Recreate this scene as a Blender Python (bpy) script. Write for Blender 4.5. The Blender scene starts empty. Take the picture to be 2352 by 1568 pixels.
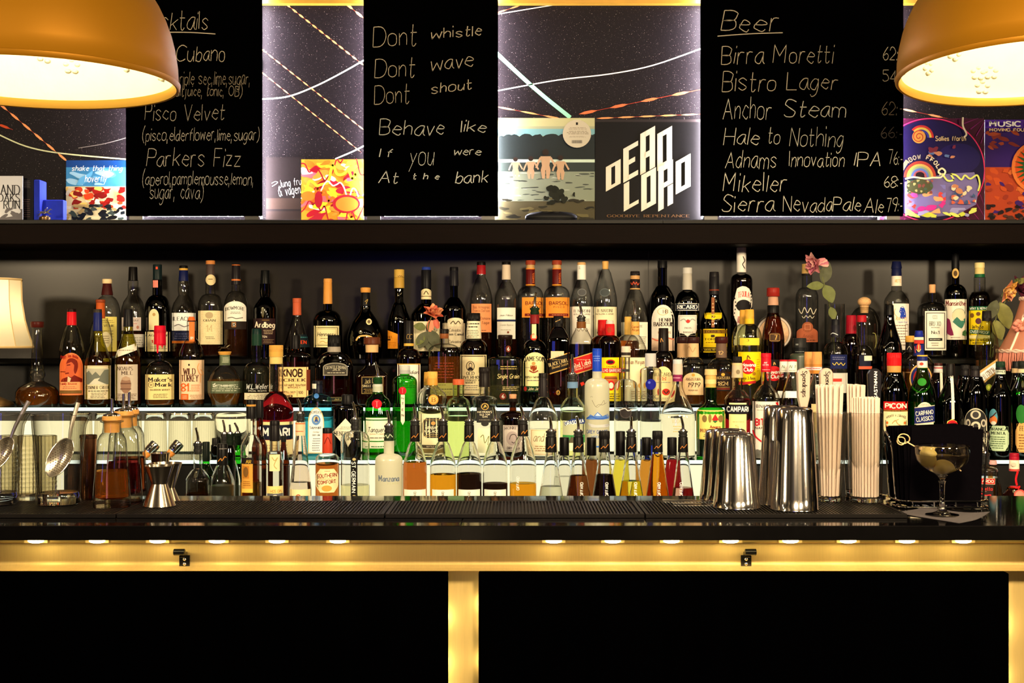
import bpy, math, random
from math import sin, cos, pi, sqrt, atan, atan2, radians
from mathutils import Vector, Matrix
random.seed(7)
SC = bpy.context.scene
COL = SC.collection
# ------------------------------------------------------------------ camera, world, exposure
F = 3000.0                      # focal length in pixels of the 2352 px wide frame
CZ = 1.40                       # eye height
cam = bpy.data.cameras.new('camera'); cam.sensor_width = 36; cam.lens = 36*F/2352
cam.clip_start = .05
co = bpy.data.objects.new('camera', cam); COL.objects.link(co)
co.location = (0, 0, CZ); co.rotation_euler = (pi/2, 0, 0)
SC.camera = co
w = bpy.data.worlds.new('world'); SC.world = w; w.use_nodes = True
# the dim rest of the room: warm haze of light with a few brighter patches of noise, added for reflections in the tins
wn, wl = w.node_tree.nodes, w.node_tree.links
wt_ = wn.new('ShaderNodeTexCoord'); wm = wn.new('ShaderNodeMapping'); wm.inputs['Scale'].default_value = (3.2, 3.2, 1.1)
wx = wn.new('ShaderNodeTexNoise'); wx.inputs['Scale'].default_value = 1.9; wx.inputs['Detail'].default_value = 2
wr = wn.new('ShaderNodeValToRGB'); wl.new(wt_.outputs['Generated'], wm.inputs[0]); wl.new(wm.outputs[0], wx.inputs['Vector']); wl.new(wx.outputs[0], wr.inputs[0])
e = wr.color_ramp.elements; e[0].position = .46; e[0].color = (.012, .009, .006, 1); e[1].position = .80; e[1].color = (2.6, 1.9, 1.1, 1)
q = e.new(.56); q.color = (.10, .07, .04, 1); q = e.new(.66); q.color = (.6, .40, .20, 1)
wl.new(wr.outputs[0], wn['Background'].inputs[0]); wn['Background'].inputs[1].default_value = .40
SC.view_settings.view_transform = 'Standard'; SC.view_settings.look = 'None'
SC.view_settings.gamma = 1; SC.view_settings.use_curve_mapping = False
SC.view_settings.exposure = 0.0
cy = SC.cycles
cy.max_bounces = 14; cy.diffuse_bounces = 3; cy.glossy_bounces = 4; cy.transmission_bounces = 12
cy.transparent_max_bounces = 32; cy.caustics_reflective = False; cy.caustics_refractive = True
cy.sample_clamp_indirect = 3; cy.blur_glossy = .5
cy.use_denoising = True

def X(px, d): return (px-1176)*d/F
def Z(py, d): return CZ-(py-784)*d/F

def light(name, kind, loc, power, color=(1, .78, .48), size=.1, aim=None, spot=None, blend=.6, sy=None):
    l = bpy.data.lights.new(name, kind); l.energy = power; l.color = color
    if kind == 'AREA':
        l.shape = 'DISK'; l.size = size
        if sy: l.shape = 'RECTANGLE'; l.size_y = sy
    else: l.shadow_soft_size = size
    if spot: l.spot_size = radians(spot); l.spot_blend = blend
    o = bpy.data.objects.new(name, l); COL.objects.link(o); o.location = loc
    if aim is not None:
        o.rotation_euler = (Vector(aim)-Vector(loc)).to_track_quat('-Z', 'Y').to_euler()
    return o
# assumed, unseen lamps over the guests' side of the bar (hung above the picture)
for i, (x, p) in enumerate(((-2.5, 72), (.40, 80), (1.15, 34), (2.35, 54))):
    light('room_lamp_light', 'AREA', (x, .75, 2.12), p, (1, .77, .47), .30, (x*.8, 3.8, 1.28))
for i in range(9):
    light('assumed_spot_light', 'POINT', (-2.0+i*.5, 1.65, 2.46), 3.0, (1, .80, .52), .022)  # assumed row of unseen ceiling spots, added for highlights on the bottles
light('added_blue_light', 'AREA', (-.75, -2.2, 1.75), 4.5, (.10, .12, 1), .40, (.6, 2.4, 1.2), sy=1.1)  # unseen blue light, added behind the camera for blue streaks on the tins
light('added_pink_light', 'AREA', (.25, -2.0, 1.1), 1.0, (1, .3, .35), .12, (.6, 2.4, 1.2), sy=.9)  # unseen pink light added behind the camera

# ------------------------------------------------------------------ materials
def lin(c):
    return tuple((v/255/12.92 if v <= 10 else ((v/255+.055)/1.055)**2.4) for v in c[:3])
def paper_col(c):               # print colour of a label as it is under white light
    l = lin(c); return (min(.84, l[0]*.84), min(.84, l[1]*.92), min(.84, l[2]*1.06))
MATS = {}
def nm(name):
    m = bpy.data.materials.new(name); m.use_nodes = True; m.node_tree.nodes.clear()
    return m, m.node_tree.nodes, m.node_tree.links
def pbr(name, col, rough=.5, metal=0, coat=0, spec=.5, noise=0, scale=40, bump=0, stretch=None, emit=0, ecol=None):
    if name in MATS: return MATS[name]
    m, N, L = nm(name)
    o = N.new('ShaderNodeOutputMaterial'); p = N.new('ShaderNodeBsdfPrincipled')
    L.new(p.outputs[0], o.inputs[0])
    p.inputs['Base Color'].default_value = (*col, 1); p.inputs['Roughness'].default_value = rough
    p.inputs['Metallic'].default_value = metal; p.inputs['Coat Weight'].default_value = coat
    p.inputs['Specular IOR Level'].default_value = spec
    if emit:
        p.inputs['Emission Color'].default_value = (*(ecol or col), 1); p.inputs['Emission Strength'].default_value = emit
    if noise or bump:
        tc = N.new('ShaderNodeTexCoord'); mp = N.new('ShaderNodeMapping'); n = N.new('ShaderNodeTexNoise')
        n.inputs['Scale'].default_value = scale; n.inputs['Detail'].default_value = 5
        if stretch: mp.inputs['Scale'].default_value = stretch
        L.new(tc.outputs['Object'], mp.inputs[0]); L.new(mp.outputs[0], n.inputs['Vector'])
        if noise:
            r = N.new('ShaderNodeMapRange'); r.inputs[3].default_value = 1-noise; r.inputs[4].default_value = 1+noise
            mx = N.new('ShaderNodeMix'); mx.data_type = 'RGBA'; mx.blend_type = 'MULTIPLY'; mx.inputs[0].default_value = 1
            L.new(n.outputs[0], r.inputs[0]); mx.inputs[6].default_value = (*col, 1)
            L.new(r.outputs[0], mx.inputs[7]); L.new(mx.outputs[2], p.inputs['Base Color'])
        if bump:
            b = N.new('ShaderNodeBump'); b.inputs['Strength'].default_value = bump; b.inputs['Distance'].default_value = .002
            L.new(n.outputs[0], b.inputs['Height']); L.new(b.outputs[0], p.inputs['Normal'])
    MATS[name] = m; return m
def emis(name, col, s):
    if name in MATS: return MATS[name]
    m, N, L = nm(name)
    o = N.new('ShaderNodeOutputMaterial'); e = N.new('ShaderNodeEmission')
    e.inputs[0].default_value = (*col, 1); e.inputs[1].default_value = s
    L.new(e.outputs[0], o.inputs[0]); MATS[name] = m; return m
def glass(name, tint, edge, gl=.07, rough=.02):
    """thin bottle wall: tinted see-through sheet with mirror reflection that grows at grazing angles"""
    if name in MATS: return MATS[name]
    m, N, L = nm(name)
    o = N.new('ShaderNodeOutputMaterial'); lw = N.new('ShaderNodeLayerWeight'); lw.inputs[0].default_value = .5
    pw = N.new('ShaderNodeMath'); pw.operation = 'POWER'; pw.inputs[1].default_value = 1.7
    p5 = N.new('ShaderNodeMath'); p5.operation = 'POWER'; p5.inputs[1].default_value = 5
    f = N.new('ShaderNodeMath'); f.operation = 'MULTIPLY_ADD'; f.inputs[1].default_value = .75; f.inputs[2].default_value = gl
    mx = N.new('ShaderNodeMix'); mx.data_type = 'RGBA'
    mx.inputs[6].default_value = (*tint, 1); mx.inputs[7].default_value = (*edge, 1)
    t = N.new('ShaderNodeBsdfTransparent'); g = N.new('ShaderNodeBsdfGlossy'); g.inputs['Roughness'].default_value = rough
    ms = N.new('ShaderNodeMixShader')
    L.new(lw.outputs['Facing'], pw.inputs[0]); L.new(lw.outputs['Facing'], p5.inputs[0])
    L.new(p5.outputs[0], f.inputs[0]); L.new(pw.outputs[0], mx.inputs[0]); L.new(mx.outputs[2], t.inputs[0])
    L.new(f.outputs[0], ms.inputs[0]); L.new(t.outputs[0], ms.inputs[1]); L.new(g.outputs[0], ms.inputs[2])
    L.new(ms.outputs[0], o.inputs[0]); MATS[name] = m; return m
def solid(name, col, ior=1.45, rough=0):
    if name in MATS: return MATS[name]
    m, N, L = nm(name)
    o = N.new('ShaderNodeOutputMaterial'); g = N.new('ShaderNodeBsdfGlass')
    g.inputs['Color'].default_value = (*col, 1); g.inputs['IOR'].default_value = ior; g.inputs['Roughness'].default_value = rough
    L.new(g.outputs[0], o.inputs[0]); MATS[name] = m; return m
def frost(name, col, tr=.6):
    if name in MATS: return MATS[name]
    m, N, L = nm(name)
    o = N.new('ShaderNodeOutputMaterial'); d = N.new('ShaderNodeBsdfDiffuse'); t = N.new('ShaderNodeBsdfTranslucent')
    g = N.new('ShaderNodeBsdfGlossy'); g.inputs['Roughness'].default_value = .25
    for q in (d, t): q.inputs[0].default_value = (*col, 1)
    a = N.new('ShaderNodeMixShader'); a.inputs[0].default_value = tr
    b = N.new('ShaderNodeMixShader'); b.inputs[0].default_value = .05
    L.new(d.outputs[0], a.inputs[1]); L.new(t.outputs[0], a.inputs[2])
    L.new(a.outputs[0], b.inputs[1]); L.new(g.outputs[0], b.inputs[2]); L.new(b.outputs[0], o.inputs[0])
    MATS[name] = m; return m
GL = dict(
    clear=((.93, .93, .90), (.07, .066, .055)), cool=((.93, .95, .95), (.08, .09, .10)),
    pale=((.90, .93, .79), (.12, .14, .07)), green=((.13, .62, .10), (.004, .09, .003)), dgreen=((.03, .09, .025), (.001, .006, .001)),
    olive=((.55, .52, .10), (.10, .09, .01)), amber=((.30, .10, .02), (.03, .006, .001)), blue=((.45, .88, .97), (.02, .30, .45)),
    lime=((.70, .93, .55), (.25, .45, .12)), black=((.012, .012, .01), (.001, .001, .001)), rose=((.93, .80, .72), (.35, .2, .16)))
def gmat(k): return glass('glass_'+k, *GL[k])
LQ = dict(whisky=(.80, .27, .03), amber=(.90, .40, .06), gold=(.95, .72, .30), dark=(.20, .04, .008), black=(.02, .008, .006),
          red=(.34, .008, .016), orange=(1, .42, .02), yellow=(1, .86, .10), clear=(.98, .98, .96), straw=(.97, .93, .62),
          green=(.25, .6, .2), blue=(.22, .80, .95), brown=(.30, .10, .03), copper=(.72, .20, .035), pink=(.8, .45, .4), cloud=(.92, .93, .80))
SG = {'clear': (.965, .965, .95), 'cool': (.955, .97, .97), 'pale': (.95, .97, .88), 'rose': (.97, .93, .90), 'lime': (.92, .985, .85)}
def smat(k): return solid('thick_glass_'+k, SG[k], 1.5)
def lmat(k):
    """drink: clear refracting body with a little scattering of its own colour"""
    name = 'liquid_'+k
    if name in MATS: return MATS[name]
    m = solid(name, tuple(v**.5 for v in LQ[k]), 1.34, .35 if k == 'cloud' else 0); N, L = m.node_tree.nodes, m.node_tree.links
    g = [n for n in N if n.type == 'BSDF_GLASS'][0]; o = [n for n in N if n.type == 'OUTPUT_MATERIAL'][0]
    c = LQ[k]; sc = {'cloud': 0, 'straw': .02, 'clear': .0, 'gold': .04, 'red': .05, 'yellow': .03, 'orange': .05, 'pink': .03, 'blue': .35}.get(k, .10)
    t = N.new('ShaderNodeBsdfTranslucent'); d = N.new('ShaderNodeBsdfDiffuse')
    for q in (t, d): q.inputs[0].default_value = (*c, 1)
    a = N.new('ShaderNodeMixShader'); a.inputs[0].default_value = .5; b = N.new('ShaderNodeMixShader'); b.inputs[0].default_value = sc
    L.new(d.outputs[0], a.inputs[1]); L.new(t.outputs[0], a.inputs[2]); L.new(g.outputs[0], b.inputs[1]); L.new(a.outputs[0], b.inputs[2]); L.new(b.outputs[0], o.inputs[0])
    return m
STEEL = pbr('polished_steel', (.80, .77, .72), .12, 1)
CHROME = pbr('chrome', (.85, .83, .80), .05, 1)
BLACKP = pbr('black_plastic', (.008, .008, .008), .35)
GOLDM = pbr('gold_metal', (.80, .50, .12), .25, 1)
INK = {}
def cm(c, rough=.55):
    """matte print / plastic of a colour given as it looks in the room's warm light"""
    if isinstance(c, str): return {'st': STEEL, 'bk': BLACKP, 'go': GOLDM, 'ch': CHROME}[c]
    k = 'print_%02x%02x%02x' % tuple(int(v) for v in c[:3])+('' if rough == .55 else '_g')
    return pbr(k, paper_col(c), rough, spec=.08)

# ------------------------------------------------------------------ mesh building
class MB:
    def __init__(s): s.v = []; s.f = []; s.m = []; s.mats = []
    def mi(s, mat):
        if mat not in s.mats: s.mats.append(mat)
        return s.mats.index(mat)
    def add(s, vs, fs, mat):
        b = len(s.v); k = s.mi(mat); s.v += [tuple(p) for p in vs]
        for f in fs: s.f.append(tuple(i+b for i in f)); s.m.append(k)
    def box(s, x0, x1, y0, y1, z0, z1, mat, bev=0):
        if bev:
            e = bev
            P = []
            for z, q in ((z0, e), (z0+e, 0), (z1-e, 0), (z1, e)):
                P += [(x0+q+e*(q == 0 and 0), y0+q, z), (x1-q, y0+q, z), (x1-q, y1-q, z), (x0+q, y1-q, z)]
            fs = [(3, 2, 1, 0), (12, 13, 14, 15)]
            for k in range(3):
                for i in range(4): j = (i+1) % 4; fs.append((4*k+i, 4*k+j, 4*k+4+j, 4*k+4+i))
            s.add(P, fs, mat); return
        P = [(x, y, z) for z in (z0, z1) for x, y in ((x0, y0), (x1, y0), (x1, y1), (x0, y1))]
        s.add(P, [(3, 2, 1, 0), (4, 5, 6, 7), (0, 1, 5, 4), (1, 2, 6, 5), (2, 3, 7, 6), (3, 0, 4, 7)], mat)
    def lathe(s, prof, mat, seg=28, n=2, dr=1, c=(0, 0, 0), cap0=True, cap1=True, M=None, rn=None, knurl=0, ell=None):
        """prof: (z, r) from the bottom up; n>2 squares the section, dr flattens it"""
        rb = max(r for z, r in prof); rn = rb*.4 if rn is None else rn
        vs = []
        for z, r in prof:
            t = 1 if rb <= rn*1.02 else max(0, min(1, (r-rn)/(rb-rn)*1.25))
            if n == 2 and dr == 1: t = 0
            e = 2+(n-2)*t; q = 1+(dr-1)*t
            for i in range(seg):
                a = 2*pi*i/seg; ca, sa = cos(a), sin(a)
                k = 1-knurl*(i % 2)
                p = (c[0]+k*r*math.copysign(abs(ca)**(2/e), ca), c[1]+k*r*q*math.copysign(abs(sa)**(2/e), sa), c[2]+z)
                vs.append(tuple(M @ Vector(p)) if M else p)
        fs = []
        for k in range(len(prof)-1):
            for i in range(seg):
                j = (i+1) % seg
                fs.append((k*seg+i, k*seg+j, k*seg+seg+j, k*seg+seg+i))
        if cap0: fs.append(tuple(reversed(range(seg))))
        if cap1: fs.append(tuple(range((len(prof)-1)*seg, len(prof)*seg)))
        s.add(vs, fs, mat)
    def tube(s, pts, r, mat, seg=8, r1=None):
        pts = [Vector(p) for p in pts]; vs = []; n = len(pts)
        up = Vector((0, 0, 1))
        for i, p in enumerate(pts):
            t = (pts[min(i+1, n-1)]-pts[max(i-1, 0)]).normalized()
            a = t.cross(up if abs(t.z) < .95 else Vector((1, 0, 0))).normalized(); b = a.cross(t)
            rr = r if r1 is None else r+(r1-r)*i/(n-1)
            for k in range(seg):
                an = 2*pi*k/seg; vs.append(p+a*(rr*cos(an))+b*(rr*sin(an)))
        fs = [(i*seg+k, i*seg+(k+1) % seg, i*seg+seg+(k+1) % seg, i*seg+seg+k) for i in range(n-1) for k in range(seg)]
        fs += [tuple(reversed(range(seg))), tuple(range((n-1)*seg, n*seg))]
        s.add(vs, fs, mat)
    def blob(s, c, r, mat, seg=14, rings=8, M=None):
        rx, ry, rz = r if isinstance(r, tuple) else (r, r, r)
        vs = []
        for j in range(rings+1):
            th = pi*j/rings
            for i in range(seg):
                a = 2*pi*i/seg
                p = Vector((rx*sin(th)*cos(a), ry*sin(th)*sin(a), -rz*cos(th)))
                if M: p = M @ p
                vs.append(p+Vector(c))
        fs = [(j*seg+i, j*seg+(i+1) % seg, j*seg+seg+(i+1) % seg, j*seg+seg+i) for j in range(rings) for i in range(seg)]
        s.add(vs, fs, mat)
    def build(s, name, parent=None, sharp=35, loc=None, **props):
        me = bpy.data.meshes.new(name); me.from_pydata(s.v, [], s.f)
        for m in s.mats: me.materials.append(m)
        me.polygons.foreach_set('material_index', s.m)
        me.polygons.foreach_set('use_smooth', [True]*len(me.polygons))
        me.update()
        me.set_sharp_from_angle(angle=radians(sharp))
        o = bpy.data.objects.new(name, me); COL.objects.link(o)
        if parent: o.parent = parent
        if loc: o.location = loc
        for k, v in props.items(): o[k] = v
        return o
def empty(name, loc, label, cat, group=None, rz=0):
    o = bpy.data.objects.new(name, None); COL.objects.link(o); o.location = loc; o.rotation_euler = (0, 0, rz)
    o.empty_display_size = .02
    o['label'] = label; o['category'] = cat
    if group: o['group'] = group
    return o
def tag(o, label, cat, group=None):
    o['label'] = label; o['category'] = cat
    if group: o['group'] = group
    return o
def clone(root, loc, label=None, group=None, rz=None):
    r = root.copy(); COL.objects.link(r); r.location = loc
    if rz is not None: r.rotation_euler = (0, 0, rz)
    if label: r['label'] = label
    if group: r['group'] = group
    for ch in list(root.children):
        c = ch.copy(); COL.objects.link(c); c.parent = r
        for g in ch.children:
            d = g.copy(); COL.objects.link(d); d.parent = c
    return r

# ------------------------------------------------------------------ stroke lettering
G = {'A': "600 38 60;13 53", 'B': "500 08;~08 38 57 56 44 04;~04 44 53 51 30 00", 'C': "6~67 48 28 06 02 20 40 61",
 'D': "600 08;~08 38 57 65 63 51 30 00", 'E': "558 08 00 50;04 44", 'F': "558 08 00;04 44", 'G': "6~67 48 28 06 02 20 40 61;61 64 44",
 'H': "600 08;60 68;04 64", 'I': "010 18".replace('1', '0'), 'J': "4~48 42 30 10 02", 'K': "500 08;58 03;24 50", 'L': "508 00 50",
 'M': "700 08 33 68 60", 'N': "600 08 60 68", 'O': "6~38 17 05 03 11 30 51 63 65 57 38", 'P': "500 08;~08 38 57 55 44 04",
 'Q': "6~38 17 05 03 11 30 51 63 65 57 38;42 70", 'R': "500 08;~08 38 57 55 44 04;24 50", 'S': "5~57 38 18 06 15 43 52 40 10 01",
 'T': "608 68;38 30", 'U': "6~08 02 20 40 62 68", 'V': "608 30 68", 'W': "808 20 46 60 88", 'X': "600 68;08 60", 'Y': "608 34 68;34 30",
 'Z': "608 68 00 60", '0': "5~28 06 02 20 30 52 56 38 28", '1': "206 28 20", '2': "5~06 18 38 56 54 00;00 50",
 '3': "5~07 28 48 56 44 24;~24 44 52 40 10 01", '4': "540 48 02 52", '5': "558 08 05;~05 35 53 51 30 10 01",
 '6': "5~48 26 03 11 30 51 53 34 13 03", '7': "508 58 20", '8': "5~28 07 05 24 52 51 30 10 01 02 24 55 57 38 28", '9': "5~54 34 05 07 28 48 56 30",
 'a': "4~45 25 03 01 20 31 44;45 41 50", 'b': "408 00;~03 25 44 42 30 10 01", 'c': "4~44 25 14 02 11 30 41", 'd': "4~44 25 03 01 20 31 43;48 40",
 'e': "4~03 43 44 25 14 02 11 30 41", 'f': "3~38 27 15 10;05 35", 'g': "4~44 25 03 01 20 31 44;~45 41 3b 1c 0b", 'h': "408 00;~03 25 44 40",
 'i': "005 00;07 08", 'j': "2~15 1a 0c;17 18", 'k': "408 00;45 02;13 40", 'l': "008 00", 'm': "605 00;~03 15 34 30;~33 45 64 60",
 'n': "405 00;~03 25 44 40", 'o': "4~25 04 01 20 41 44 25", 'p': "405 0c;~04 25 44 42 30 10 01", 'q': "4~44 25 03 01 20 31;45 4c",
 'r': "305 00;~03 15 35", 's': "4~44 25 04 13 32 41 20 01", 't': "3~18 11 20 31;05 35", 'u': "4~05 01 20 31 43;45 40", 'v': "405 20 45",
 'w': "605 10 34 50 65", 'x': "400 45;05 40", 'y': "405 21;45 0c", 'z': "405 45 00 40", "'": "008 06", '.': "000 01", ',': "101 0b",
 '(': "2~29 05 01 2b", ')': "2~09 25 21 0b", '-': "413 33", ':': "000 01;04 05", '&': "6~60 26 17 28 37 05 02 10 30 54", ' ': "3", '/': "400 48"}
YM = {'a': -1, 'b': -2, 'c': -3}
def catmull(P, k=4):
    if len(P) < 3: return P
    out = []; closed = P[0] == P[-1]
    n = len(P)
    for i in range(n-1):
        p0 = P[i-1] if i else (P[-2] if closed else P[0]); p1 = P[i]; p2 = P[i+1]
        p3 = P[i+2] if i+2 < n else (P[1] if closed else P[-1])
        for j in range(k):
            t = j/k
            out.append(tuple(.5*((2*b)+(-a+c)*t+(2*a-5*b+4*c-d)*t*t+(-a+3*b-3*c+d)*t**3) for a, b, c, d in zip(p0, p1, p2, p3)))
    out.append(P[-1]); return out
def strokes(text, hand=0, ex=0):
    """centre-line strokes of a line of text, baseline 0, capitals 8 high -> (strokes, width)"""
    x = 0; S = []; rn_ = random.Random(text)
    for ch in text:
        g = G.get(ch)
        if g is None: x += 4; continue
        wd = int(g[0]); kx, ky, oy, sl = (rn_.uniform(.85, 1.1), rn_.uniform(.88, 1.08), rn_.uniform(-.45, .35), rn_.uniform(.06, .2)) if hand else (1, 1, 0, 0)
        for st in g[1:].split(';'):
            if not st: continue
            sm = st[0] == '~'; st = st.strip('~')
            pts = [(int(p[0]), YM[p[1]] if p[1] in YM else int(p[1])) for p in st.split()]
            pts = [(x+u*kx+v*sl, v*ky+oy) for u, v in pts]
            S.append(catmull(pts, 3) if sm else pts)
        x += wd*kx+(1.7 if hand else 2.2)+ex
    return S, max(x-(1.7 if hand else 2.2)-ex, .1)
def ribbon(P, wf, serif=0):
    """list of 2D quads for a polyline; wf(dx,dy) is the half width for a direction"""
    Q = []; n = len(P)
    nor = []
    for i in range(n):
        a = P[max(i-1, 0)]; b = P[min(i+1, n-1)]
        dx, dy = b[0]-a[0], b[1]-a[1]; l = math.hypot(dx, dy) or 1
        if 0 < i < n-1:
            d1 = (P[i][0]-P[i-1][0], P[i][1]-P[i-1][1]); d2 = (P[i+1][0]-P[i][0], P[i+1][1]-P[i][1])
            l1 = math.hypot(*d1) or 1; l2 = math.hypot(*d2) or 1
            cs = (d1[0]*d2[0]+d1[1]*d2[1])/(l1*l2)
        else: cs = 1
        nor.append((-dy/l, dx/l, cs))
    def seg(p, q, n0, n1):
        dx, dy = q[0]-p[0], q[1]-p[1]; l = math.hypot(dx, dy) or 1
        h = wf(dx/l, dy/l)
        Q.append(((p[0]+n0[0]*h, p[1]+n0[1]*h), (q[0]+n1[0]*h, q[1]+n1[1]*h), (q[0]-n1[0]*h, q[1]-n1[1]*h), (p[0]-n0[0]*h, p[1]-n0[1]*h)))
    for i in range(n-1):
        p, q = P[i], P[i+1]; dx, dy = q[0]-p[0], q[1]-p[1]; l = math.hypot(dx, dy)
        if l < 1e-9: continue
        own = (-dy/l, dx/l); h = wf(dx/l, dy/l)
        sharp0 = i > 0 and nor[i][2] < .6; sharp1 = i < n-2 and nor[i+1][2] < .6
        n0 = own if (sharp0 or i == 0) else nor[i][:2]; n1 = own if (sharp1 or i == n-2) else nor[i+1][:2]
        def ext(a, b):
            l2 = math.hypot(b[0]-a[0], b[1]-a[1]) or 1
            return min(h, wf((b[0]-a[0])/l2, (b[1]-a[1])/l2))*.8
        e0 = ext(P[i-1], p) if sharp0 else 0; e1 = ext(q, P[i+2]) if sharp1 else 0
        seg((p[0]-dx/l*e0, p[1]-dy/l*e0), (q[0]+dx/l*e1, q[1]+dy/l*e1), n0, n1)
        if serif and abs(dy)/l > .6:
            hh = wf(1, 0); k = wf(0, 1)+.6
            for end, e in ((i == 0, p), (i == n-2, q)):
                if end and l > 1.2:
                    Q.append(((e[0]-k, e[1]+hh), (e[0]+k, e[1]+hh), (e[0]+k, e[1]-hh), (e[0]-k, e[1]-hh)))
    return Q
FONT = {'s': (.17, .17, 0, 0), 'b': (.23, .23, 0, 0), 'l': (.10, .10, 0, 0), 'f': (.17, .06, 1, 0), 'B': (.225, .075, 1, 0), 'h': (.09, .05, 0, .28), 'i': (.15, .12, 0, .25), 'g': (.24, .10, 0, 0)}
def text2d(t, x0, x1, y0, y1, font='s', rot=0, arc=0, wt=None, hand=0):
    """quads of a text fitted to a box (y down, as in the picture). rot in degrees turns it about the box centre; arc bows it upward (box units)"""
    S, W = strokes(t, hand); a, b, sf, sh = FONT[font]
    if wt: a = wt; b = wt
    low = not any(c.isupper() or c.isdigit() or c in 'bdfhklt' for c in t)
    top = 5 if low else 8
    cx, cyy = (x0+x1)/2, (y0+y1)/2; w_, h_ = x1-x0, y1-y0
    if abs(rot) == 90: w_, h_ = h_, w_
    wv, wh = a*8*.5, b*8*.5; pd = max(wh, .5*wv if not sf else wh); pxx = min(wv, W*.4)
    sx, sy = w_/(W+2*pxx*.8), h_/(top+2*pd)
    if (hand or font in 'ls') and len(t) > 1 and sx > 1.25*sy and font != 'b':
        S, W = strokes(t, hand, (w_/(1.25*sy)-W-2*pxx*.8)/(len(t)-1)); sx = w_/(W+2*pxx*.8)
    wf = lambda dx, dy: wh+(wv-wh)*abs(dy)
    out = []; cr, sr = cos(radians(rot)), sin(radians(rot))
    for P in S:
        for q in ribbon(P, wf, sf):
            r = []
            for (u, v) in q:
                u = u+sh*v
                px_, py_ = (u+pxx*.8)*sx-w_/2, h_/2-(v+pd)*sy
                if arc:
                    k = px_/(w_/2); py_ += arc*(k*k-1)+arc*.4
                    px_, py_ = px_, py_
                r.append((cx+px_*cr+py_*sr, cyy-px_*sr+py_*cr))
            out.append(r)
    return out
# ------------------------------------------------------------------ prints (labels, covers, boards)
def grid(kind, x0, x1, y0, y1, slope=0, nx=8, ny=None):
    ny = ny or (14 if kind in 'oadx' else 6)
    R = []
    for j in range(ny+1):
        t = j/ny
        if kind == 'o': t = (1-cos(pi*t))/2
        if kind == 'a': t = .35*(1-cos(pi/2*min(1, t/.5))) if t < .5 else .35+.65*(t-.5)/.5
        if kind == 'o': h = sqrt(max(0, 1-(2*t-1)**2))
        elif kind == 'a': h = sqrt(max(0, 1-((.35-t)/.35)**2)) if t < .35 else 1
        elif kind == 'd': h = 1-abs(2*t-1)
        elif kind == 'x': h = min(1, .62+1.5*min(t, 1-t))
        elif kind == 'b': h = sqrt(max(0, 1-max(0, (t-.7)/.3)**2))
        else: h = 1
        h = max(h, .004)
        R.append([((x0+x1)/2+(x1-x0)/2*h*(2*i/nx-1), y0+(y1-y0)*t+(slope*(.5-i/nx) if slope else 0)) for i in range(nx+1)])
    vs = [p for r in R for p in r]
    fs = [(j*(nx+1)+i, (j+1)*(nx+1)+i, (j+1)*(nx+1)+i+1, j*(nx+1)+i+1) for j in range(ny) for i in range(nx)]
    return vs, fs
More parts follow.
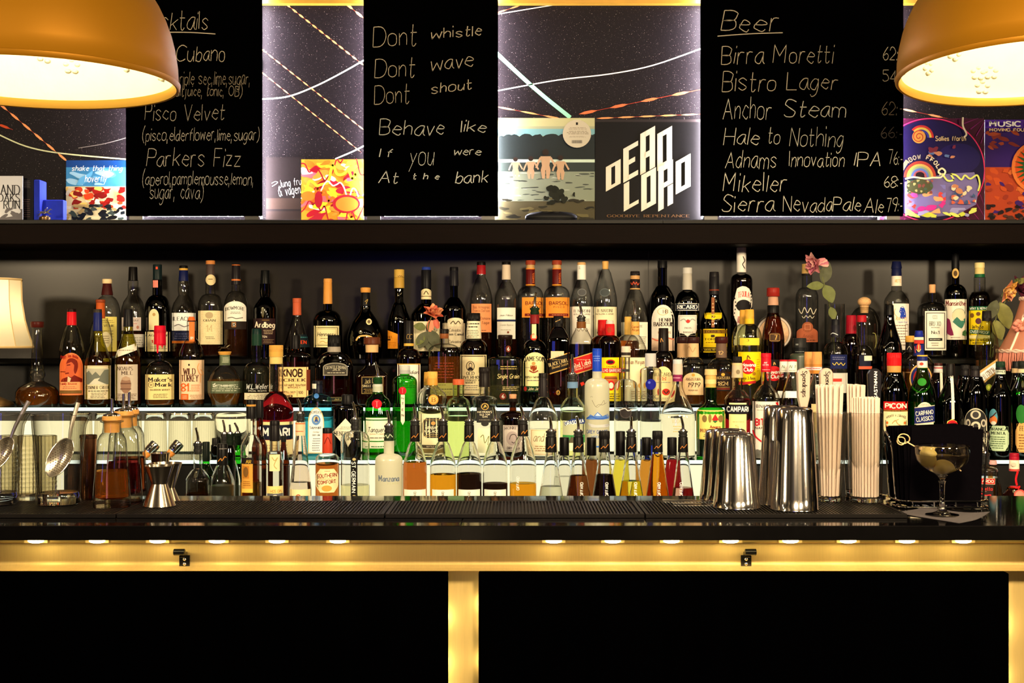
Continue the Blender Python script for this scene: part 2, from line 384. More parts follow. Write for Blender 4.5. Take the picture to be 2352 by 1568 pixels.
def draw(mb, mp, el, k, nx=8):
    """put one printed element on the surface mp(x, y, layer)"""
    kd = el[0].lower()
    if kd == 't':
        _, s, x0, x1, y0, y1, c = el[:7]; ex = list(el[7:])+['s', 0, 0][len(el[7:]):]
        Q = text2d(s, x0, x1, y0, y1, ex[0], ex[1], ex[2]); m = cm(c)
        vs = []; fs = []
        for q in Q:
            m_ = max(1, int(math.dist(q[0], q[1])/CR[2]/3.5)) if nx > 4 else 1
            for i in range(m_):
                L_ = lambda a, b, t: (a[0]+(b[0]-a[0])*t, a[1]+(b[1]-a[1])*t)
                qq = (L_(q[0], q[1], i/m_), L_(q[0], q[1], (i+1)/m_), L_(q[3], q[2], (i+1)/m_), L_(q[3], q[2], i/m_))
                b = len(vs); vs += [mp(p[0], p[1], k) for p in qq]; fs.append((b, b+1, b+2, b+3))
        if vs: mb.add(vs, fs, m)
    elif kd == 'l':
        _, x0, x1, y0, y1, n, c = el; r = random.Random(int(x0*7+y0))
        h = (y1-y0)/n
        for i in range(n):
            a = x0+(x1-x0)*r.uniform(0, .14); b = x1-(x1-x0)*r.uniform(0, .14); y = y0+h*(i+.5)
            x = a
            while x < b:
                e = min(b, x+(x1-x0)*r.uniform(.06, .22))
                mb.add([mp(x, y-h*.17, k), mp(e, y-h*.17, k), mp(e, y+h*.17, k), mp(x, y+h*.17, k)], [(3, 2, 1, 0)], cm(c)); x = e+(x1-x0)*.03
    elif kd == 'w':
        _, pts, wd, c = el; P = catmull(pts, 5)
        vs = []; fs = []
        for q in ribbon(P, lambda a, b: wd/2):
            b = len(vs); vs += [mp(p[0], p[1], k) for p in q]; fs.append((b, b+1, b+2, b+3))
        mb.add(vs, fs, cm(c))
    elif kd == 'p':
        _, pts, c = el[:3]
        from mathutils.geometry import tessellate_polygon
        ts = tessellate_polygon([[Vector((p[0], p[1], 0)) for p in pts]])
        for t in ts:
            A, B_, C_ = (pts[i] for i in t)
            m = max(1, min(8, int(max(math.dist(A, B_), math.dist(B_, C_), math.dist(A, C_))/CR[2]/5))) if nx > 4 else 1
            ix = {}; vs = []; fs = []
            for i in range(m+1):
                for j in range(m+1-i):
                    ix[i, j] = len(vs); a, b = i/m, j/m
                    vs.append(mp(A[0]+(B_[0]-A[0])*a+(C_[0]-A[0])*b, A[1]+(B_[1]-A[1])*a+(C_[1]-A[1])*b, k))
            for i in range(m):
                for j in range(m-i):
                    fs.append((ix[i, j], ix[i+1, j], ix[i, j+1]))
                    if i+j < m-1: fs.append((ix[i+1, j], ix[i+1, j+1], ix[i, j+1]))
            mb.add(vs, fs, cm(c))
    elif kd == 'q':
        _, x0, x1, y0, y1, c, b = el
        for a in ((x0, x1, y0, y0+b), (x0, x1, y1-b, y1), (x0, x0+b, y0+b, y1-b), (x1-b, x1, y0+b, y1-b)):
            vs, fs = grid('r', *a, nx=nx); mb.add([mp(p[0], p[1], k) for p in vs], fs, cm(c))
    else:
        x0, x1, y0, y1, c = el[1:6]; sl = el[6] if len(el) > 6 else 0
        vs, fs = grid('r' if kd == 's' else kd, x0, x1, y0, y1, sl, nx=nx)
        mb.add([mp(p[0], p[1], k) for p in vs], fs, cm(c))

# ------------------------------------------------------------------ crop-relative picture coordinates
CR = [0, 0, 3.92]
def K(x, y, s=3.92): CR[:] = [x, y, s]
def PX(x): return CR[0]+x/CR[2]
def PY(y): return CR[1]+y/CR[2]
# shelf heights and depths
ZA = Z(822, 3.90); ZB = Z(932, 3.68); ZC = Z(1051, 3.45); ZD = .90; ZT = CZ-.308
ROWS = {'A': (3.90, ZA, 'bottles on the black back step'), 'B': (3.665, ZB, 'bottles on the upper glass shelf'),
        'B2': (3.765, ZB, 'bottles on the upper glass shelf'), 'C': (3.445, ZC, 'bottles on the lower glass shelf'),
        'C2': (3.535, ZC, 'bottles on the lower glass shelf'), 'D': (3.19, ZD, 'bottles standing in front along the back bar'),
        'D2': (3.295, ZD, 'bottles standing in front along the back bar'), 'T': (2.45, ZT, 'bar tools on the counter')}
PART = {'k': 'cap', 's': 'screw_cap', 'f': 'foil_capsule', 'c': 'cork_stopper', 'b': 'neck_band', 'w': 'wax_seal', 'x': 'stopper', 'r': 'neck_ring'}

PLACED = {}
LIMS = {'A': (3.825, 4.024), 'B': (3.604, 3.817), 'C': (3.389, 3.600), 'D': (3.045, 3.388), 'T': (2.3, 2.6)}
def fit(sh_, px, d, hw, f, dr):
    """slide a bottle along its line of sight until it stands clear of its neighbours"""
    best = None; q = PLACED.setdefault(sh_, [])
    for k in range(0, 31):
        for sg in (1, -1):
            e = d+sg*k*.004; x = X(px, e); R = hw*e*cos(atan2(x, e))/F*f*(.93 if dr < .8 else 1)
            if e-R < LIMS[sh_][0] or e+R > LIMS[sh_][1]: continue
            g = min([math.hypot(x-a, e-b)-R-c for a, b, c in q] or [1])
            sc_ = min(g, .0008)-k*1e-7
            if best is None or sc_ > best[0]: best = (sc_, e, x, R)
            if g > .0008: q.append((x, e, R)); return e
    if best is None: return d
    q.append(best[2:0:-1][::-1] if 0 else (best[2], best[1], best[3])); return best[1]
def bt(lab, row, cx, w, ys, yn, wn, g='clear', q=None, C=(), L=(), n=2, dr=1, st='r', P=None, name='liquor_bottle', cat='bottle',
       wt=None, dd=0, yg=None, base=None, foot=.9):
    d, zs, grp = ROWS[row]; d += dd
    px = PX(cx); d = fit(row[0], px, d, max(w or 0, 2*max([h for _, h in P]) if P else 0)/2/CR[2], 1.08 if n > 3 else 1, dr)
    x = X(px, d); al = atan2(x, d); ca = cos(al); kx = d*ca/F/CR[2]
    root = empty(name, (x, d, zs), lab, cat, grp, -al)
    hz = lambda y, e=d: Z(PY(y), e)-zs
    # profile in metres, from the base up
    if P:
        pr = [(hz(y), h*kx) for y, h in P]; pr.sort(); pr = [p for p in pr if p[0] > .004]
        pr = [(0, pr[0][1]*.96)]+pr
    else:
        R, r2 = w/2*kx, wn/2*kx; z1, z2 = hz(ys), hz(yn)
        pr = [(0, R*foot), (.003, R*(foot+.07 if foot < .93 else foot)), (.008, R), (z1*.5, R), (z1, R)]
        m = 9
        for i in range(1, m+1):
            t = i/m
            f = {'r': (1-t**2.1)**.62 if t < 1 else 0, 'w': (1+cos(pi*t))/2, 'c': 1-t, 'q': (1-t**4)**.8 if t < 1 else 0,
                 'm': .5*(1-t**2)**.5+.5*(1+cos(pi*t))/2}[st]
            pr.append((z1+(z2-z1)*t, r2+(R-r2)*f))
    caps = [c for c in C if c[0] != 'p']; pour = [c for c in C if c[0] == 'p']
    yt = yg if yg is not None else (max(c[2] for c in caps)-3 if caps else (pour[0][4]-3 if pour else (min(p[0] for p in P) if P else yn)))
    zt = hz(yt)
    if not P:
        rt = (wt if wt else wn)/2*kx
        if zt > pr[-1][0]+.002: pr.append((zt, rt))
    pr = [p for p in pr if p[0] <= zt+1e-6]
    if pr[-1][0] < zt-1e-5: pr.append((zt, pr[-1][1]))
    def rad(z):
        for (a, ra), (b, rb) in zip(pr, pr[1:]):
            if a <= z <= b: return ra+(rb-ra)*(z-a)/((b-a) or 1)
        return pr[-1][1] if z > 0 else pr[0][1]
    rb = max(r for z, r in pr); rn = (wn/2*kx) if wn else rb*.4
    rough = row in ('A', 'B2', 'C2')
    thick = isinstance(g, str) and g in SG and row[0] in 'CD'
    if g:
        mb = MB(); mat = g if not isinstance(g, str) else (frost('frosted_white', (.86, .86, .70)) if g == 'frost' else gmat(g))
        if thick:
            t = .0024; up = [(z, max(r, .0008)) for z, r in pr]; inn = [(max(z, .006), max(r-t, .002)) for z, r in pr if z > .0045]
            mb.lathe(up+list(reversed(inn))+[(.006, .0006)], smat(g), 36, n, dr, cap1=False, rn=rn)
        else: mb.lathe(pr, mat, 24 if rough else 32, n, dr, cap1=False, rn=rn)
        mb.build('glass_body', root, 40 if n == 2 else 30)
    if q:
        lk, ly = q; zl = hz(ly); t = .0014 if thick else .0022
        lp = [(max(z, .006), r-t) for z, r in pr if z < zl and r > t*1.5]
        lp.append((zl, max(rad(zl)-t, .003))); lp = [(a, b) for i, (a, b) in enumerate(lp) if i == 0 or a > lp[i-1][0]+1e-5]
        mb = MB(); mb.lathe(lp, lmat(lk), 24, n, dr, rn=rn); mb.build('liquid', root, 40)
    zc = []
    for c in caps:
        kd, y0, y1, w0, w1, col = c[:6]
        a, b = hz(y1), hz(y0); h = b-a; r1, r0 = w1/2*kx, w0/2*kx; e = min(.0015, h*.2, r0*.3)
        mb = MB(); mat = cm(col, .35) if not isinstance(col, str) else cm(col)
        if kd in 'b' or kd == 'r': pf = [(a, r1), (b, r0)]
        elif kd == 'c' or kd == 'x': pf = [(a, r1*.94), (a+e, r1), (b-e*1.6, r0), (b-e*.5, r0*.95), (b, r0*.8)]
        else: pf = [(a, r1), (b-e, r0), (b-e*.3, r0*.96), (b, r0*.88)]
        if kd == 's':
            mb.lathe([(a, r1), (a+h*.3, r1)], mat, 32); mb.lathe([(a+h*.3, r1), (b-e, r0), (b, r0*.93)], mat, 56, knurl=.05)
        else: mb.lathe(pf, mat, 24)
        mb.build(PART[kd], root, 40)
        zc.append((a, b, r1, r0))
    for c in pour:
        _, tx, ty, y0, y1, wd, col = c
        a, b = hz(y1), hz(y0); r = wd/2*kx; mat = cm(col) if col != 'bk' else BLACKP
        mb = MB(); h = b-a
        mb.lathe([(a, r*.82), (a+h*.2, r*.84), (a+h*.22, r*.94), (a+h*.42, r*.94), (a+h*.45, r*.84), (a+h*.72, r*.86), (a+h*.74, r), (b-h*.04, r), (b, r*.9)], mat, 24)
        mb.lathe([(b, r*.72), (b+.003, r*.66), (b+.005, r*.36)], STEEL, 20)
        po = mb.build('pourer', root, 40)
        mb = MB(); tz = hz(ty); dx = (tx-cx)*kx
        P_ = [(0, 0, b), (0, 0, b+(tz-b)*.35), (dx*.45, -.002, b+(tz-b)*.7), (dx, -.006, tz)]
        mb.tube(catmull(P_, 4), r*.34, STEEL, 10, r*.24); mb.build('spout', po, 40)
        zc.append((a, b, r, r))
    # printed labels
    def srf(xx, yy, k):
        z = hz(yy); rr = rad(z); z0 = z
        for a, b, r1, r0 in zc:
            if a <= z <= b: rr = max(rr, r1+(r0-r1)*(z-a)/(b-a))
        ft = 1 if rb <= rn*1.02 else max(0, min(1, (rr-rn)/(rb-rn)*1.25))
        e = 2+(n-2)*ft; qd = 1+(dr-1)*ft
        de = d-rr*qd; z = hz(yy, de); rr = rr+.0005+.00022*k
        u = (xx-cx)*kx*de/d; u = max(-.985*rr, min(.985*rr, u))
        return (u, -rr*qd*(1-abs(u/rr)**e)**(1/e), z)
    parts = []
    for el in L:
        if el[0].isupper() or not parts: parts.append([])
        parts[-1].append(el)
    for ps in parts:
        mb = MB()
        for k, el in enumerate(ps): draw(mb, srf, el, k)
        mb.build('lettering' if ps[0][0].lower() in 'tlw' else 'label', root, 60)
    return root

# ------------------------------------------------------------------ the place itself
def struct(o): o['kind'] = 'structure'; return o
def slab(name, x0, x1, y0, y1, z0, z1, mat, bev=0, parent=None):
    mb = MB(); mb.box(x0, x1, y0, y1, z0, z1, mat, bev); return mb.build(name, parent, 30)
WALLM = pbr('dark_laminate', (.012, .0098, .0085), .27, spec=.17, noise=.10, scale=120, stretch=(1, 1, 3))
struct(slab('wall_back', -3.2, 3.2, 4.03, 4.13, 0, 2.75, WALLM))
struct(slab('trim_1', X(1489.3, 4.02), X(1490.8, 4.02), 4.027, 4.032, 1.2, 1.69, pbr('seam', (.01, .008, .007), .6)))
struct(slab('floor', -3.2, 3.2, -.5, 4.13, -.1, 0, pbr('floor_boards', (.05, .03, .02), .5, noise=.3, scale=6)))
struct(slab('ceiling', -3.2, 3.2, 1.9, 4.13, 2.75, 2.85, pbr('ceiling_paint', (.05, .04, .035), .8, noise=.1)))
# gold beam that closes the mural at the top
struct(slab('trim_2', -3.2, 3.2, 3.99, 4.03, Z(7.5, 3.99), 2.62, pbr('gold_paint', (.42, .22, .02), .4, metal=.3, noise=.15, scale=30)))
# upper shelf
SHM = pbr('dark_brown_wood', (.0036, .0016, .0011), .55, spec=.03, noise=.4, scale=14, stretch=(1, 8, 18), bump=.1)
ZS = Z(505, 3.75)
sh = empty('wooden_wall_shelf', (0, 3.9, ZS), 'long dark brown wooden shelf running above the bottles', 'shelf')
slab('shelf_board', -3.2, 3.2, 3.75-3.9, 4.03-3.9, Z(560, 3.75)-ZS, -.011, SHM, .002, sh)
slab('shelf_top_sheet', -3.2, X(1522, 3.745), 3.742-3.9, 4.03-3.9, -.0112, 0, pbr('black_sheet', (.0016, .0015, .0015), .45, spec=.12), .001, sh)
slab('shelf_top_sheet', X(1523, 3.745), 3.2, 3.742-3.9, 4.03-3.9, -.0112, 0, pbr('black_sheet', (.0016, .0015, .0015), .45, spec=.12), .001, sh)

# starry mural behind the boards
def star_mat():
    m, N, L = nm('night_sky_print')
    o = N.new('ShaderNodeOutputMaterial'); p = N.new('ShaderNodeBsdfPrincipled'); L.new(p.outputs[0], o.inputs[0])
    tc = N.new('ShaderNodeTexCoord'); p.inputs['Roughness'].default_value = .5; p.inputs['Specular IOR Level'].default_value = .06
    last = None
    base = N.new('ShaderNodeRGB'); base.outputs[0].default_value = (.0065, .0045, .0055, 1); last = base.outputs[0]
    for sc, th, br in ((260, .12, .6), (130, .075, .8), (420, .11, .35)):
        v = N.new('ShaderNodeTexVoronoi'); v.inputs['Scale'].default_value = sc
        L.new(tc.outputs['Object'], v.inputs['Vector'])
        c = N.new('ShaderNodeMath'); c.operation = 'LESS_THAN'; c.inputs[1].default_value = th
        L.new(v.outputs['Distance'], c.inputs[0])
        s = N.new('ShaderNodeSeparateColor'); L.new(v.outputs['Color'], s.inputs[0])
        g = N.new('ShaderNodeMath'); g.operation = 'POWER'; g.inputs[1].default_value = 3.2; L.new(s.outputs[0], g.inputs[0])
        k = N.new('ShaderNodeMath'); k.operation = 'MULTIPLY'; L.new(c.outputs[0], k.inputs[0]); L.new(g.outputs[0], k.inputs[1])
        mx = N.new('ShaderNodeMix'); mx.data_type = 'RGBA'; L.new(k.outputs[0], mx.inputs[0]); L.new(last, mx.inputs[6])
        mx.inputs[7].default_value = (br, br*.86, br*.8, 1); last = mx.outputs[2]
    L.new(last, p.inputs['Base Color']); return m
DM = 4.018
mural = slab('night_sky_mural', -3.2, 3.2, 0, .011, 0, Z(7.5, DM)-ZS, star_mat())
mural.location = (0, DM, ZS)
tag(mural, 'dark starry night photo mural with light trails behind the chalkboards', 'mural')
mp = lambda x, y, k: (X(x, DM), -.0006-.0002*k, Z(y, DM)-ZS)
ORG = (255, 150, 85); WHT = (255, 240, 215)
def dash(x0, y0, x1, y1, n, wd, c=ORG, f=.84):
    mb = MB(); wd *= .62
    draw(mb, mp, ('w', [(x0, y0), ((x0+x1)/2, (y0+y1)/2), (x1, y1)], wd*.22, (150, 50, 30)), 1)
    for i in range(n):
        a = i/n; b = (i+f)/n; m = (a+b)/2
        p = lambda t: (x0+(x1-x0)*t, y0+(y1-y0)*t)
        ux, uy = x1-x0, y1-y0; l = math.hypot(ux, uy); nx_, ny_ = -uy/l*wd/2, ux/l*wd/2
        A, B_ = p(a), p(b); M1 = p(a+(b-a)*.3); M2 = p(a+(b-a)*.7)
        pts = [A, (M1[0]+nx_, M1[1]+ny_), (M2[0]+nx_, M2[1]+ny_), B_, (M2[0]-nx_, M2[1]-ny_), (M1[0]-nx_, M1[1]-ny_)]
        draw(mb, mp, ('p', pts, c), 2, 2)
    mb.build('light_trail', mural)
dash(640, -4, 838, 152, 13, 6); dash(770, -12, 838, 44, 3, 9); dash(600, 112, 838, 300, 15, 4.5); dash(600, 165, 830, 350, 14, 4)
dash(-5, 235, 160, 375, 6, 8); dash(1330, 262, 1612, 205, 4, 10, (255, 110, 60), .6); dash(1370, 272, 1612, 262, 5, 6)
dash(1140, 245, 1300, 275, 3, 6); dash(2070, 250, 2190, 275, 2, 7, ORG, .6); dash(1140, 30, 1260, -8, 4, 5, (255, 110, 60)); dash(-5, 285, 30, 298, 1, 9, (200, 70, 30))
LY = 3
for pts, wd, c in (([(598, 228), (660, 222), (720, 200), (780, 170), (842, 135)], 3.2, WHT), ([(770, 365), (810, 348), (842, 332)], 3.2, WHT),
        ([(1140, 209), (1280, 184), (1400, 170), (1500, 150), (1615, 110)], 2.6, WHT), ([(1140, 33), (1220, 20), (1330, 2)], 2.2, (200, 190, 170)),
        ([(1140, 122), (1200, 178), (1250, 222), (1310, 270)], 9, (150, 235, 165)),
        ([(-5, 308), (60, 336), (140, 352), (292, 366)], 3, (215, 210, 150)), ([(180, 340), (240, 330), (292, 316)], 1.6, (120, 110, 95)),
        ([(2240, 195), (2290, 212), (2356, 226)], 2, (170, 165, 140))):
    mb = MB(); draw(mb, mp, ('w', pts, wd, c), 1); mb.build('light_trail', mural)

# chalkboards, with LED tubes behind their edges
DB = 3.90
BOARDM = pbr('chalkboard', (.0003, .0003, .00035), .6, noise=.4, scale=9, spec=0)
LEDM = emis('led_tube', (.95, .89, 1.0), 340)
LEDW = emis('led_tube_warm', (1, .86, .8), 20)
def board(x0, x1, y1, label, texts, leds):
    zb = Z(y1, DB); zt = Z(-60, DB); xc = X((x0+x1)/2, DB)
    r = empty('chalkboard', (xc, DB, zb), label, 'chalkboard', 'chalkboards')
    a, b = X(x0, DB)-xc, X(x1, DB)-xc
    slab('board_panel', a, b, 0, .012, 0, zt-zb, BOARDM, .0015, r)
    for s in (-1, 1):
        e = a+.03 if s < 0 else b-.03
        slab('stand_off', e-.012, e+.012, .0122, DM-DB-.0003, .46, .49, BLACKP, 0, r)
        slab('foot', e-.02, e+.02, .0, .03, -(zb-ZS)+.0003, -.0003, BLACKP, 0, r)
    for e, m in leds:
        xx = a+.014 if e == 0 else b-.022
        slab('led_tube', xx, xx+.008, .076, .084, .0, zt-zb-.02, m, 0, r)
    bb = slab('led_tube', a+.06, b-.06, .02, .028, .001, .007, LEDM, 0, r)
    m_ = lambda x, y, k: (X(x, DB-.001)-xc, -.0007, Z(y, DB-.001)-zb)
    for i, t in enumerate(texts):
        mb = MB(); c = tuple(v*.92*q for v, q in zip(t[5] if len(t) > 5 else (178, 152, 108), (1, 1.05, 1.2)))
        if t[0] == '_': draw(mb, m_, ('w', [(t[1], t[3]), ((t[1]+t[2])/2, (t[3]+t[4])/2-1.5), (t[2], t[4])], 2.2, c), 0)
        else:
            h = t[4]-t[3]; low = not any(c_.isupper() or c_.isdigit() or c_ in 'bdfhklt' for c_ in t[0])
            wt = 1.95/(h/(5 if low else 8))/8
            Q = text2d(t[0], t[1], t[2], t[3], t[4], 'l', t[6] if len(t) > 6 else 0, 0, wt, 1)
            rr = random.Random(i); vs = []; fs = []
            for q in Q:
                k0 = len(vs); vs += [m_(p[0]+rr.uniform(-.25, .25), p[1]+rr.uniform(-.25, .25), 0) for p in q]; fs.append((k0, k0+1, k0+2, k0+3))
            mb.add(vs, fs, cm(c))
        mb.build('chalk_writing', r)
    return r
K(0, 0, 2.8)
def tx(s, x0, x1, y0, y1, c=(178, 152, 108), rot=0): return (s, PX(x0), PX(x1), PY(y0), PY(y1), c, rot)
board(289, 601, 496, 'black chalkboard listing cocktails, half hidden by a big brass lamp', [
    tx('Cocktails', 905, 1332, 65, 190), tx('_', 1060, 1385, 207, 218), tx('Cubano', 1130, 1442, 285, 395), tx('triple sec,lime,sugar,', 1130, 1608, 455, 545, (130, 108, 75)),
    tx('grapefruitjuice, tonic, OB)', 950, 1555, 545, 620, (130, 108, 75)), tx('Pisco Velvet', 930, 1440, 665, 775, (150, 130, 95)),
    tx('(pisco,elderflower,lime,sugar)', 915, 1665, 820, 905, (165, 145, 110)), tx('Parkers Fizz', 940, 1545, 950, 1070, (165, 145, 110)),
    tx('(aperol,pamplemousse,lemon,', 915, 1630, 1100, 1190, (170, 152, 118)), tx('sugar, cava)', 960, 1305, 1215, 1280, (170, 152, 118))],
    ((0, LEDM), (1, LEDM)))
K(590, 0, 2.8)
board(835, 1144, 496, 'black chalkboard with handwritten rules of conduct, hung between two starry panels', [
    tx('Dont', 740, 1020, 165, 300, rot=4), tx('whistle', 1110, 1440, 168, 240, rot=4), tx('Dont', 752, 1010, 375, 500, rot=3), tx('wave', 1112, 1390, 380, 445, rot=6),
    tx('Dont', 750, 975, 545, 670, rot=4), tx('shout', 1115, 1380, 520, 590, rot=7), tx('Behave', 785, 1200, 765, 870, (195, 180, 140)), tx('like', 1310, 1470, 772, 850, (195, 180, 140)),
    tx('If', 785, 865, 950, 1010, (205, 190, 150)), tx('you', 980, 1135, 975, 1060, (205, 190, 150)), tx('were', 1262, 1440, 960, 998, (205, 190, 150)),
    tx('At', 780, 905, 1105, 1180, (215, 200, 160)), tx('the', 1000, 1170, 1108, 1155, (215, 200, 160)), tx('bank', 1275, 1485, 1100, 1178, (215, 200, 160))], ((0, LEDM), (1, LEDM)))
K(0, 0, 1); c2 = (205, 185, 140)
board(1610, 2075, 496, 'black chalkboard with a handwritten beer price list', [
    tx('Beer', 1655, 1785, 22, 72), tx('_', 1648, 1798, 83, 75), tx('Birra', 1656, 1752, 102, 148), tx('Moretti', 1775, 1912, 100, 145), tx('62:-', 2027, 2074, 106, 138),
    tx('Bistro', 1658, 1780, 164, 210), tx('Lager', 1806, 1922, 163, 205), tx('54:-', 2027, 2074, 162, 188), tx('Anchor', 1660, 1770, 224, 274, c2), tx('Steam', 1800, 1942, 228, 270, c2),
    tx('62:-', 2024, 2074, 232, 264, (170, 140, 95)), tx('Hale', 1661, 1742, 292, 332, c2), tx('to', 1763, 1790, 294, 331, c2), tx('Nothing', 1813, 1935, 292, 338, c2), tx('66:-', 2023, 2074, 291, 318, (120, 100, 75)),
    tx('Adnams', 1665, 1782, 345, 387, c2), tx('Innovation', 1812, 1938, 347, 383, c2), tx('IPA', 1961, 2022, 348, 382, c2), tx('76:-', 2040, 2074, 344, 378, c2),
    tx('Mikeller', 1660, 1805, 398, 440, c2), tx('68:-', 2030, 2074, 402, 430, c2), tx('Sierra', 1657, 1777, 446, 486, c2), tx('Nevada', 1798, 1910, 448, 487, c2),
    tx('Pale', 1912, 1976, 450, 485, c2), tx('Ale', 1984, 2028, 455, 490, c2), tx('79:-', 2036, 2074, 454, 486, c2)], ((0, LEDM), (1, LEDM)))

# record and disc sleeves on the shelf
DC = 4.0
def cover(name, label, x0, x1, y0, els, side=(225, 220, 210), dd=0, cat='record sleeve', th=.004, lean=0):
    d = DC+dd; z1 = Z(y0, d); xc = X((x0+x1)/2, d)
    r = empty(name, (xc, d, ZS), label, cat, 'sleeves on the upper shelf')
    a, b = X(x0, d)-xc, X(x1, d)-xc; h = z1-ZS
    slab('sleeve', a, b, 0, th, 0.0005, h, cm(side), 0, r)
    m_ = lambda x, y, k: (max(a, min(b, X(x, d)-xc)), -.0004-.00015*k, max(.001, min(h, Z(y, d)-ZS)))
    mb = MB()
    for k, e in enumerate(els): draw(mb, m_, e, k, 4 if e[0] not in 'oO' else 12)
    o = mb.build('cover_print', r)
    return r
def spl(c, n, x0, x1, y0, y1, rx, ry, seed, tl0=.6):
    rr = random.Random(seed); E = []
    for i in range(n):
        cx_, cy_ = rr.uniform(x0, x1), rr.uniform(y0, y1); a = rr.uniform(.5, 1); m = rr.randint(7, 10); ph = rr.uniform(0, 6)
        tl = rr.uniform(-tl0, tl0)
        P = []
        for k in range(m):
            t = 2*pi*k/m; q = a*rr.uniform(.6, 1.25); u, v = rx*q*cos(t), ry*q*sin(t)
            P.append((min(x1, max(x0, cx_+u*cos(tl)-v*sin(tl))), min(y1, max(y0, cy_+u*sin(tl)+v*cos(tl)))))
        P = catmull(P+[P[0]], 3)[:-1]
        E.append(('p', P, c[i % len(c)]))
    return E
# grand oaks disc
K(0, 0, 2.8)
cover('disc_sleeve', 'white card disc sleeve with ragged black block lettering', -62, 52, 404, [('r', -70, 52, 400, 520, (238, 232, 225)), ('r', -70, 52, 480, 520, (120, 112, 110)),
    ('o', -60, 48, 470, 500, (238, 232, 225)), ('t', 'GRAND', -28, 46, 425, 447, (70, 65, 65), 'f'), ('t', 'OAKS', -4, 46, 445, 463, (60, 55, 55), 'f'), ('t', 'WE RUIN', -26, 46, 461, 479, (40, 38, 40), 'f')]
    + spl([(120, 112, 110)], 6, -60, 50, 478, 500, 12, 5, 3), dd=-.02)
cover('disc_sleeve', 'dark back of a disc sleeve printed with small lines', 30, 76, 409, [('r', 20, 76, 405, 520, (22, 18, 18)), ('l', 54, 70, 414, 432, 8, (95, 85, 80)), ('l', 54, 70, 456, 500, 9, (95, 70, 60))], (20, 18, 18), .0)
cover('disc_sleeve', 'blue and red disc sleeve with white script over a crowd', 152, 290, 368, [
    ('r', 150, 292, 366, 520, (60, 130, 165)), ('r', 150, 292, 368, 384, (20, 60, 110)), ('r', 150, 292, 428, 520, (225, 205, 150))]
    + spl([(150, 190, 200), (90, 160, 190)], 8, 152, 289, 385, 425, 26, 8, 1)
    + spl([(150, 20, 12), (200, 60, 20), (235, 190, 90), (120, 15, 10), (240, 225, 190)], 44, 152, 289, 430, 480, 13, 9, 2) + spl([(20, 25, 30), (60, 70, 60), (180, 150, 90), (15, 15, 20)], 40, 152, 289, 470, 505, 12, 6, 5)
    + [('t', 'shake that thing', 168, 284, 381, 394, (250, 250, 250), 'i'), ('t', 'hoverfly', 198, 248, 402, 420, (250, 250, 250), 'i')])
# jungfru sleeve and marbled sleeve
cover('disc_sleeve', 'dark brown disc sleeve with thin white handwriting', 611, 700, 361, [('r', 600, 700, 355, 520, (28, 20, 18)), ('r', 600, 700, 455, 480, (48, 34, 26)), ('r', 600, 700, 485, 520, (40, 28, 22)),
    ('w', [(624, 421), (632, 417), (638, 419), (630, 425), (625, 428)], 1.2, (220, 205, 190)), ('t', 'Jung fru', 640, 692, 410, 428, (220, 205, 190), 'l', 8), ('t', '& vagen', 640, 690, 433, 448, (220, 205, 190), 'l', 8)], (25, 18, 16), .012)
rr_ = random.Random(4)
cover('disc_sleeve', 'marbled disc sleeve in swirls of orange, yellow, crimson and white', 692, 836, 366, [('r', 690, 836, 360, 520, (248, 150, 40))]
    + spl([(250, 225, 60), (175, 30, 45), (250, 240, 225), (245, 120, 30), (225, 110, 120), (240, 225, 50), (180, 25, 40), (250, 160, 60)], 70, 693, 834, 367, 512, 22, 9, 11)
    + [('w', [(693+i*9, 385+rr_.uniform(-18, 22)+60*sin(i*.4+j)*.3+j*26) for i in range(17)], 3+j % 2*3, [(170, 25, 40), (250, 220, 50), (248, 235, 220), (240, 110, 30)][j % 4]) for j in range(5)]
    + [('o', 765, 828, 448, 490, (175, 28, 42)), ('o', 772, 824, 453, 486, (245, 125, 40)), ('o', 724, 742, 440, 478, (170, 25, 40)), ('o', 693, 725, 440, 462, (245, 130, 40))])
# lake LP
def bather(x, y, s):
    sk = (190, 150, 110)
    return [('o', x-.13*s, x+.13*s, y, y+.24*s, (45, 30, 22)), ('p', [(x-.2*s, y+.27*s), (x+.2*s, y+.27*s), (x+.14*s, y+.62*s), (x+.19*s, y+.8*s), (x-.19*s, y+.8*s), (x-.14*s, y+.62*s)], sk),
            ('p', [(x-.19*s, y+.8*s), (x-.01*s, y+.8*s), (x-.03*s, y+1.12*s), (x-.13*s, y+1.12*s)], sk), ('p', [(x+.01*s, y+.8*s), (x+.19*s, y+.8*s), (x+.13*s, y+1.12*s), (x+.03*s, y+1.12*s)], sk),
            ('w', [(x-.19*s, y+.32*s), (x-.3*s, y+.55*s), (x-.36*s, y+.72*s)], .08*s, sk), ('w', [(x+.19*s, y+.32*s), (x+.3*s, y+.52*s), (x+.38*s, y+.66*s)], .08*s, sk)]
tl = [(1145+i*6, 311+rr_.uniform(-4, 3)) for i in range(38)]
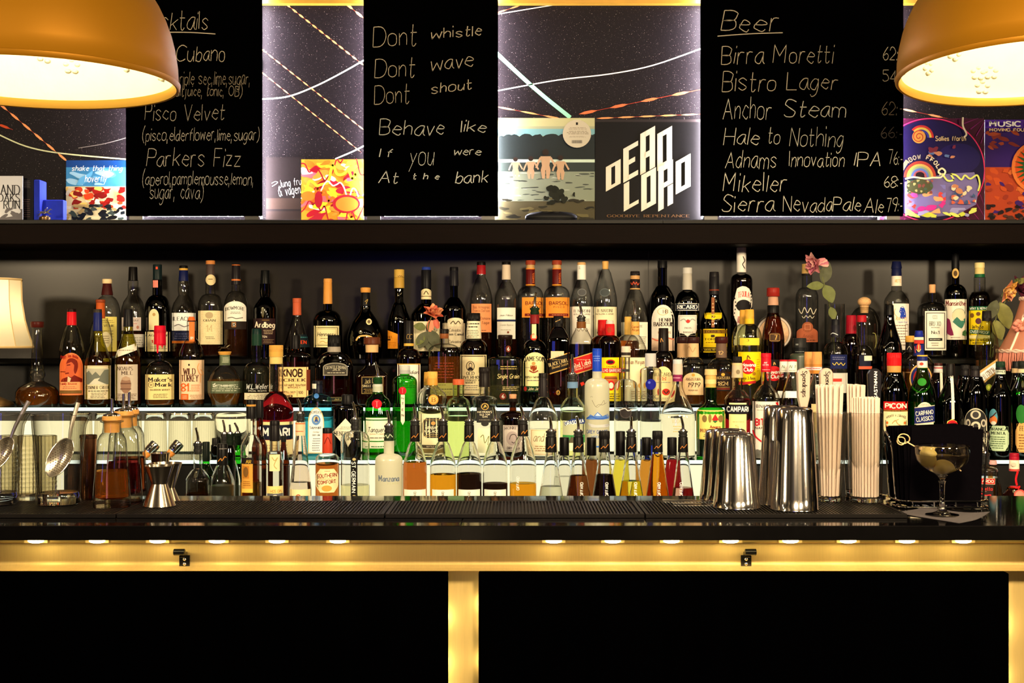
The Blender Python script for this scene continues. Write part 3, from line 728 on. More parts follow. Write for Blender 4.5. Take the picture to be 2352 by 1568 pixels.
cover('record_sleeve', 'record sleeve showing bathers wading into a lake under a forest', 1133, 1366, 271, [('r', 1130, 1368, 268, 520, (150, 148, 105)), ('r', 1130, 1368, 268, 290, (175, 165, 110)), ('r', 1130, 1368, 296, 312, (110, 150, 140))]
    + [('p', tl+[(1367, 372), (1145, 372)], (30, 34, 30)), ('r', 1133, 1368, 366, 373, (185, 195, 160)), ('r', 1133, 1368, 373, 394, (45, 50, 42)), ('r', 1133, 1368, 394, 462, (125, 128, 100)), ('r', 1133, 1368, 462, 520, (70, 62, 38))]
    + spl([(70, 74, 60), (165, 165, 135), (60, 62, 50)], 40, 1146, 1364, 396, 462, 14, 2, 8, .06) + spl([(40, 36, 24), (95, 85, 50), (30, 28, 20)], 26, 1146, 1364, 455, 510, 18, 5, 9, .1)
    + bather(1184, 362, 42) + bather(1219, 360, 46) + bather(1253, 344, 60) + bather(1287, 358, 50)
    + spl([(28, 30, 20), (22, 24, 16)], 14, 1240, 1320, 425, 470, 12, 10, 12)
    + [('o', 1292, 1357, 277, 341, (205, 190, 160)), ('r', 1322, 1327, 283, 289, (40, 35, 30)), ('l', 1302, 1348, 294, 300, 2, (140, 125, 105)), ('l', 1300, 1352, 302, 311, 3, (120, 105, 85)), ('l', 1304, 1346, 314, 318, 2, (140, 125, 105))]
    + [('r', 1313+i*1.7, 1313.8+i*1.7, 324, 331, (30, 28, 25)) for i in range(14)], (200, 195, 180))
# angular block-letter LP
DLW = (212, 196, 160)
def slz(P): return [('p', P, DLW)]
def sl_letter(x, y, w_, h_, holes, t=7.5):
    """parallelogram letters: strips (u0,u1,v0,v1) sheared upward to the right"""
    E = []
    for u0, u1, v0, v1 in holes:
        f = lambda u, v: (x+u*w_, y+v*h_-u*w_*.56)
        E += slz([f(u0, v0), f(u1, v0), f(u1, v1), f(u0, v1)])
    return E
s_ = .37; v_ = .14
LD = {'D': [(0, s_, 0, 1), (1-s_, 1, 0, 1), (s_, 1-s_, 0, v_), (s_, 1-s_, 1-v_, 1)], 'E': [(0, s_, 0, 1), (s_, 1, 0, v_), (s_, .8, .42, .42+v_), (s_, 1, 1-v_, 1)],
      'A': [(0, s_, 0, 1), (1-s_, 1, 0, 1), (s_, 1-s_, 0, v_), (s_, 1-s_, .52, .52+v_)], 'L': [(0, s_, 0, 1), (s_, 1, 1-v_, 1)],
      'R': [(0, s_, 0, 1), (1-s_, 1, 0, .42), (s_, 1-s_, 0, v_), (s_, 1, .42, .42+v_*.8), (1-s_, 1, .55, 1)]}
DL = []
for ch, x, y, h in (('D', 1390, 385, 56), ('E', 1430, 343, 78), ('A', 1469, 309, 94), ('D', 1508, 309, 85), ('L', 1431, 424, 63), ('O', 1471, 404, 83), ('R', 1510, 386, 101), ('D', 1550, 373, 75)):
    DL += sl_letter(x+1.5, y-1, 34, h, LD['D' if ch == 'O' else ch])
cover('record_sleeve', 'black record sleeve with huge slanted cream block letters', 1367, 1612, 274, [('r', 1360, 1614, 270, 520, (12, 9, 8)), ('r', 1360, 1614, 270, 280, (40, 32, 28))] + DL
    + [('t', 'GOODBYE REPENTANCE', 1394, 1584, 493, 499, (120, 85, 50), 'f')], (60, 55, 50))
# rainbow LP
cx_, cy_ = 2137, 408
def ring(cx, cy, r, wd, c, a0=0, a1=360, n=28, sx=1):
    return [('w', [(cx+sx*r*cos(radians(a0+(a1-a0)*i/n)), cy-r*sin(radians(a0+(a1-a0)*i/n))) for i in range(n+1)], wd, c)]
RB = [('r', 2020, 2262, 270, 520, (62, 14, 34))]
for i in range(40):
    a = 2*pi*i/40; RB += [('w', [(cx_+128*cos(a), 388+128*sin(a)), (cx_+185*cos(a), 388+185*sin(a))], 2.5, (110, 25, 75))]
RB += [('o', 2012, 2260, 276, 506, (22, 12, 44)), ('o', 2150, 2250, 330, 400, (30, 20, 62))] + ring(2136, 391, 118, 2.5, (205, 40, 80), sx=1.05)
RB += [('p', [(2076, 418), (2170, 400), (2236, 396), (2247, 430), (2240, 470), (2200, 492), (2130, 500), (2076, 490)], (110, 95, 130))]
RB += spl([(215, 60, 50), (190, 40, 110), (235, 150, 90), (120, 110, 160), (225, 60, 120)], 20, 2077, 2170, 425, 490, 14, 8, 21)
RB += spl([(190, 190, 60), (150, 140, 170), (205, 205, 90)], 16, 2077, 2240, 478, 500, 14, 6, 22)
RB += ring(2110, 408, 34, 6, (150, 50, 35), 0, 180)+ring(2110, 408, 28, 5, (205, 140, 60), 0, 180)+ring(2110, 408, 23, 5, (120, 130, 80), 0, 180)+ring(2110, 408, 18, 5, (80, 95, 140), 0, 180)+ring(2110, 408, 13, 5, (150, 70, 70), 0, 180)+[('o', 2100, 2120, 396, 410, (30, 12, 16))]
import itertools
RB += [('w', [(2076, 412), (2095, 408), (2120, 411), (2140, 409), (2158, 408), (2168, 396), (2160, 388), (2152, 396), (2160, 402)], 4, (220, 205, 150))]
RB += [('o', 2079, 2140, 412, 446, (70, 70, 40))]+spl([(120, 60, 50), (60, 80, 60), (160, 150, 90)], 22, 2080, 2139, 414, 446, 5, 5, 23)
RB += [('w', [(2160, 400), (2172, 416), (2186, 414), (2180, 402), (2192, 404), (2204, 414), (2212, 404), (2224, 412), (2240, 404), (2246, 424), (2242, 440)], 4, (205, 205, 95))]
RB += ring(2112, 318, 26, 5, (200, 50, 40), 0, 140)+ring(2112, 318, 21, 5, (225, 190, 70), 0, 140)+ring(2112, 318, 16, 5, (60, 60, 130), 0, 140)
RB += [('o', 2091, 2122, 301, 331, (225, 150, 60))]+[('w', [(2106.5+(2+i*.55)*cos(i*.5), 316+(2+i*.55)*sin(i*.5)) for i in range(24)], 2, (185, 50, 35))]
RB += [('t', 'Sallies fforth', 2144, 2214, 314, 326, (205, 170, 110), 'b')] + spl([(90, 110, 140), (120, 40, 50), (190, 120, 80)], 12, 2124, 2190, 335, 365, 10, 6, 24)
RB += spl([(200, 90, 60), (225, 200, 150), (60, 80, 110), (190, 120, 80)], 18, 2180, 2236, 425, 470, 8, 7, 25)
RB += [('w', [(2206, 272), (2206, 292), (2214, 310), (2208, 318)], 4, (225, 205, 165))]
for i, ch in enumerate('RAINBOW FFOLLY'):
    th = 174-i*13.0
    lw_ = 1.4 if ch == 'I' else 4
    if ch != ' ': RB += [('t', ch, 2110+46*cos(radians(th))-lw_, 2110+46*cos(radians(th))+lw_, 408-46*sin(radians(th))-5.5, 408-46*sin(radians(th))+5.5, (228, 208, 168), 'b', th-90)]
cover('record_sleeve', 'purple psychedelic record sleeve with a rainbow inside a big circle', 2016, 2260, 272, RB, (190, 160, 190), .003)
MF = [('r', 2255, 2520, 270, 520, (48, 22, 84)), ('r', 2262, 2520, 275, 294, (70, 30, 120))] + spl([(150, 60, 30), (120, 40, 30)], 10, 2264, 2350, 300, 345, 14, 6, 31) + [('r', 2262, 2520, 384, 520, (165, 58, 26))] + \
    spl([(185, 70, 25), (140, 45, 25), (60, 25, 90), (200, 95, 40)], 34, 2263, 2400, 386, 490, 13, 8, 32) + spl([(30, 18, 20), (70, 40, 30), (20, 12, 14)], 30, 2263, 2400, 470, 512, 12, 6, 33) + \
    [('o', 2320, 2440, 325, 445, (215, 110, 45)), ('o', 2328, 2432, 333, 437, (200, 70, 20))]
for i in range(26):
    a = 2*pi*i/26; MF += [('p', [(2380+34*cos(a-.1), 385+34*sin(a-.1)), (2380+55*cos(a), 385+55*sin(a)), (2380+34*cos(a+.1), 385+34*sin(a+.1))], (35, 75, 35))]
MF += [('o', 2345, 2415, 350, 420, (45, 85, 40)), ('t', 'MUSIC IS', 2268, 2372, 280, 293, (245, 235, 215), 'b'), ('t', 'MOVING FOUND', 2268, 2366, 296, 304, (225, 185, 130), 'b')]
cover('record_sleeve', 'orange and violet record sleeve with bold white capitals at its top', 2262, 2500, 275, MF, (235, 230, 220), 0)
# spectacles case
gc = empty('spectacles_case', (X(1266, 3.84), 3.84, ZS), 'black clam shell spectacles case lying before the bathers record', 'spectacles case')
for nm_, z0, sg in (('case_bottom', .012, -1), ('case_lid', .013, 1)):
    mb = MB(); hw = X(1326, 3.84)-X(1266, 3.84)
    pr = [(0, 1), (.006, .99), (.010, .94), (.0155, .8), (.018, .55), (.019, 0.02)] if sg > 0 else [(-.0125, .6), (-.011, .85), (-.006, .97), (-.0006, 1)]
    mb.lathe([(z0+z, r*hw) for z, r in pr], pbr('soft_black', (.003, .003, .004), .5, spec=.15), 40, 3.4, .38, rn=.001)
    mb.build(nm_, gc, 50)
# blue velvet box with a horse stopper
BLV = pbr('blue_velvet', (.004, .02, .42), .9, noise=.2, scale=60)
db = 3.86
bx = empty('velvet_box', (X(105, db), db, ZS), 'open blue velvet presentation box', 'box')
mb = MB(); a, b = X(77, db)-X(105, db), X(90, db)-X(105, db)
mb.box(a, b, .004, .06, .0003, Z(412, db)-ZS, BLV, .002); mb.build('box_lid', bx)
mb = MB(); mb.box(b+.0005, X(137, db)-X(105, db), .03, .06, .0003, Z(456, db)-ZS, BLV, .002); mb.build('box_back', bx)
mb = MB(); mb.box(b+.0005, X(137, db)-X(105, db), -.0, .0295, .0003, .006, BLV, .001); mb.build('box_bottom', bx)
def horse(parent, x0, y0, z0, L_, mat):
    """small galloping horse with rider, length L_"""
    mb = MB(); k = L_
    T = lambda u, v, t=0: (x0+u*k, y0+t*k, z0+v*k)
    mb.tube(catmull([T(-.32, .34), T(-.12, .33), T(.12, .35), T(.24, .40)], 4), .085*k, mat, 8, .075*k)
    mb.tube(catmull([T(.22, .40), T(.34, .50), T(.42, .57)], 3), .06*k, mat, 8, .035*k)
    mb.tube([T(.40, .58), T(.52, .52)], .035*k, mat, 6, .022*k)
    for p in ([T(.18, .30, -.04), T(.36, .26, -.04), T(.50, .18, -.04)], [T(.18, .30, .04), T(.32, .18, .04), T(.40, .22, .04)],
              [T(-.28, .30, -.04), T(-.42, .18, -.04), T(-.56, .10, -.04)], [T(-.28, .30, .04), T(-.38, .14, .04), T(-.46, .02, .04)]):
        mb.tube(p, .034*k, mat, 6, .016*k)
    mb.tube(catmull([T(-.33, .38), T(-.46, .42), T(-.58, .36)], 3), .022*k, mat, 6, .01*k)
    mb.tube(catmull([T(-.02, .40), T(.02, .52), T(.12, .60)], 3), .05*k, mat, 6, .04*k)
    mb.blob(T(.17, .66), .045*k, mat); mb.tube([T(.10, .58), T(.24, .50)], .022*k, mat, 6); mb.tube([T(0, .42, -.06), T(.08, .30, -.09), T(.0, .22, -.09)], .03*k, mat, 6)
    return mb.build('horse_figure', parent)
hs = empty('bottle_stopper', (X(103, db-.035), db-.035, ZS), 'gold bottle stopper with a galloping silver horse and rider, by the blue box', 'bottle stopper')
mb = MB(); mb.lathe([(.0003, .015), (.004, .0165), (.014, .0165), (.017, .013)], pbr('dark_bronze', (.12, .07, .03), .3, .8), 24); mb.lathe([(.0168, .0125), (.0185, .011)], GOLDM, 24); mb.build('stopper_base', hs)
horse(hs, 0, 0, .016, .040, pbr('silver_cast', (.75, .72, .66), .28, 1))
# ------------------------------------------------------------------ pendant lamps
LAMPM = pbr('bronze_lacquer', (.25, .105, .004), .45, .35, spec=.12)
PLAST = pbr('white_plaster', (.92, .88, .76), .6, noise=.06, scale=22, bump=1.0)
def pendant(px, py, d, R, tilt, label, power):
    x, z = X(px, d), Z(py, d)
    r = empty('pendant_lamp', (x, d, z), label, 'pendant lamp', 'pendant lamps'); r.rotation_euler = (radians(tilt), 0, 0)
    pf = lambda R_, H: [(0, R_)]+[(H*sin(t), R_*cos(t)**.86) for t in [pi/2*i/14 for i in range(1, 14)]]+[(H, .03)]
    mb = MB(); mb.lathe([(-.012, R*.985), (-.014, R*.997), (-.010, R+.003), (-.003, R+.004)]+pf(R, R*1.02)[0:], LAMPM, 96, cap0=False); mb.build('dome_shade', r, 60)
    mb = MB(); mb.lathe([(-.0125, R*.984), (-.006, R*.970), (.006, R*.962)], pbr('gold_rim', (.85, .50, .10), .3, .5), 96, cap0=False, cap1=False); mb.build('rim', r, 60)
    mb = MB()
    ip = pf(R*.955, R*.97); mb.lathe([(.006, R*.962)]+[(a+.008, b) for a, b in ip[1:]], PLAST, 96, cap0=False)
    rr = random.Random(int(px))
    for i in range(34):
        a = rr.uniform(0, 2*pi); t = rr.uniform(.06, .55); c = Vector((R*.95*cos(t)**.86*cos(a), R*.95*cos(t)**.86*sin(a), R*.97*sin(t)+.006))
        for k in range(5):
            u = 2*pi*k/5+a; off = Vector((-sin(a)*cos(u)*.014, cos(a)*cos(u)*.014, sin(u)*.014))
            mb.blob(c*1.004+off, (.0075, .0075, .0050), PLAST, 8, 5)
    mb.build('plaster_lining', r, 60)
    mb = MB(); mb.lathe([(R*1.02, .03), (R*1.02+.05, .022), (R*1.02+.055, .006)], LAMPM, 24); mb.build('canopy_cap', r)
    mb = MB(); mb.tube([(0, 0, R*1.02+.05), (0, 0, 2.745-z)], .0035, BLACKP); cb = mb.build('cable', r); cb.rotation_euler = (-radians(tilt), 0, 0)
    mb = MB(); mb.blob((0, 0, .175), (.035, .035, .045), emis('bulb_glow', (1, .80, .46), 14)); mb.lathe([(.215, .016), (.29, .016)], STEEL, 16); mb.build('bulb', r)
    l = light('pendant_lamp_light', 'POINT', (x, d, z+.115), power, (1, .76, .36), .05)
    return r
pendant(78, 180, 2.79, .30, 0, 'big bronze dome pendant lamp glowing beside the cocktail chalkboard', 11)
pendant(2368, 160, 3.03, .30, -3.6, 'big bronze dome pendant lamp glowing beside the beer price board', 10)

# ------------------------------------------------------------------ bar counter
CT = pbr('black_stone', (.0022, .002, .002), .07, spec=.4, noise=.3, scale=50)
ct = empty('bar_counter', (0, 2.184, ZT), 'long glossy black bar counter top with a thick front edge', 'counter')
for a, b in ((-2.3, X(1058, 2.184)-.00008), (X(1058, 2.184)+.00008, 2.3)):
    slab('counter_slab', a, b, 0, .425, -.0245, 0, CT, .0012, ct)
BR = pbr('brushed_brass', (.60, .43, .15), .50, .6, noise=.10, scale=60, stretch=(6, 1, .4), bump=.03)
bf = empty('bar_cladding', (0, 2.26, 0), 'brushed brass front cladding of the bar under the counter', 'bar front')
zc_, zb_ = ZT-.0246, Z(1311, 2.225)
mb = MB()
pf = [(0, zc_), (0, zb_+.012), (-.001, zb_+.007), (-.004, zb_+.003), (-.012, zb_+.001), (-.034, zb_)]
xs = [-2.3+i*.046 for i in range(101)]
mb.add([(x, y, z) for y, z in pf for x in xs], [(j*101+i, (j+1)*101+i, (j+1)*101+i+1, j*101+i+1) for j in range(len(pf)-1) for i in range(100)], BR)
SIDE = [(X(1028, 2.222), X(1099, 2.222)), (X(2319, 2.222), 2.3)]
for a, b in SIDE:      # the ledge stops at the upright brass strips
    pass
mb.build('cladding_sheet', bf, 60)
mb = MB(); mb.box(-2.3, 2.3, .001, .03, 0, zc_, BR); mb.build('cladding_upright', bf)
PNL = pbr('black_panel', (.0002, .0002, .0003), .7, spec=0, noise=.4, scale=5, stretch=(4, 1, .5))
def panel(a, b, label):
    o = slab('front_panel', a, b, -.034, -.012, 0, zb_-.004, PNL, .001); o.location = (0, 2.26, 0.0); 
    return tag(o, label, 'panel', 'black panels of the bar front')
panel(-2.3, SIDE[0][0], 'black bar front panel under the jiggers and bitters bottles')
panel(SIDE[0][1], SIDE[1][0], 'black bar front panel under the shaker tins')
panel(X(2392, 2.222), 2.3, 'black bar front panel under the far end past the coupe')
# led rail and lamps under the edge
rail = slab('led_rail', -2.3, 2.3, 0, .018, 0, .012, pbr('rail_metal', (.35, .24, .08), .35, 1), .001); rail.location = (0, 2.238, ZT-.0248-.0125)
tag(rail, 'thin metal rail running under the counter edge', 'rail')
LP = emis('led_dome', (1, .80, .38), 28)
for i, px in enumerate((80, 221, 360, 497, 635, 775, 1272, 1408, 1543, 1679, 1817, 1950, 2085, 2215)):
    x = X(px, 2.23)
    r = empty('led_spot', (x, 2.2345, ZT-.0375), ['warm LED spot under the counter edge, %s of those %s' % (('first', 'second', 'third', 'fourth', 'fifth', 'sixth', 'seventh', 'eighth')[i if i < 6 else i-6],
        'above the jiggers panel' if i < 6 else 'above the shakers panel')][0], 'LED spot', 'LED spots under the counter edge')
    mb = MB(); mb.blob((0, 0, .0045), (.014, .0032, .0042), LP, 14, 7); mb.build('led_lens', r)
    mb = MB(); mb.box(-.02, .02, .0, .0033, .0005, .0085, pbr('led_base', (.5, .36, .14), .4, .8), .0005); mb.build('led_holder', r)
    light('led_spot_light', 'POINT', (x, 2.214, ZT-.030), .11, (1, .78, .36), .005)
for a, b, pw_ in ((-40, 850, .21), (850, 1215, .17), (1215, 2400, .21)):  # unseen broad strips added for even light on the brass, also between the spots
    xa, xb = X(a, 2.205), X(b, 2.205)
    light('added_strip_light', 'AREA', ((xa+xb)/2, 2.204, ZT-.0275), pw_*(xb-xa), (1, .78, .36), xb-xa, ((xa+xb)/2, 2.262, ZT-.085), sy=.008)
# glints on the brass from assumed lamps, unseen behind the panel edges
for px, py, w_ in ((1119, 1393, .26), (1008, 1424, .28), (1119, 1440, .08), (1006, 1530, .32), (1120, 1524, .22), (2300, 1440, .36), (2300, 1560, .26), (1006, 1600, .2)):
    light('assumed_gap_light', 'POINT', (X(px, 2.24), 2.2535, Z(py, 2.24)), w_, (1, .80, .42), .003)
# bag hooks
for px, s, lab in ((425, -1, 'small black bag hook under the counter near the jiggers'), (1713, 1, 'small black bag hook under the counter below the shaker tins')):
    d = 2.2595; r = empty('bag_hook', (X(px, d), d, Z(1300, d)), lab, 'hook', 'bag hooks')
    k = d/F; HK = pbr('black_enamel', (.008, .008, .008), .18)
    mb = MB(); mb.box(-12*k, 12*k, -.004, 0, 0, 26*k, HK, .0008); hp = mb.build('hook_plate', r)
    mb = MB()
    for z in (6*k, 17*k): mb.blob((0, -.0042, z), (4*k, .0018, 4*k), CHROME, 12, 6)
    mb.build('screw', hp)
    mb = MB(); mb.box(-6*k, 6*k, -.018, -.0001, 24*k, 34*k, HK, .0008); mb.build('hook_arm', r)
    mb = MB(); mb.lathe([(-13*k, 6*k), (-12*k, 7.5*k), (12*k, 7.5*k), (13*k, 6*k)], HK, 20, M=Matrix.Translation((s*6*k, -.021, 37*k)) @ Matrix.Rotation(pi/2, 4, 'Y')); mb.build('hook_knob', r)

# ------------------------------------------------------------------ stepped shelves behind the bar
BLK = pbr('black_gloss', (.0018, .0018, .0018), .25, spec=.25, noise=.2, scale=30)
st_ = empty('bottle_step', (0, 3.82, ZA), 'black stepped shelf carrying the back row of bottles against the wall', 'shelf')
slab('step_board', -2.9, 2.9, 0, .208, -.018, 0, BLK, .003, st_)
slab('riser_panel', -2.9, 2.9, .02, .2, ZB-ZA+.006, -.0182, pbr('black_riser', (.0025, .0025, .0025), .4, spec=.15), 0, st_)
mb = MB()
for px in (905, 1480, 2050, 480, 160):
    mb.lathe([(0, .0045), (.002, .004)], CHROME, 16, M=Matrix.Translation((X(px, 3.84), .02, Z(851, 3.84)-ZA)) @ Matrix.Rotation(pi/2, 4, 'X'))
mb.build('screw', st_)
GSH = solid('shelf_glass', (.86, .97, .92), 1.5)
GSE = glass('shelf_sheet', (.90, .97, .93), (.62, .86, .76), .06)
PANL = emis('backlight_panel', (1, .89, .52), 1.4)
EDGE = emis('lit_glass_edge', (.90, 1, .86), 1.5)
def gshelf(z, y0, y1, label, strip):
    r = empty('glass_shelf', (0, y0, z), label, 'shelf', 'glass shelves')
    slab('glass_pane', -2.9, 2.9, .0015, y1-y0, -.0098, -.0002, GSE, 0, r)
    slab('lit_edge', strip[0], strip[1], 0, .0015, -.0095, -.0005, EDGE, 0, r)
    return r
g1 = gshelf(ZB, 3.60, 3.835, 'upper glass shelf with a glowing pale green edge', (-2.9, X(1700, 3.6)))
g2 = gshelf(ZC, 3.385, 3.60, 'lower glass shelf with a glowing pale green edge', (-2.9, 2.9))
# light boxes that glow under and behind the glass shelves
def lbox(name, x0, x1, y0, y1, z0, z1, label, frontface, mat=PANL):
    r = empty(name, (0, y0, z0), label, 'light panel', 'light panels behind the bottles')
    slab('panel_housing', x0, x1, .004, y1-y0, 0, z1-z0, pbr('housing', (.02, .02, .02), .5), 0, r)
    slab('glowing_face', x0+.002, x1-.002, 0, .0038, frontface[0]-z0, frontface[1]-z0, mat, 0, r)
    return r
lbox('light_panel', X(-30, 3.62), X(1900, 3.62), 3.605, 3.64, ZC+.001, ZB-.011, 'warm glowing panel standing behind the lower glass shelf', (ZC+.004, ZC+.088))
lbox('light_panel', X(-60, 3.40), X(150, 3.40), 3.392, 3.42, ZD+.001, ZC-.011, 'warm glowing panel behind the crystal tumblers', (ZD+.03, ZC-.014), emis('low_backlight_panel', (1, .90, .56), 1.12))
lbox('light_panel', X(585, 3.40), X(1640, 3.40), 3.392, 3.42, ZD+.001, ZC-.011, 'warm glowing panel behind the pourer bottles', (ZD+.03, ZC-.014), emis('low_backlight_panel', (1, .90, .56), 1.12))
lbox('light_panel', X(160, 3.7), X(1660, 3.7), 3.665, 3.7, ZB-.040, ZB-.0102, 'thin glowing strip under the upper glass shelf', (ZB-.020, ZB-.012), emis('strip_glow', (1, .92, .66), 2.2))
BB = pbr('black_back_bar', (.002, .0018, .0018), .4, spec=.2, noise=.2, scale=20)
RI = itertools.count()
def riser(x0, x1, y0, y1, z0, z1):
    o = slab('riser_board', x0, x1, 0, y1-y0, 0, z1-z0, BB); o.location = (0, 3.04+y0, z0)
    tag(o, ['black riser board under the lower glass shelf behind the cloudy liqueur bottles', 'black riser board under the lower glass shelf behind the napkin holder', 'long black board at the very back of the lower shelf space', 'short black riser board at the end behind the mixing glasses', 'black riser board behind the green bitter bottles'][next(RI)], 'riser board', 'riser boards')
bbk = empty('back_bar_cabinet', (0, 3.04, 0), 'dark back bar cabinet whose worktop carries the pourer bottles', 'cabinet')
slab('cabinet_body', -2.9, 2.9, .02, .98, .0, ZD-.03, BB, 0, bbk)
slab('worktop', -2.9, 2.9, 0, .38, ZD-.0299, ZD, pbr('steel_worktop', (.35, .32, .28), .35, .9, noise=.1, scale=50), .002, bbk)
riser(X(155, 3.4), X(580, 3.4), .36, .40, ZD+.0001, ZC-.0105)
riser(X(1642, 3.4), 2.9, .36, .40, ZD+.0001, ZC-.0105)
riser(-2.9, 2.9, .565, .60, ZD+.0001, ZC-.0105)
riser(-2.9, X(-40, 3.62), .565, .60, ZC+.0001, ZB-.0105)
riser(X(1905, 3.62), 2.9, .565, .60, ZC+.0001, ZB-.0105)
# ------------------------------------------------------------------ bottles: all figures are read off the photograph, crop by crop
W = (250, 240, 220); CRM = (240, 220, 175); CR2 = (245, 232, 200); BK = (14, 11, 10); DK = (40, 32, 26); RED = (200, 25, 25); GLD = (215, 160, 60); NAVY = (22, 28, 70)
BRN = (75, 28, 18); GRY = (150, 140, 120); ORA = (240, 130, 60); INKC = (45, 38, 32); WHI = (252, 248, 238); TAN = (222, 170, 105)
# ======== crop 1, origin (0, 560)
K(0, 560)
bt('clear whisky bottle with a cream topped stopper and tall yellow label', 'A', 965, 244, 650, 470, 100, 'clear', ('whisky', 870),
   [('c', 315, 357, 90, 90, (240, 205, 150)), ('f', 355, 460, 78, 108, (62, 20, 18))],
   [('R', 850, 1052, 655, 968, (228, 205, 105)), ('t', 'BALVENIE', 862, 1034, 726, 745, INKC, 'f'), ('l', 880, 1030, 680, 715, 2, (150, 130, 70)), ('l', 870, 1030, 770, 900, 5, (160, 140, 80))], dd=.01)
bt('clear whisky bottle with a black cap and two pale grey labels', 'A', 1198, 222, 520, 455, 96, 'clear', ('dark', 790), [('f', 207, 332, 78, 86, BK)],
   [('R', 1096, 1270, 660, 780, (205, 185, 172)), ('t', 'RAY', 1196, 1248, 680, 697, INKC, 'f'), ('r', 1120, 1235, 715, 720, (190, 120, 110)), ('o', 1228, 1252, 735, 765, (170, 110, 90)),
    ('R', 1096, 1300, 812, 930, (212, 200, 180)), ('l', 1110, 1290, 835, 915, 4, (130, 120, 105))],
   P=[(327, 44), (345, 48), (400, 48), (455, 46), (480, 60), (520, 88), (570, 104), (620, 111), (1027, 111)])
bt('black whisky bottle with a pink neck label and a cream oval over a red numeral', 'A', 1418, 230, 590, 460, 92, 'black', None, [('f', 185, 325, 82, 84, (20, 32, 32))],
   [('R', 1376, 1422, 327, 392, (235, 130, 110)), ('r', 1402, 1420, 205, 228, (220, 80, 50)), ('A', 1340, 1430, 585, 775, (238, 215, 160)), ('o', 1372, 1400, 620, 650, (190, 150, 90)),
    ('R', 1307, 1532, 790, 968, (240, 220, 165)), ('t', 'LAGAVULIN', 1312, 1525, 815, 832, INKC, 'f'), ('t', '16', 1358, 1424, 865, 890, (190, 40, 25), 'f'), ('l', 1330, 1510, 920, 950, 2, (150, 125, 90))])
bt('squat pot still decanter with a long neck, wooden knob and amber whisky', 'B', 335, 400, 0, 0, 90, 'clear', ('whisky', 1290), [('x', 698, 752, 124, 118, (70, 20, 14))],
   [], P=[(748, 44), (760, 46), (775, 42), (900, 46), (1060, 56), (1115, 60), (1125, 66), (1140, 60), (1160, 72), (1185, 76), (1205, 62), (1215, 58), (1238, 66), (1262, 120), (1290, 170), (1330, 196), (1390, 200), (1430, 192), (1458, 184)])
bt('whiskey bottle with a red foil cap and an orange label bearing an old man smoking', 'B', 645, 226, 975, 735, 92, 'clear', ('whisky', 1050), [('k', 583, 612, 82, 86, (28, 14, 12)), ('f', 610, 732, 86, 92, (205, 20, 30))],
   [('A', 536, 748, 980, 1362, (238, 128, 72)), ('a', 542, 742, 1010, 1250, (226, 104, 52)), ('p', [(545, 1245), (560, 1215), (610, 1195), (640, 1165), (700, 1195), (742, 1215), (742, 1245)], (115, 26, 14)), ('p', catmull([(592, 1090), (600, 1055), (640, 1035), (680, 1050), (695, 1100), (680, 1160), (645, 1200), (612, 1185), (600, 1160), (578, 1140), (592, 1118)], 2), (205, 92, 52)),
    ('p', catmull([(596, 1080), (610, 1040), (650, 1028), (694, 1052), (702, 1110), (680, 1170), (664, 1140), (668, 1090), (640, 1062)], 2), (120, 30, 16)), ('p', [(600, 1088), (632, 1082), (634, 1092), (602, 1096)], (100, 22, 12)), ('p', [(584, 1162), (618, 1156), (622, 1166), (590, 1172)], (120, 30, 16)), ('w', [(545, 1150), (590, 1152)], 6, (90, 20, 10)), ('p', [(610, 1190), (640, 1210), (628, 1245), (606, 1245)], (240, 190, 140)), ('r', 538, 720, 1242, 1318, (240, 160, 100)), ('t', 'Family Reserve', 540, 692, 1247, 1268, (160, 25, 20), 'B'),
    ('l', 560, 690, 1278, 1308, 2, (190, 90, 60)), ('r', 538, 738, 1320, 1345, (120, 85, 40)), ('t', 'Pappy Van Winkle', 545, 705, 1000, 1030, (160, 25, 20), 'B', 0, 18)], st='m')
bt('wine-green bourbon bottle with a blue foil neck and a cream label of a creek', 'B', 880, 240, 1085, 780, 84, 'olive', ('whisky', 1060), [('k', 587, 618, 76, 80, (50, 42, 36)), ('f', 616, 785, 78, 86, (24, 32, 90))],
   [('R', 762, 998, 1095, 1400, (240, 216, 168)), ('q', 770, 990, 1103, 1392, (170, 150, 110), 3), ('r', 778, 980, 1122, 1265, (190, 180, 150)), ('p', [(778, 1265), (778, 1160), (800, 1140), (830, 1180), (860, 1150), (900, 1190), (940, 1135), (980, 1130), (980, 1265)], (112, 112, 96)),
    ('p', [(800, 1265), (850, 1215), (900, 1205), (880, 1230), (960, 1265)], (215, 205, 175)), ('t', 'CORNER CREEK', 772, 985, 1278, 1306, INKC, 'f'), ('l', 775, 985, 1315, 1332, 1, INKC), ('l', 800, 965, 1335, 1390, 4, (120, 105, 85))], st='w')
bt('round bourbon bottle with an orange wooden stopper half behind the blue foil bottle', 'B2', 905, 214, 880, 665, 84, 'clear', ('whisky', 1000), [('x', 500, 530, 88, 88, (140, 60, 30)), ('f', 528, 670, 80, 86, (185, 80, 30))],
   [('O', 905, 1002, 790, 935, (226, 208, 160)), ('l', 925, 985, 820, 900, 4, (130, 110, 80)), ('R', 930, 1002, 1030, 1370, (236, 222, 190))])
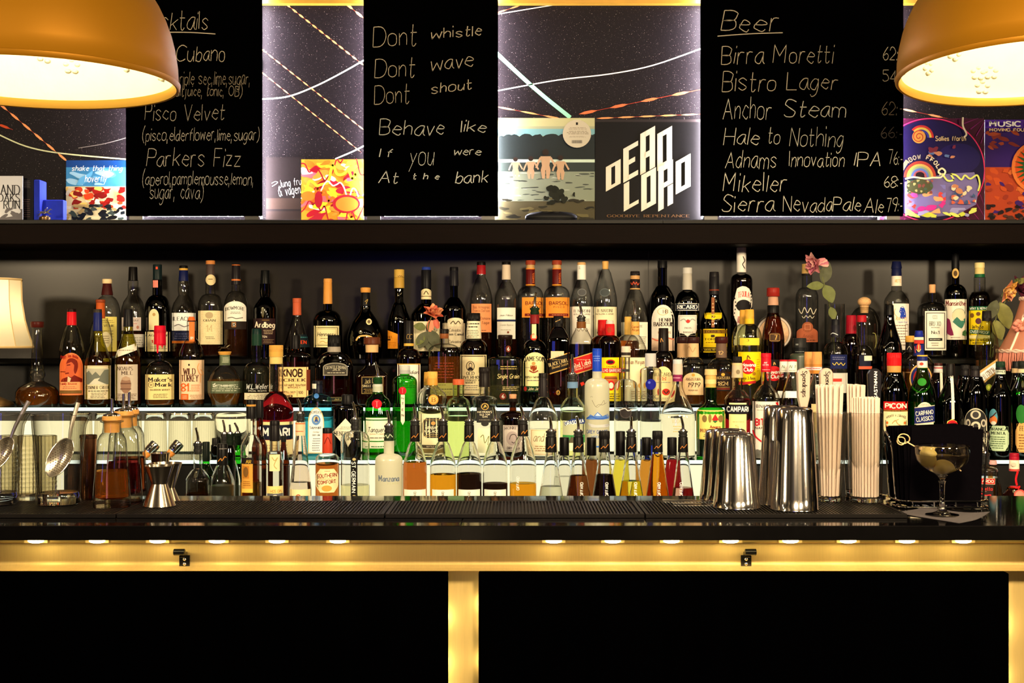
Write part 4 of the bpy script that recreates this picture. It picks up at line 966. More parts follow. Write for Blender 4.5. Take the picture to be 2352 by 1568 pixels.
bt('wine-green bourbon bottle with a black wax neck, slanted paper strip and grey label', 'B', 1155, 242, 1080, 742, 84, 'olive', ('whisky', 1010), [('f', 587, 745, 80, 92, (22, 20, 22))],
   [('S', 1040, 1232, 925, 990, (235, 222, 195), 70), ('l', 1060, 1215, 945, 970, 1, (160, 140, 110)), ('R', 1035, 1240, 1085, 1410, (205, 184, 158)), ('t', "NOAH'S", 1055, 1196, 1105, 1138, (70, 45, 35), 'f'), ('t', 'MILL', 1094, 1198, 1146, 1178, (70, 45, 35), 'f'),
    ('o', 1085, 1180, 1192, 1345, (150, 110, 85)), ('o', 1095, 1172, 1195, 1230, (185, 150, 120)), ('r', 1085, 1180, 1250, 1262, (110, 75, 58)), ('r', 1085, 1180, 1300, 1310, (110, 75, 58)), ('l', 1045, 1230, 1345, 1400, 4, (120, 90, 70))], st='w')
bt('square shouldered bourbon bottle dipped in dripping red wax', 'B', 1440, 268, 1180, 1050, 100, 'clear', ('whisky', 1240), [('w', 735, 905, 104, 112, (205, 16, 40)), ('r', 775, 800, 114, 114, (190, 12, 34))],
   [('R', 1307, 1568, 1175, 1402, (248, 215, 140)), ('t', "Maker's", 1336, 1552, 1203, 1240, INKC, 'B'), ('t', 'Mark', 1396, 1548, 1250, 1284, INKC, 'B'), ('w', [(1360+24*cos(a), 1268+24*sin(a)) for a in [i*.5 for i in range(14)]], 3, INKC), ('t', 'SIV', 1348, 1372, 1260, 1276, INKC, 'f'),
    ('t', 'BOURBON WHISKY', 1352, 1530, 1306, 1320, INKC, 'f'), ('l', 1370, 1515, 1345, 1390, 3, (130, 105, 70)), ('P', [(1406, 900), (1512, 900), (1518, 965), (1504, 972), (1498, 915), (1470, 915), (1462, 945), (1452, 915), (1430, 915), (1424, 985), (1412, 980)], (205, 16, 40))], n=3)
# ======== crop 2, origin (400, 560)
K(400, 560)
bt('whisky bottle with a deep blue neck, white label and navy band', 'A', 85, 222, 560, 455, 96, 'clear', ('dark', 795), [('k', 195, 222, 76, 80, BK), ('b', 220, 238, 80, 80, GLD), ('f', 236, 335, 80, 92, (18, 24, 66))],
   [('R', -20, 194, 620, 780, (246, 240, 228)), ('t', 'ILEACH', -12, 150, 656, 690, INKC, 'f'), ('w', [(0, 740), (40, 725), (90, 745), (140, 730), (180, 742)], 8, (120, 110, 110)), ('R', -20, 194, 786, 872, (28, 32, 62)), ('r', -20, 194, 872, 894, (190, 100, 30)), ('l', 0, 180, 800, 860, 3, (90, 90, 120))],
   P=[(332, 46), (360, 52), (420, 52), (460, 46), (490, 66), (530, 92), (580, 107), (620, 110), (1027, 110)])
bt('whisky bottle with a tan topped grey capsule and plain cream ribbed label', 'A', 327, 224, 560, 450, 92, 'clear', ('dark', 600), [('k', 150, 184, 84, 84, (205, 125, 60)), ('f', 182, 285, 74, 80, (72, 56, 50))],
   [('O', 284, 376, 275, 372, (232, 205, 150)), ('l', 305, 352, 305, 330, 1, (120, 95, 60)), ('R', 217, 437, 600, 905, (244, 220, 165)), ('l', 222, 432, 612, 890, 18, (232, 204, 146)), ('t', 'OBAN', 262, 372, 678, 698, INKC, 'f'), ('t', '14', 288, 345, 730, 788, (205, 178, 128), 'f'),
    ('l', 280, 366, 830, 858, 2, (120, 95, 65)), ('o', 280, 350, 612, 672, (190, 165, 120))])
bt('whisky bottle with an orange ringed black capsule and arched white label', 'A', 557, 218, 560, 425, 80, 'clear', ('brown', 700), [('k', 180, 205, 72, 76, (28, 18, 16)), ('b', 188, 194, 77, 77, (220, 110, 40)), ('f', 204, 365, 76, 84, (28, 24, 26)), ('b', 318, 332, 83, 84, (205, 110, 50))],
   [('A', 450, 650, 515, 696, (250, 238, 215)), ('t', 'BOWMORE', 462, 636, 568, 598, INKC, 'f', 0, 14), ('l', 495, 600, 608, 632, 2, (120, 105, 85)), ('w', [(480, 668), (520, 660), (560, 672), (620, 662)], 7, (100, 90, 80)),
    ('r', 452, 650, 698, 768, (38, 28, 24)), ('r', 518, 556, 705, 748, (215, 140, 70)), ('r', 522, 552, 709, 744, (38, 28, 24)), ('t', '12', 526, 550, 713, 740, W, 'f')])
bt('dark green whisky bottle with a black capsule and brown label in white lettering', 'A', 820, 226, 580, 480, 80, 'black', None, [('f', 238, 362, 78, 88, (14, 14, 14))],
   [('R', 714, 912, 670, 905, (44, 24, 24)), ('t', 'Ardbeg', 724, 908, 700, 755, (245, 225, 190), 'g'), ('l', 800, 900, 770, 815, 3, (200, 170, 130)), ('t', 'TEN', 792, 835, 826, 845, (245, 225, 190), 's'), ('l', 800, 900, 855, 895, 3, (140, 110, 80)), ('l', 780, 860, 682, 690, 1, GLD)],
   P=[(358, 45), (380, 50), (430, 52), (480, 44), (505, 62), (540, 92), (580, 110), (1027, 113)])
bt('empty cone shaped bottle with a copper capsule and small dark label', 'A', 1106, 260, 0, 0, 76, 'clear', ('black', 925), [('k', 488, 528, 80, 80, (190, 85, 50)), ('f', 526, 642, 76, 80, (200, 90, 55))],
   [('R', 1120, 1232, 815, 930, (22, 34, 38)), ('t', 'ZEN', 1112, 1192, 868, 900, (225, 70, 30), 'g'), ('l', 1130, 1215, 830, 850, 1, (60, 120, 120))], P=[(638, 38), (660, 40), (760, 72), (900, 112), (960, 126), (1027, 130)])
bt('round shouldered cognac bottle with a long gold capsule and ornate cream label', 'A', 1383, 262, 700, 595, 78, 'black', None, [('k', 312, 345, 76, 80, (225, 150, 70)), ('f', 343, 540, 76, 84, (222, 148, 66))],
   [('R', 1258, 1485, 737, 930, (242, 222, 160)), ('q', 1268, 1475, 750, 915, (110, 95, 50), 7), ('q', 1283, 1460, 765, 900, (190, 165, 100), 3), ('t', 'Hennessy', 1288, 1452, 793, 832, INKC, 'i'), ('l', 1310, 1430, 842, 858, 1, (150, 125, 80)), ('w', [(1310, 885), (1340, 875), (1370, 890), (1400, 875), (1430, 888)], 5, (205, 160, 70))])
bt('clear bourbon bottle with an orange neck strip and big orange numerals', 'B', 157, 232, 1020, 850, 86, 'clear', ('whisky', 1400), [('k', 655, 692, 52, 72, (225, 100, 40)), ('b', 690, 700, 78, 82, (40, 20, 16))],
   [('R', 134, 184, 700, 878, (238, 120, 55)), ('t', '81', 146, 172, 835, 860, W, 's'), ('R', 45, 270, 1045, 1402, (250, 205, 160)), ('o', 125, 142, 1078, 1098, INKC), ('t', 'WILD', 82, 192, 1120, 1176, (70, 30, 22), 'B'), ('t', 'TURKEY', 62, 218, 1180, 1238, (70, 30, 22), 'B'), ('t', '81', 62, 132, 1256, 1326, (235, 95, 30), 'B'),
    ('l', 142, 228, 1262, 1330, 4, (235, 130, 80)), ('r', 62, 128, 1350, 1402, (235, 100, 40)), ('l', 70, 120, 1360, 1395, 2, (250, 200, 160)), ('l', 138, 260, 1355, 1400, 4, (170, 120, 80)),
    ('w', [(225, 1075), (212, 1110), (222, 1150), (245, 1180), (262, 1165), (240, 1130)], 7, (235, 165, 100)), ('w', [(240, 1185), (238, 1250)], 5, (235, 165, 100))], st='m', foot=.95)
bl = bt('faceted round bourbon decanter with a horse and rider on its stopper', 'B', 456, 314, 0, 0, 96, 'clear', ('amber', 1218), [('f', 968, 998, 124, 100, (225, 160, 70)), ('b', 996, 1092, 92, 98, (96, 104, 76))],
   [('R', 424, 500, 1010, 1078, (104, 112, 82)), ('l', 432, 496, 1020, 1070, 4, (215, 210, 180)), ('R', 300, 613, 1236, 1345, (98, 106, 78)), ('w', [(345, 1270), (370, 1255), (350, 1285), (400, 1268), (440, 1278), (540, 1272)], 5, (230, 225, 200)), ('l', 340, 600, 1262, 1330, 4, (215, 210, 180))],
   n=2.6, P=[(1088, 48), (1100, 62), (1130, 96), (1180, 134), (1235, 155), (1300, 157), (1350, 152), (1410, 130), (1458, 116)])
horse(bl, 0, 0, Z(PY(968), 3.665)-ZB, .032, pbr('dark_cast', (.10, .08, .06), .3, .9))
bt('round bodied bourbon bottle with a dark green foil, clear glass and white script', 'B', 744, 254, 1180, 1062, 104, 'pale', ('whisky', 1340), [('f', 762, 815, 88, 94, (14, 38, 34)), ('b', 813, 915, 94, 96, (24, 52, 38))],
   [('t', 'W.L.Weller', 645, 845, 1258, 1308, (246, 240, 222), 'i'), ('t', 'SPECIAL RESERVE', 665, 835, 1316, 1330, (220, 210, 180), 's'), ('R', 632, 858, 1342, 1402, (240, 222, 180)), ('l', 650, 840, 1355, 1395, 3, (120, 100, 75))])
bt('flask shaped bourbon bottle with a black wax cap and square buff label', 'B', 1092, 274, 1030, 975, 94, 'amber', ('whisky', 1060), [('w', 820, 948, 88, 92, (18, 15, 15))],
   [('R', 958, 1208, 1108, 1380, (246, 200, 128)), ('t', 'KNOB', 966, 1155, 1122, 1200, (50, 28, 18), 'b'), ('t', 'CREEK', 986, 1182, 1212, 1238, (50, 28, 18), 'B'), ('t', 'Ky straight bourbon', 952, 1184, 1256, 1280, (60, 35, 22), 's'), ('t', 'WHISKEY', 1022, 1138, 1284, 1300, (60, 35, 22), 's'),
    ('t', 'SMALL batch', 982, 1092, 1322, 1340, (60, 35, 22), 's'), ('t', '100', 1118, 1160, 1324, 1350, (60, 35, 22), 's'), ('r', 1106, 1109, 1318, 1372, (60, 35, 22)), ('t', 'OB', 982, 1065, 1358, 1380, (50, 28, 18), 'b'), ('l', 985, 1085, 1343, 1352, 1, RED), ('r', 1192, 1226, 1132, 1318, (110, 45, 25))], n=4, dr=.6, st='q')
bt('flat whiskey bottle with an arched silver label and black screw cap', 'B', 1440, 350, 1130, 970, 112, 'amber', ('whisky', 1216), [('s', 820, 925, 114, 118, (16, 15, 15)), ('b', 923, 972, 116, 122, (165, 150, 130))],
   [('A', 1340, 1562, 1068, 1186, (142, 132, 112)), ('a', 1350, 1552, 1078, 1176, (70, 64, 54)), ('t', 'GENTLEMAN', 1362, 1542, 1100, 1126, (215, 200, 165), 'f', 0, 8), ('t', 'JACK', 1425, 1495, 1120, 1142, (215, 200, 165), 'f'), ('l', 1362, 1545, 1150, 1170, 1, (215, 200, 165)),
    ('R', 1378, 1575, 1378, 1416, (40, 42, 34)), ('t', 'Jack Daniel', 1440, 1560, 1388, 1406, (190, 160, 90), 'i'), ('q', 1380, 1573, 1380, 1414, (150, 130, 80), 3)], n=4, dr=.6)
# ======== crop 3, origin (800, 560)
K(800, 560)
bt('square whiskey decanter with a flat wooden stopper and black label', 'B', 213, 298, 1190, 1085, 124, 'amber', ('amber', 1180), [('x', 838, 905, 148, 150, (92, 44, 24)), ('b', 903, 978, 118, 114, (226, 178, 118))],
   [('R', 116, 318, 1192, 1352, (20, 16, 14)), ('q', 120, 314, 1196, 1348, (190, 150, 80), 4), ('t', "Jack Daniel's", 145, 300, 1208, 1252, (240, 210, 140), 'h', 6), ('t', 'SINGLE BARREL', 126, 308, 1268, 1288, (240, 215, 160), 'f'), ('l', 135, 300, 1300, 1340, 3, (190, 150, 80))], n=5, dr=.8, st='w', wt=124)
bt('brown whisky bottle with a long black capsule and white label in black script', 'B', 545, 222, 1040, 940, 84, 'amber', ('dark', 960), [('f', 690, 897, 84, 90, (22, 19, 19)), ('b', 895, 918, 90, 92, (225, 170, 70))],
   [('t', 'CC', 522, 570, 812, 855, (215, 165, 80), 'h'), ('R', 440, 650, 1078, 1440, (248, 238, 212)), ('r', 440, 650, 1078, 1086, GLD), ('t', 'Canadian', 455, 632, 1138, 1172, (30, 24, 20), 'i'), ('t', 'Club', 490, 585, 1180, 1216, (30, 24, 20), 'i'), ('l', 470, 620, 1235, 1300, 4, GRY)])
bt('flask bourbon bottle of red brown whiskey with a wood and black stopper', 'B', 864, 294, 1010, 895, 84, 'clear', ('whisky', 1012), [('k', 765, 806, 82, 84, (24, 18, 16)), ('x', 805, 852, 84, 80, (140, 78, 40))],
   [('R', 738, 960, 1252, 1366, (140, 132, 62)), ('l', 755, 900, 1262, 1276, 1, (70, 66, 30)), ('l', 800, 944, 1296, 1318, 1, (62, 58, 28)), ('l', 760, 930, 1325, 1360, 2, (90, 86, 44)), ('l', 760, 960, 1060, 1215, 6, (120, 45, 18))], n=3.2, dr=.62, st='q', yg=850)
bt('dark rye bottle with a white paper neck and a cream portrait label', 'B2', 1130, 258, 965, 855, 120, 'amber', ('dark', 880), [('s', 622, 698, 116, 118, (20, 17, 17)), ('b', 695, 852, 122, 138, (246, 230, 188))],
   [('l', 1062, 1180, 705, 760, 2, INKC), ('l', 1062, 1180, 770, 845, 5, (110, 95, 75)), ('R', 1010, 1246, 998, 1368, (244, 222, 168)), ('q', 1016, 1238, 1006, 1358, (90, 72, 48), 9), ('o', 1060, 1138, 1055, 1146, (30, 24, 20)), ('o', 1066, 1132, 1060, 1140, (220, 196, 146)), ('o', 1084, 1115, 1068, 1112, (70, 58, 46)),
    ('o', 1089, 1110, 1076, 1108, (232, 205, 160)), ('p', [(1074, 1136), (1084, 1112), (1116, 1112), (1126, 1136)], (40, 32, 28)), ('t', 'OLD', 1062, 1136, 1150, 1180, INKC, 'f'), ('t', 'OVERHOLT', 1018, 1232, 1188, 1212, INKC, 'f'), ('t', 'STRAIGHT RYE', 1030, 1222, 1218, 1234, INKC, 'f'),
    ('t', 'WHISKEY', 1054, 1146, 1238, 1256, INKC, 'f'), ('l', 1040, 1180, 1265, 1320, 3, GRY)])
bt('square crystal decanter of pale gold spirit with a flat dark cap and red number seals', 'B', 1412, 298, 1050, 1012, 130, 'pale', ('straw', 1272), [('x', 818, 860, 134, 130, (32, 18, 16))],
   [('O', 1418, 1464, 915, 975, (110, 40, 22)), ('t', '6', 1432, 1450, 925, 962, W, 's'), ('l', 1355, 1530, 1094, 1134, 2, (200, 170, 90)), ('t', 'Single Grain', 1340, 1536, 1170, 1212, (225, 200, 130), 'i'), ('l', 1370, 1540, 1280, 1325, 3, (215, 190, 120)),
    ('O', 1362, 1422, 1340, 1402, (105, 36, 22)), ('t', '6', 1382, 1404, 1354, 1388, W, 'f')], n=5, dr=.9, st='q')
bt('bulbous black cognac decanter with a gold cork and a small gold disc', 'A', 155, 330, 0, 0, 90, 'black', None, [('c', 392, 438, 92, 90, (222, 150, 66)), ('f', 436, 560, 80, 88, (20, 18, 18))],
   [('O', 160, 212, 672, 728, (240, 215, 150)), ('o', 172, 200, 684, 716, (120, 100, 70)), ('w', [(150, 520), (175, 500), (160, 540)], 5, (190, 150, 70)), ('W', [(70, 870), (95, 835), (150, 826), (205, 836), (230, 866)], 14, (225, 180, 100))], P=[(556, 44), (600, 48), (640, 78), (700, 122), (780, 152), (850, 165), (920, 162), (980, 150), (1027, 138)])
bt('slim dark green cognac bottle with a gold capsule and orange label', 'A', 458, 206, 720, 520, 80, 'dgreen', ('black', 600), [('f', 230, 300, 92, 92, (205, 160, 70)), ('f', 300, 398, 92, 94, (190, 145, 58))],
   [('w', [(445, 285), (453, 296), (462, 282), (470, 295), (478, 284), (487, 298), (495, 285)], 3, (120, 80, 30)), ('P', [(352, 775), (445, 812), (445, 942), (352, 942)], (242, 150, 36)), ('t', 'NEL', 356, 402, 828, 848, (120, 50, 14), 'f'), ('r', 352, 380, 855, 868, (50, 28, 20)), ('l', 356, 430, 880, 935, 4, (200, 110, 20))], st='m')
bt('black calvados bottle with a blue topped neck and cream label behind an orange rose', 'A', 702, 268, 640, 535, 90, 'black', None, [('k', 208, 236, 78, 82, (36, 54, 130)), ('f', 234, 400, 92, 92, (18, 17, 20))],
   [('A', 651, 751, 402, 498, (238, 214, 160)), ('w', [(680, 455), (700, 425), (722, 455)], 8, (90, 70, 40)), ('r', 654, 748, 468, 474, (110, 85, 50)), ('R', 588, 826, 697, 965, (244, 226, 178)), ('w', [(720, 772), (733, 791), (747, 766), (760, 788), (773, 769), (787, 794), (800, 772)], 4, (120, 100, 70)), ('w', [(690, 900), (720, 870), (745, 905), (790, 860)], 5, (60, 50, 40))], st='m')
bt('dark brown calvados bottle with a black neck and scroll topped white label', 'A', 952, 216, 600, 480, 72, 'dgreen', ('black', 490), [('f', 208, 240, 76, 80, (18, 16, 18)), ('f', 238, 378, 76, 84, (26, 24, 28))],
   [('A', 893, 1036, 664, 742, (244, 226, 180)), ('w', [(920, 720), (945, 695), (965, 720), (990, 695), (1010, 720)], 8, (90, 70, 45)), ('R', 850, 1052, 712, 930, (226, 205, 165)), ('t', 'Calvados', 905, 1010, 760, 790, (70, 55, 40), 'i'), ('t', 'Adrien Camut', 862, 1042, 800, 824, INKC, 'B'), ('t', 'Calvados', 900, 1016, 866, 892, (70, 55, 40), 'i')], st='m')
bt('nearly empty clear brandy bottle with red foil and a handwritten orange label', 'A', 1197, 206, 510, 300, 76, 'clear', ('dark', 800), [('k', 160, 192, 78, 80, BK), ('f', 190, 274, 78, 84, (150, 22, 26))],
   [('R', 1108, 1289, 538, 795, (240, 150, 92)), ('t', 'Bas Armagnac', 1122, 1272, 555, 582, (95, 55, 40), 'l'), ('t', 'Francis Darroze', 1122, 1272, 588, 612, (95, 55, 40), 'l'), ('t', 'Domaine', 1190, 1278, 655, 682, (95, 55, 40), 'l'), ('t', "l'age", 1205, 1268, 694, 722, (95, 55, 40), 'l'), ('l', 1140, 1250, 770, 785, 1, (130, 70, 50))], st='m')
bt('clear brandy bottle with a silver gold capsule and white label split by a navy stripe', 'A', 1422, 208, 500, 340, 76, 'clear', ('dark', 860), [('k', 160, 188, 78, 80, BK), ('f', 186, 322, 74, 80, (215, 190, 160))],
   [('R', 1340, 1505, 573, 855, (248, 238, 214)), ('r', 1340, 1505, 680, 698, (36, 44, 78)), ('t', 'Jean Fillioux', 1362, 1480, 634, 650, INKC, 'i'), ('t', 'Grande Reserve', 1366, 1484, 720, 738, (180, 165, 140), 'i'), ('l', 1370, 1480, 768, 780, 1, (170, 150, 120)), ('o', 1430, 1448, 785, 805, (140, 60, 30))], st='m')
# ======== crop 4, origin (1180, 560)
K(1180, 560)
for cx, lab, lx in ((150, 'pisco bottle with a rust cap and orange label, its lettering crossed by a steel pourer', 88), (388, 'pisco bottle with a rust cap and orange label in full view', 302)):
    bt(lab, 'A', cx, 234, 470, 378, 86, 'cool', ('clear', 680), [('k', 148, 188, 86, 88, (150, 58, 34)), ('b', 187, 225, 74, 78, (200, 150, 90)), ('f', 222, 375, 82, 84, (92, 20, 18)), ('b', 222, 230, 84, 84, (235, 130, 30)), ('b', 365, 376, 86, 86, (240, 150, 40))],
       [('T', 'BARSOL', cx+18, cx+36, 255, 350, (225, 110, 50), 's', 90), ('R', lx-14, lx+200, 480, 662, (246, 148, 52)), ('t', 'BARSOL', lx+16, lx+188, 516, 550, (110, 30, 22), 's'), ('t', 'PISCO', lx+56, lx+156, 560, 576, (150, 60, 26), 's'), ('r', lx+12, lx+192, 626, 650, (120, 28, 22)), ('l', lx+20, lx+185, 632, 645, 1, (225, 150, 90))])
bt('slim clear grappa bottle with a white paper neck and cream label', 'A', 610, 206, 545, 325, 78, 'cool', ('clear', 560), [('c', 165, 192, 76, 80, TAN), ('b', 190, 322, 80, 82, (246, 236, 215))],
   [('l', 585, 600, 200, 230, 2, (120, 100, 80)), ('O', 574, 654, 402, 470, (120, 118, 112)), ('o', 580, 648, 408, 464, (84, 82, 80)), ('R', 508, 713, 563, 900, (248, 234, 210)), ('t', 'B. NARDINI', 540, 688, 590, 616, (95, 80, 70), 'f'), ('t', 'DISTILLERIA A VAPORE', 538, 688, 626, 640, (110, 95, 80), 's'), ('w', [(570, 769), (587, 786), (603, 764), (620, 783), (637, 766), (653, 788), (670, 769)], 4, (120, 100, 80)), ('l', 630, 690, 670, 720, 4, (140, 120, 100))], st='m')
bt('slim clear grappa bottle with a bare cork and cream label', 'A', 825, 214, 545, 225, 62, 'cool', ('clear', 560), [('c', 155, 228, 58, 52, (232, 172, 92))],
   [('O', 774, 866, 400, 474, (100, 104, 100)), ('o', 780, 860, 406, 468, (70, 74, 72)), ('R', 720, 926, 565, 900, (248, 230, 182)), ('t', 'B. NARDINI', 752, 888, 586, 614, (95, 80, 60), 'f'), ('t', 'DISTILLERIA A VAPORE', 740, 900, 624, 638, (110, 95, 70), 's'), ('t', 'M', 750, 775, 790, 808, INKC, 'f')], st='m')
bt('clear liqueur bottle with a black and red lettered neck, half behind the rum bottles', 'A', 1092, 248, 690, 410, 84, 'clear', ('clear', 720), [('s', 247, 285, 84, 88, (30, 24, 24)), ('b', 284, 318, 84, 88, (205, 150, 90)), ('f', 316, 402, 88, 92, (36, 24, 22)), ('b', 400, 410, 92, 92, (225, 170, 100))],
   [('W', [(1054, 347), (1067, 366), (1079, 341), (1092, 363), (1105, 344), (1117, 369), (1130, 347)], 6, (215, 80, 50)), ('R', 967, 1206, 703, 950, (246, 234, 205)), ('t', 'TE', 1130, 1162, 730, 752, INKC, 'f'), ('l', 1120, 1195, 830, 900, 5, (130, 115, 95))], st='m')
bt('black pastis bottle with a large arched white label shading to peach', 'A', 1338, 220, 500, 375, 84, 'black', None, [('k', 150, 216, 84, 88, (16, 15, 16))],
   [('A', 1240, 1448, 547, 962, (246, 232, 208)), ('r', 1241, 1447, 850, 960, (240, 200, 165)), ('w', [(1245, 850), (1300, 870), (1370, 845), (1446, 862)], 12, (225, 120, 90)), ('w', [(1310+45*cos(i*.7)+32, 608+32*sin(i*.7)) for i in range(10)], 4, (225, 190, 110)), ('t', 'HB', 1344, 1388, 592, 625, (120, 95, 60), 'f'),
    ('t', 'HENRI', 1310, 1412, 668, 698, (50, 36, 32), 'B'), ('t', 'BARDOUIN', 1260, 1444, 704, 740, (50, 36, 32), 'B'), ('t', 'PASTIS', 1300, 1416, 788, 806, (170, 110, 80), 'f')], st='m')
bt('dark green whiskey bottle with a steel pourer, red foil neck and cream arched label', 'B', 189, 214, 965, 860, 84, 'dgreen', ('black', 1000), [('f', 636, 718, 84, 86, (130, 26, 28))] + [('p', 200, 440, 575, 640, 88, (22, 42, 22))],
   [('R', 162, 203, 722, 850, (238, 224, 165)), ('O', 150, 209, 806, 868, (205, 50, 30)), ('t', 'JJS', 165, 194, 826, 848, W, 'f'), ('A', 83, 297, 975, 1282, (246, 230, 160)), ('t', 'JAMESON', 90, 282, 1018, 1058, INKC, 'B', 0, 10), ('p', [(150, 1095), (208, 1095), (208, 1125), (180, 1150), (150, 1125)], (150, 60, 26)), ('w', [(155, 1100), (204, 1140)], 6, (235, 190, 120)), ('w', [(204, 1100), (155, 1140)], 6, (235, 190, 120)),
    ('w', [(140, 1140), (180, 1156), (220, 1140)], 10, (150, 40, 24)), ('o', 162, 196, 1060, 1092, (205, 150, 80)), ('l', 100, 150, 1105, 1118, 1, GRY), ('t', 'IRISH WHISKEY', 104, 290, 1190, 1208, INKC, 'f'), ('l', 110, 280, 1215, 1240, 1, GRY), ('r', 83, 297, 1280, 1332, (24, 52, 28)), ('t', 'John Jameson', 130, 280, 1288, 1318, (225, 205, 150), 'i'), ('o', 88, 118, 1284, 1326, (190, 50, 40))])
bt('square whisky bottle with a slanting black label edged in gold', 'B', 402, 202, 880, 748, 76, 'amber', ('whisky', 1160), [('s', 650, 745, 90, 92, (20, 17, 16))],
   [('w', [(375, 700), (420, 680)], 6, (205, 160, 90)), ('R', 334, 452, 965, 1062, (238, 205, 160)), ('S', 303, 503, 1005, 1150, (205, 155, 70), 62), ('s', 303, 503, 1015, 1140, (26, 20, 18), 62), ('t', 'BLACK LABEL', 312, 492, 1052, 1082, (235, 200, 130), 'f', 16), ('t', 'Blended Scotch', 340, 490, 1085, 1108, (200, 160, 90), 'i', 16), ('l', 345, 470, 1036, 1046, 1, (200, 160, 90)),
    ('w', [(400+16*cos(i*.8), 1338+20*sin(i*.8)) for i in range(9)], 4, (205, 150, 70)), ('t', '12', 390, 412, 1326, 1350, (215, 165, 80), 'f')], n=6, st='m', foot=.97)
bt('square whisky bottle with a slanting red label and steel pourer', 'B', 608, 202, 890, 755, 78, 'clear', ('clear', 1300), [('b', 700, 760, 84, 86, (120, 70, 30)), ('p', 590, 530, 655, 705, 84, 'bk')],
   [('S', 508, 709, 1005, 1160, (215, 165, 90), 62), ('s', 508, 709, 1014, 1151, (190, 28, 26), 62), ('t', 'Red Label', 540, 694, 1058, 1100, (252, 225, 190), 'f', 16), ('t', 'Blended Scotch', 548, 694, 1102, 1124, (240, 190, 150), 'i', 16), ('l', 560, 690, 1036, 1048, 1, (240, 180, 140)), ('P', [(598, 1250), (628, 1240), (640, 1262), (610, 1280)], (225, 50, 30))], n=6, st='m', foot=.97)
bt('brown rum bottle with a red screw cap, half hidden behind its twin', 'B2', 800, 220, 900, 820, 84, 'amber', ('dark', 920), [('s', 683, 822, 84, 90, (208, 30, 28))], [])
bt('brown sugar cane spirit bottle with a red cap and bright yellow label', 'B', 865, 206, 905, 822, 84, 'amber', ('dark', 880), [('k', 690, 722, 66, 70, (230, 200, 180)), ('s', 720, 822, 86, 90, (205, 28, 28))],
   [('O', 842, 880, 748, 800, (170, 60, 30)), ('R', 772, 968, 1022, 1415, (250, 215, 20)), ('o', 830, 912, 1040, 1088, (190, 26, 30)), ('o', 842, 900, 1050, 1078, (40, 20, 30)), ('t', 'CACHACA', 836, 920, 1098, 1112, (80, 50, 20), 's'), ('r', 772, 968, 1118, 1160, (215, 32, 30)), ('t', 'VELHO BARREIRO', 774, 966, 1124, 1154, (252, 244, 225), 's'),
    ('p', [(822, 1190), (925, 1190), (938, 1235), (925, 1290), (822, 1290), (810, 1235)], (195, 105, 50)), ('r', 815, 932, 1205, 1212, (90, 45, 20)), ('o', 842, 912, 1230, 1318, (205, 30, 28)), ('o', 856, 898, 1246, 1302, (245, 225, 190)), ('l', 800, 930, 1340, 1400, 3, (90, 60, 20))])
bt('rum bottle with a gold cap and copper coloured spirit, peeping out behind the pourer rum', 'B2', 1030, 200, 900, 815, 64, 'clear', ('copper', 870), [('s', 655, 818, 64, 68, (222, 172, 80))], [])
bt('clear rum bottle with a gold lettered neck, steel pourer and cream label', 'B', 1092, 206, 960, 820, 74, 'clear', ('gold', 1290), [('b', 700, 818, 80, 84, (226, 168, 84)), ('p', 1078, 510, 640, 702, 76, 'bk')],
   [('t', 'Captain', 1062, 1128, 735, 756, (150, 70, 30), 'i'), ('t', 'Morgan', 1064, 1128, 762, 784, (150, 70, 30), 'i'), ('R', 994, 1184, 1022, 1415, (248, 230, 180)), ('t', "Captain Morgan", 996, 1176, 1044, 1082, (110, 40, 30), 'f'), ('o', 1120, 1172, 1250, 1300, (235, 170, 70)), ('l', 1070, 1170, 1320, 1400, 4, (170, 120, 70))], st='m')
bt('dark rum bottle with a tall black cap and a cream label carrying a red numeral', 'B', 1348, 184, 1080, 965, 92, 'clear', ('dark', 1035), [('f', 757, 962, 88, 96, (26, 18, 16))],
   [('w', [(1322, 885), (1328, 850), (1345, 880)], 6, (215, 150, 80)), ('A', 1262, 1430, 1102, 1415, (250, 220, 150)), ('t', 'BACARDI', 1276, 1424, 1158, 1190, (60, 45, 35), 'f'), ('t', '8', 1338, 1372, 1196, 1230, (215, 50, 30), 'f'), ('l', 1290, 1415, 1238, 1255, 1, GRY), ('o', 1335, 1408, 1302, 1362, (205, 50, 34)), ('w', [(1350, 1320), (1372, 1345), (1394, 1320)], 8, INKC), ('l', 1300, 1410, 1380, 1410, 2, GRY)], n=3)
# ======== crop 5, origin (1560, 540)
K(1560, 540)
bt('dark green pastis bottle with a silver capsule and white lettered blue panel', 'A', 73, 222, 620, 500, 88, 'dgreen', ('black', 640), [('k', 292, 345, 86, 88, (205, 196, 180)), ('f', 343, 492, 84, 92, (190, 178, 158))],
   [('R', -34, 178, 612, 678, (225, 215, 200)), ('r', -30, 174, 618, 672, (18, 22, 36)), ('t', 'RICARD', -18, 166, 628, 662, (246, 240, 226), 'B'), ('B', -8, 158, 718, 912, (244, 230, 208)), ('q', 0, 150, 728, 902, (170, 150, 130), 3), ('w', [(10, 770), (45, 755), (78, 790), (115, 755), (145, 770)], 9, (170, 165, 150)), ('o', 62, 98, 758, 790, (205, 60, 50)), ('t', 'PASTIS', 50, 110, 828, 842, INKC, 'f'), ('t', 'MARSEILLE', 36, 128, 866, 880, INKC, 'f')])
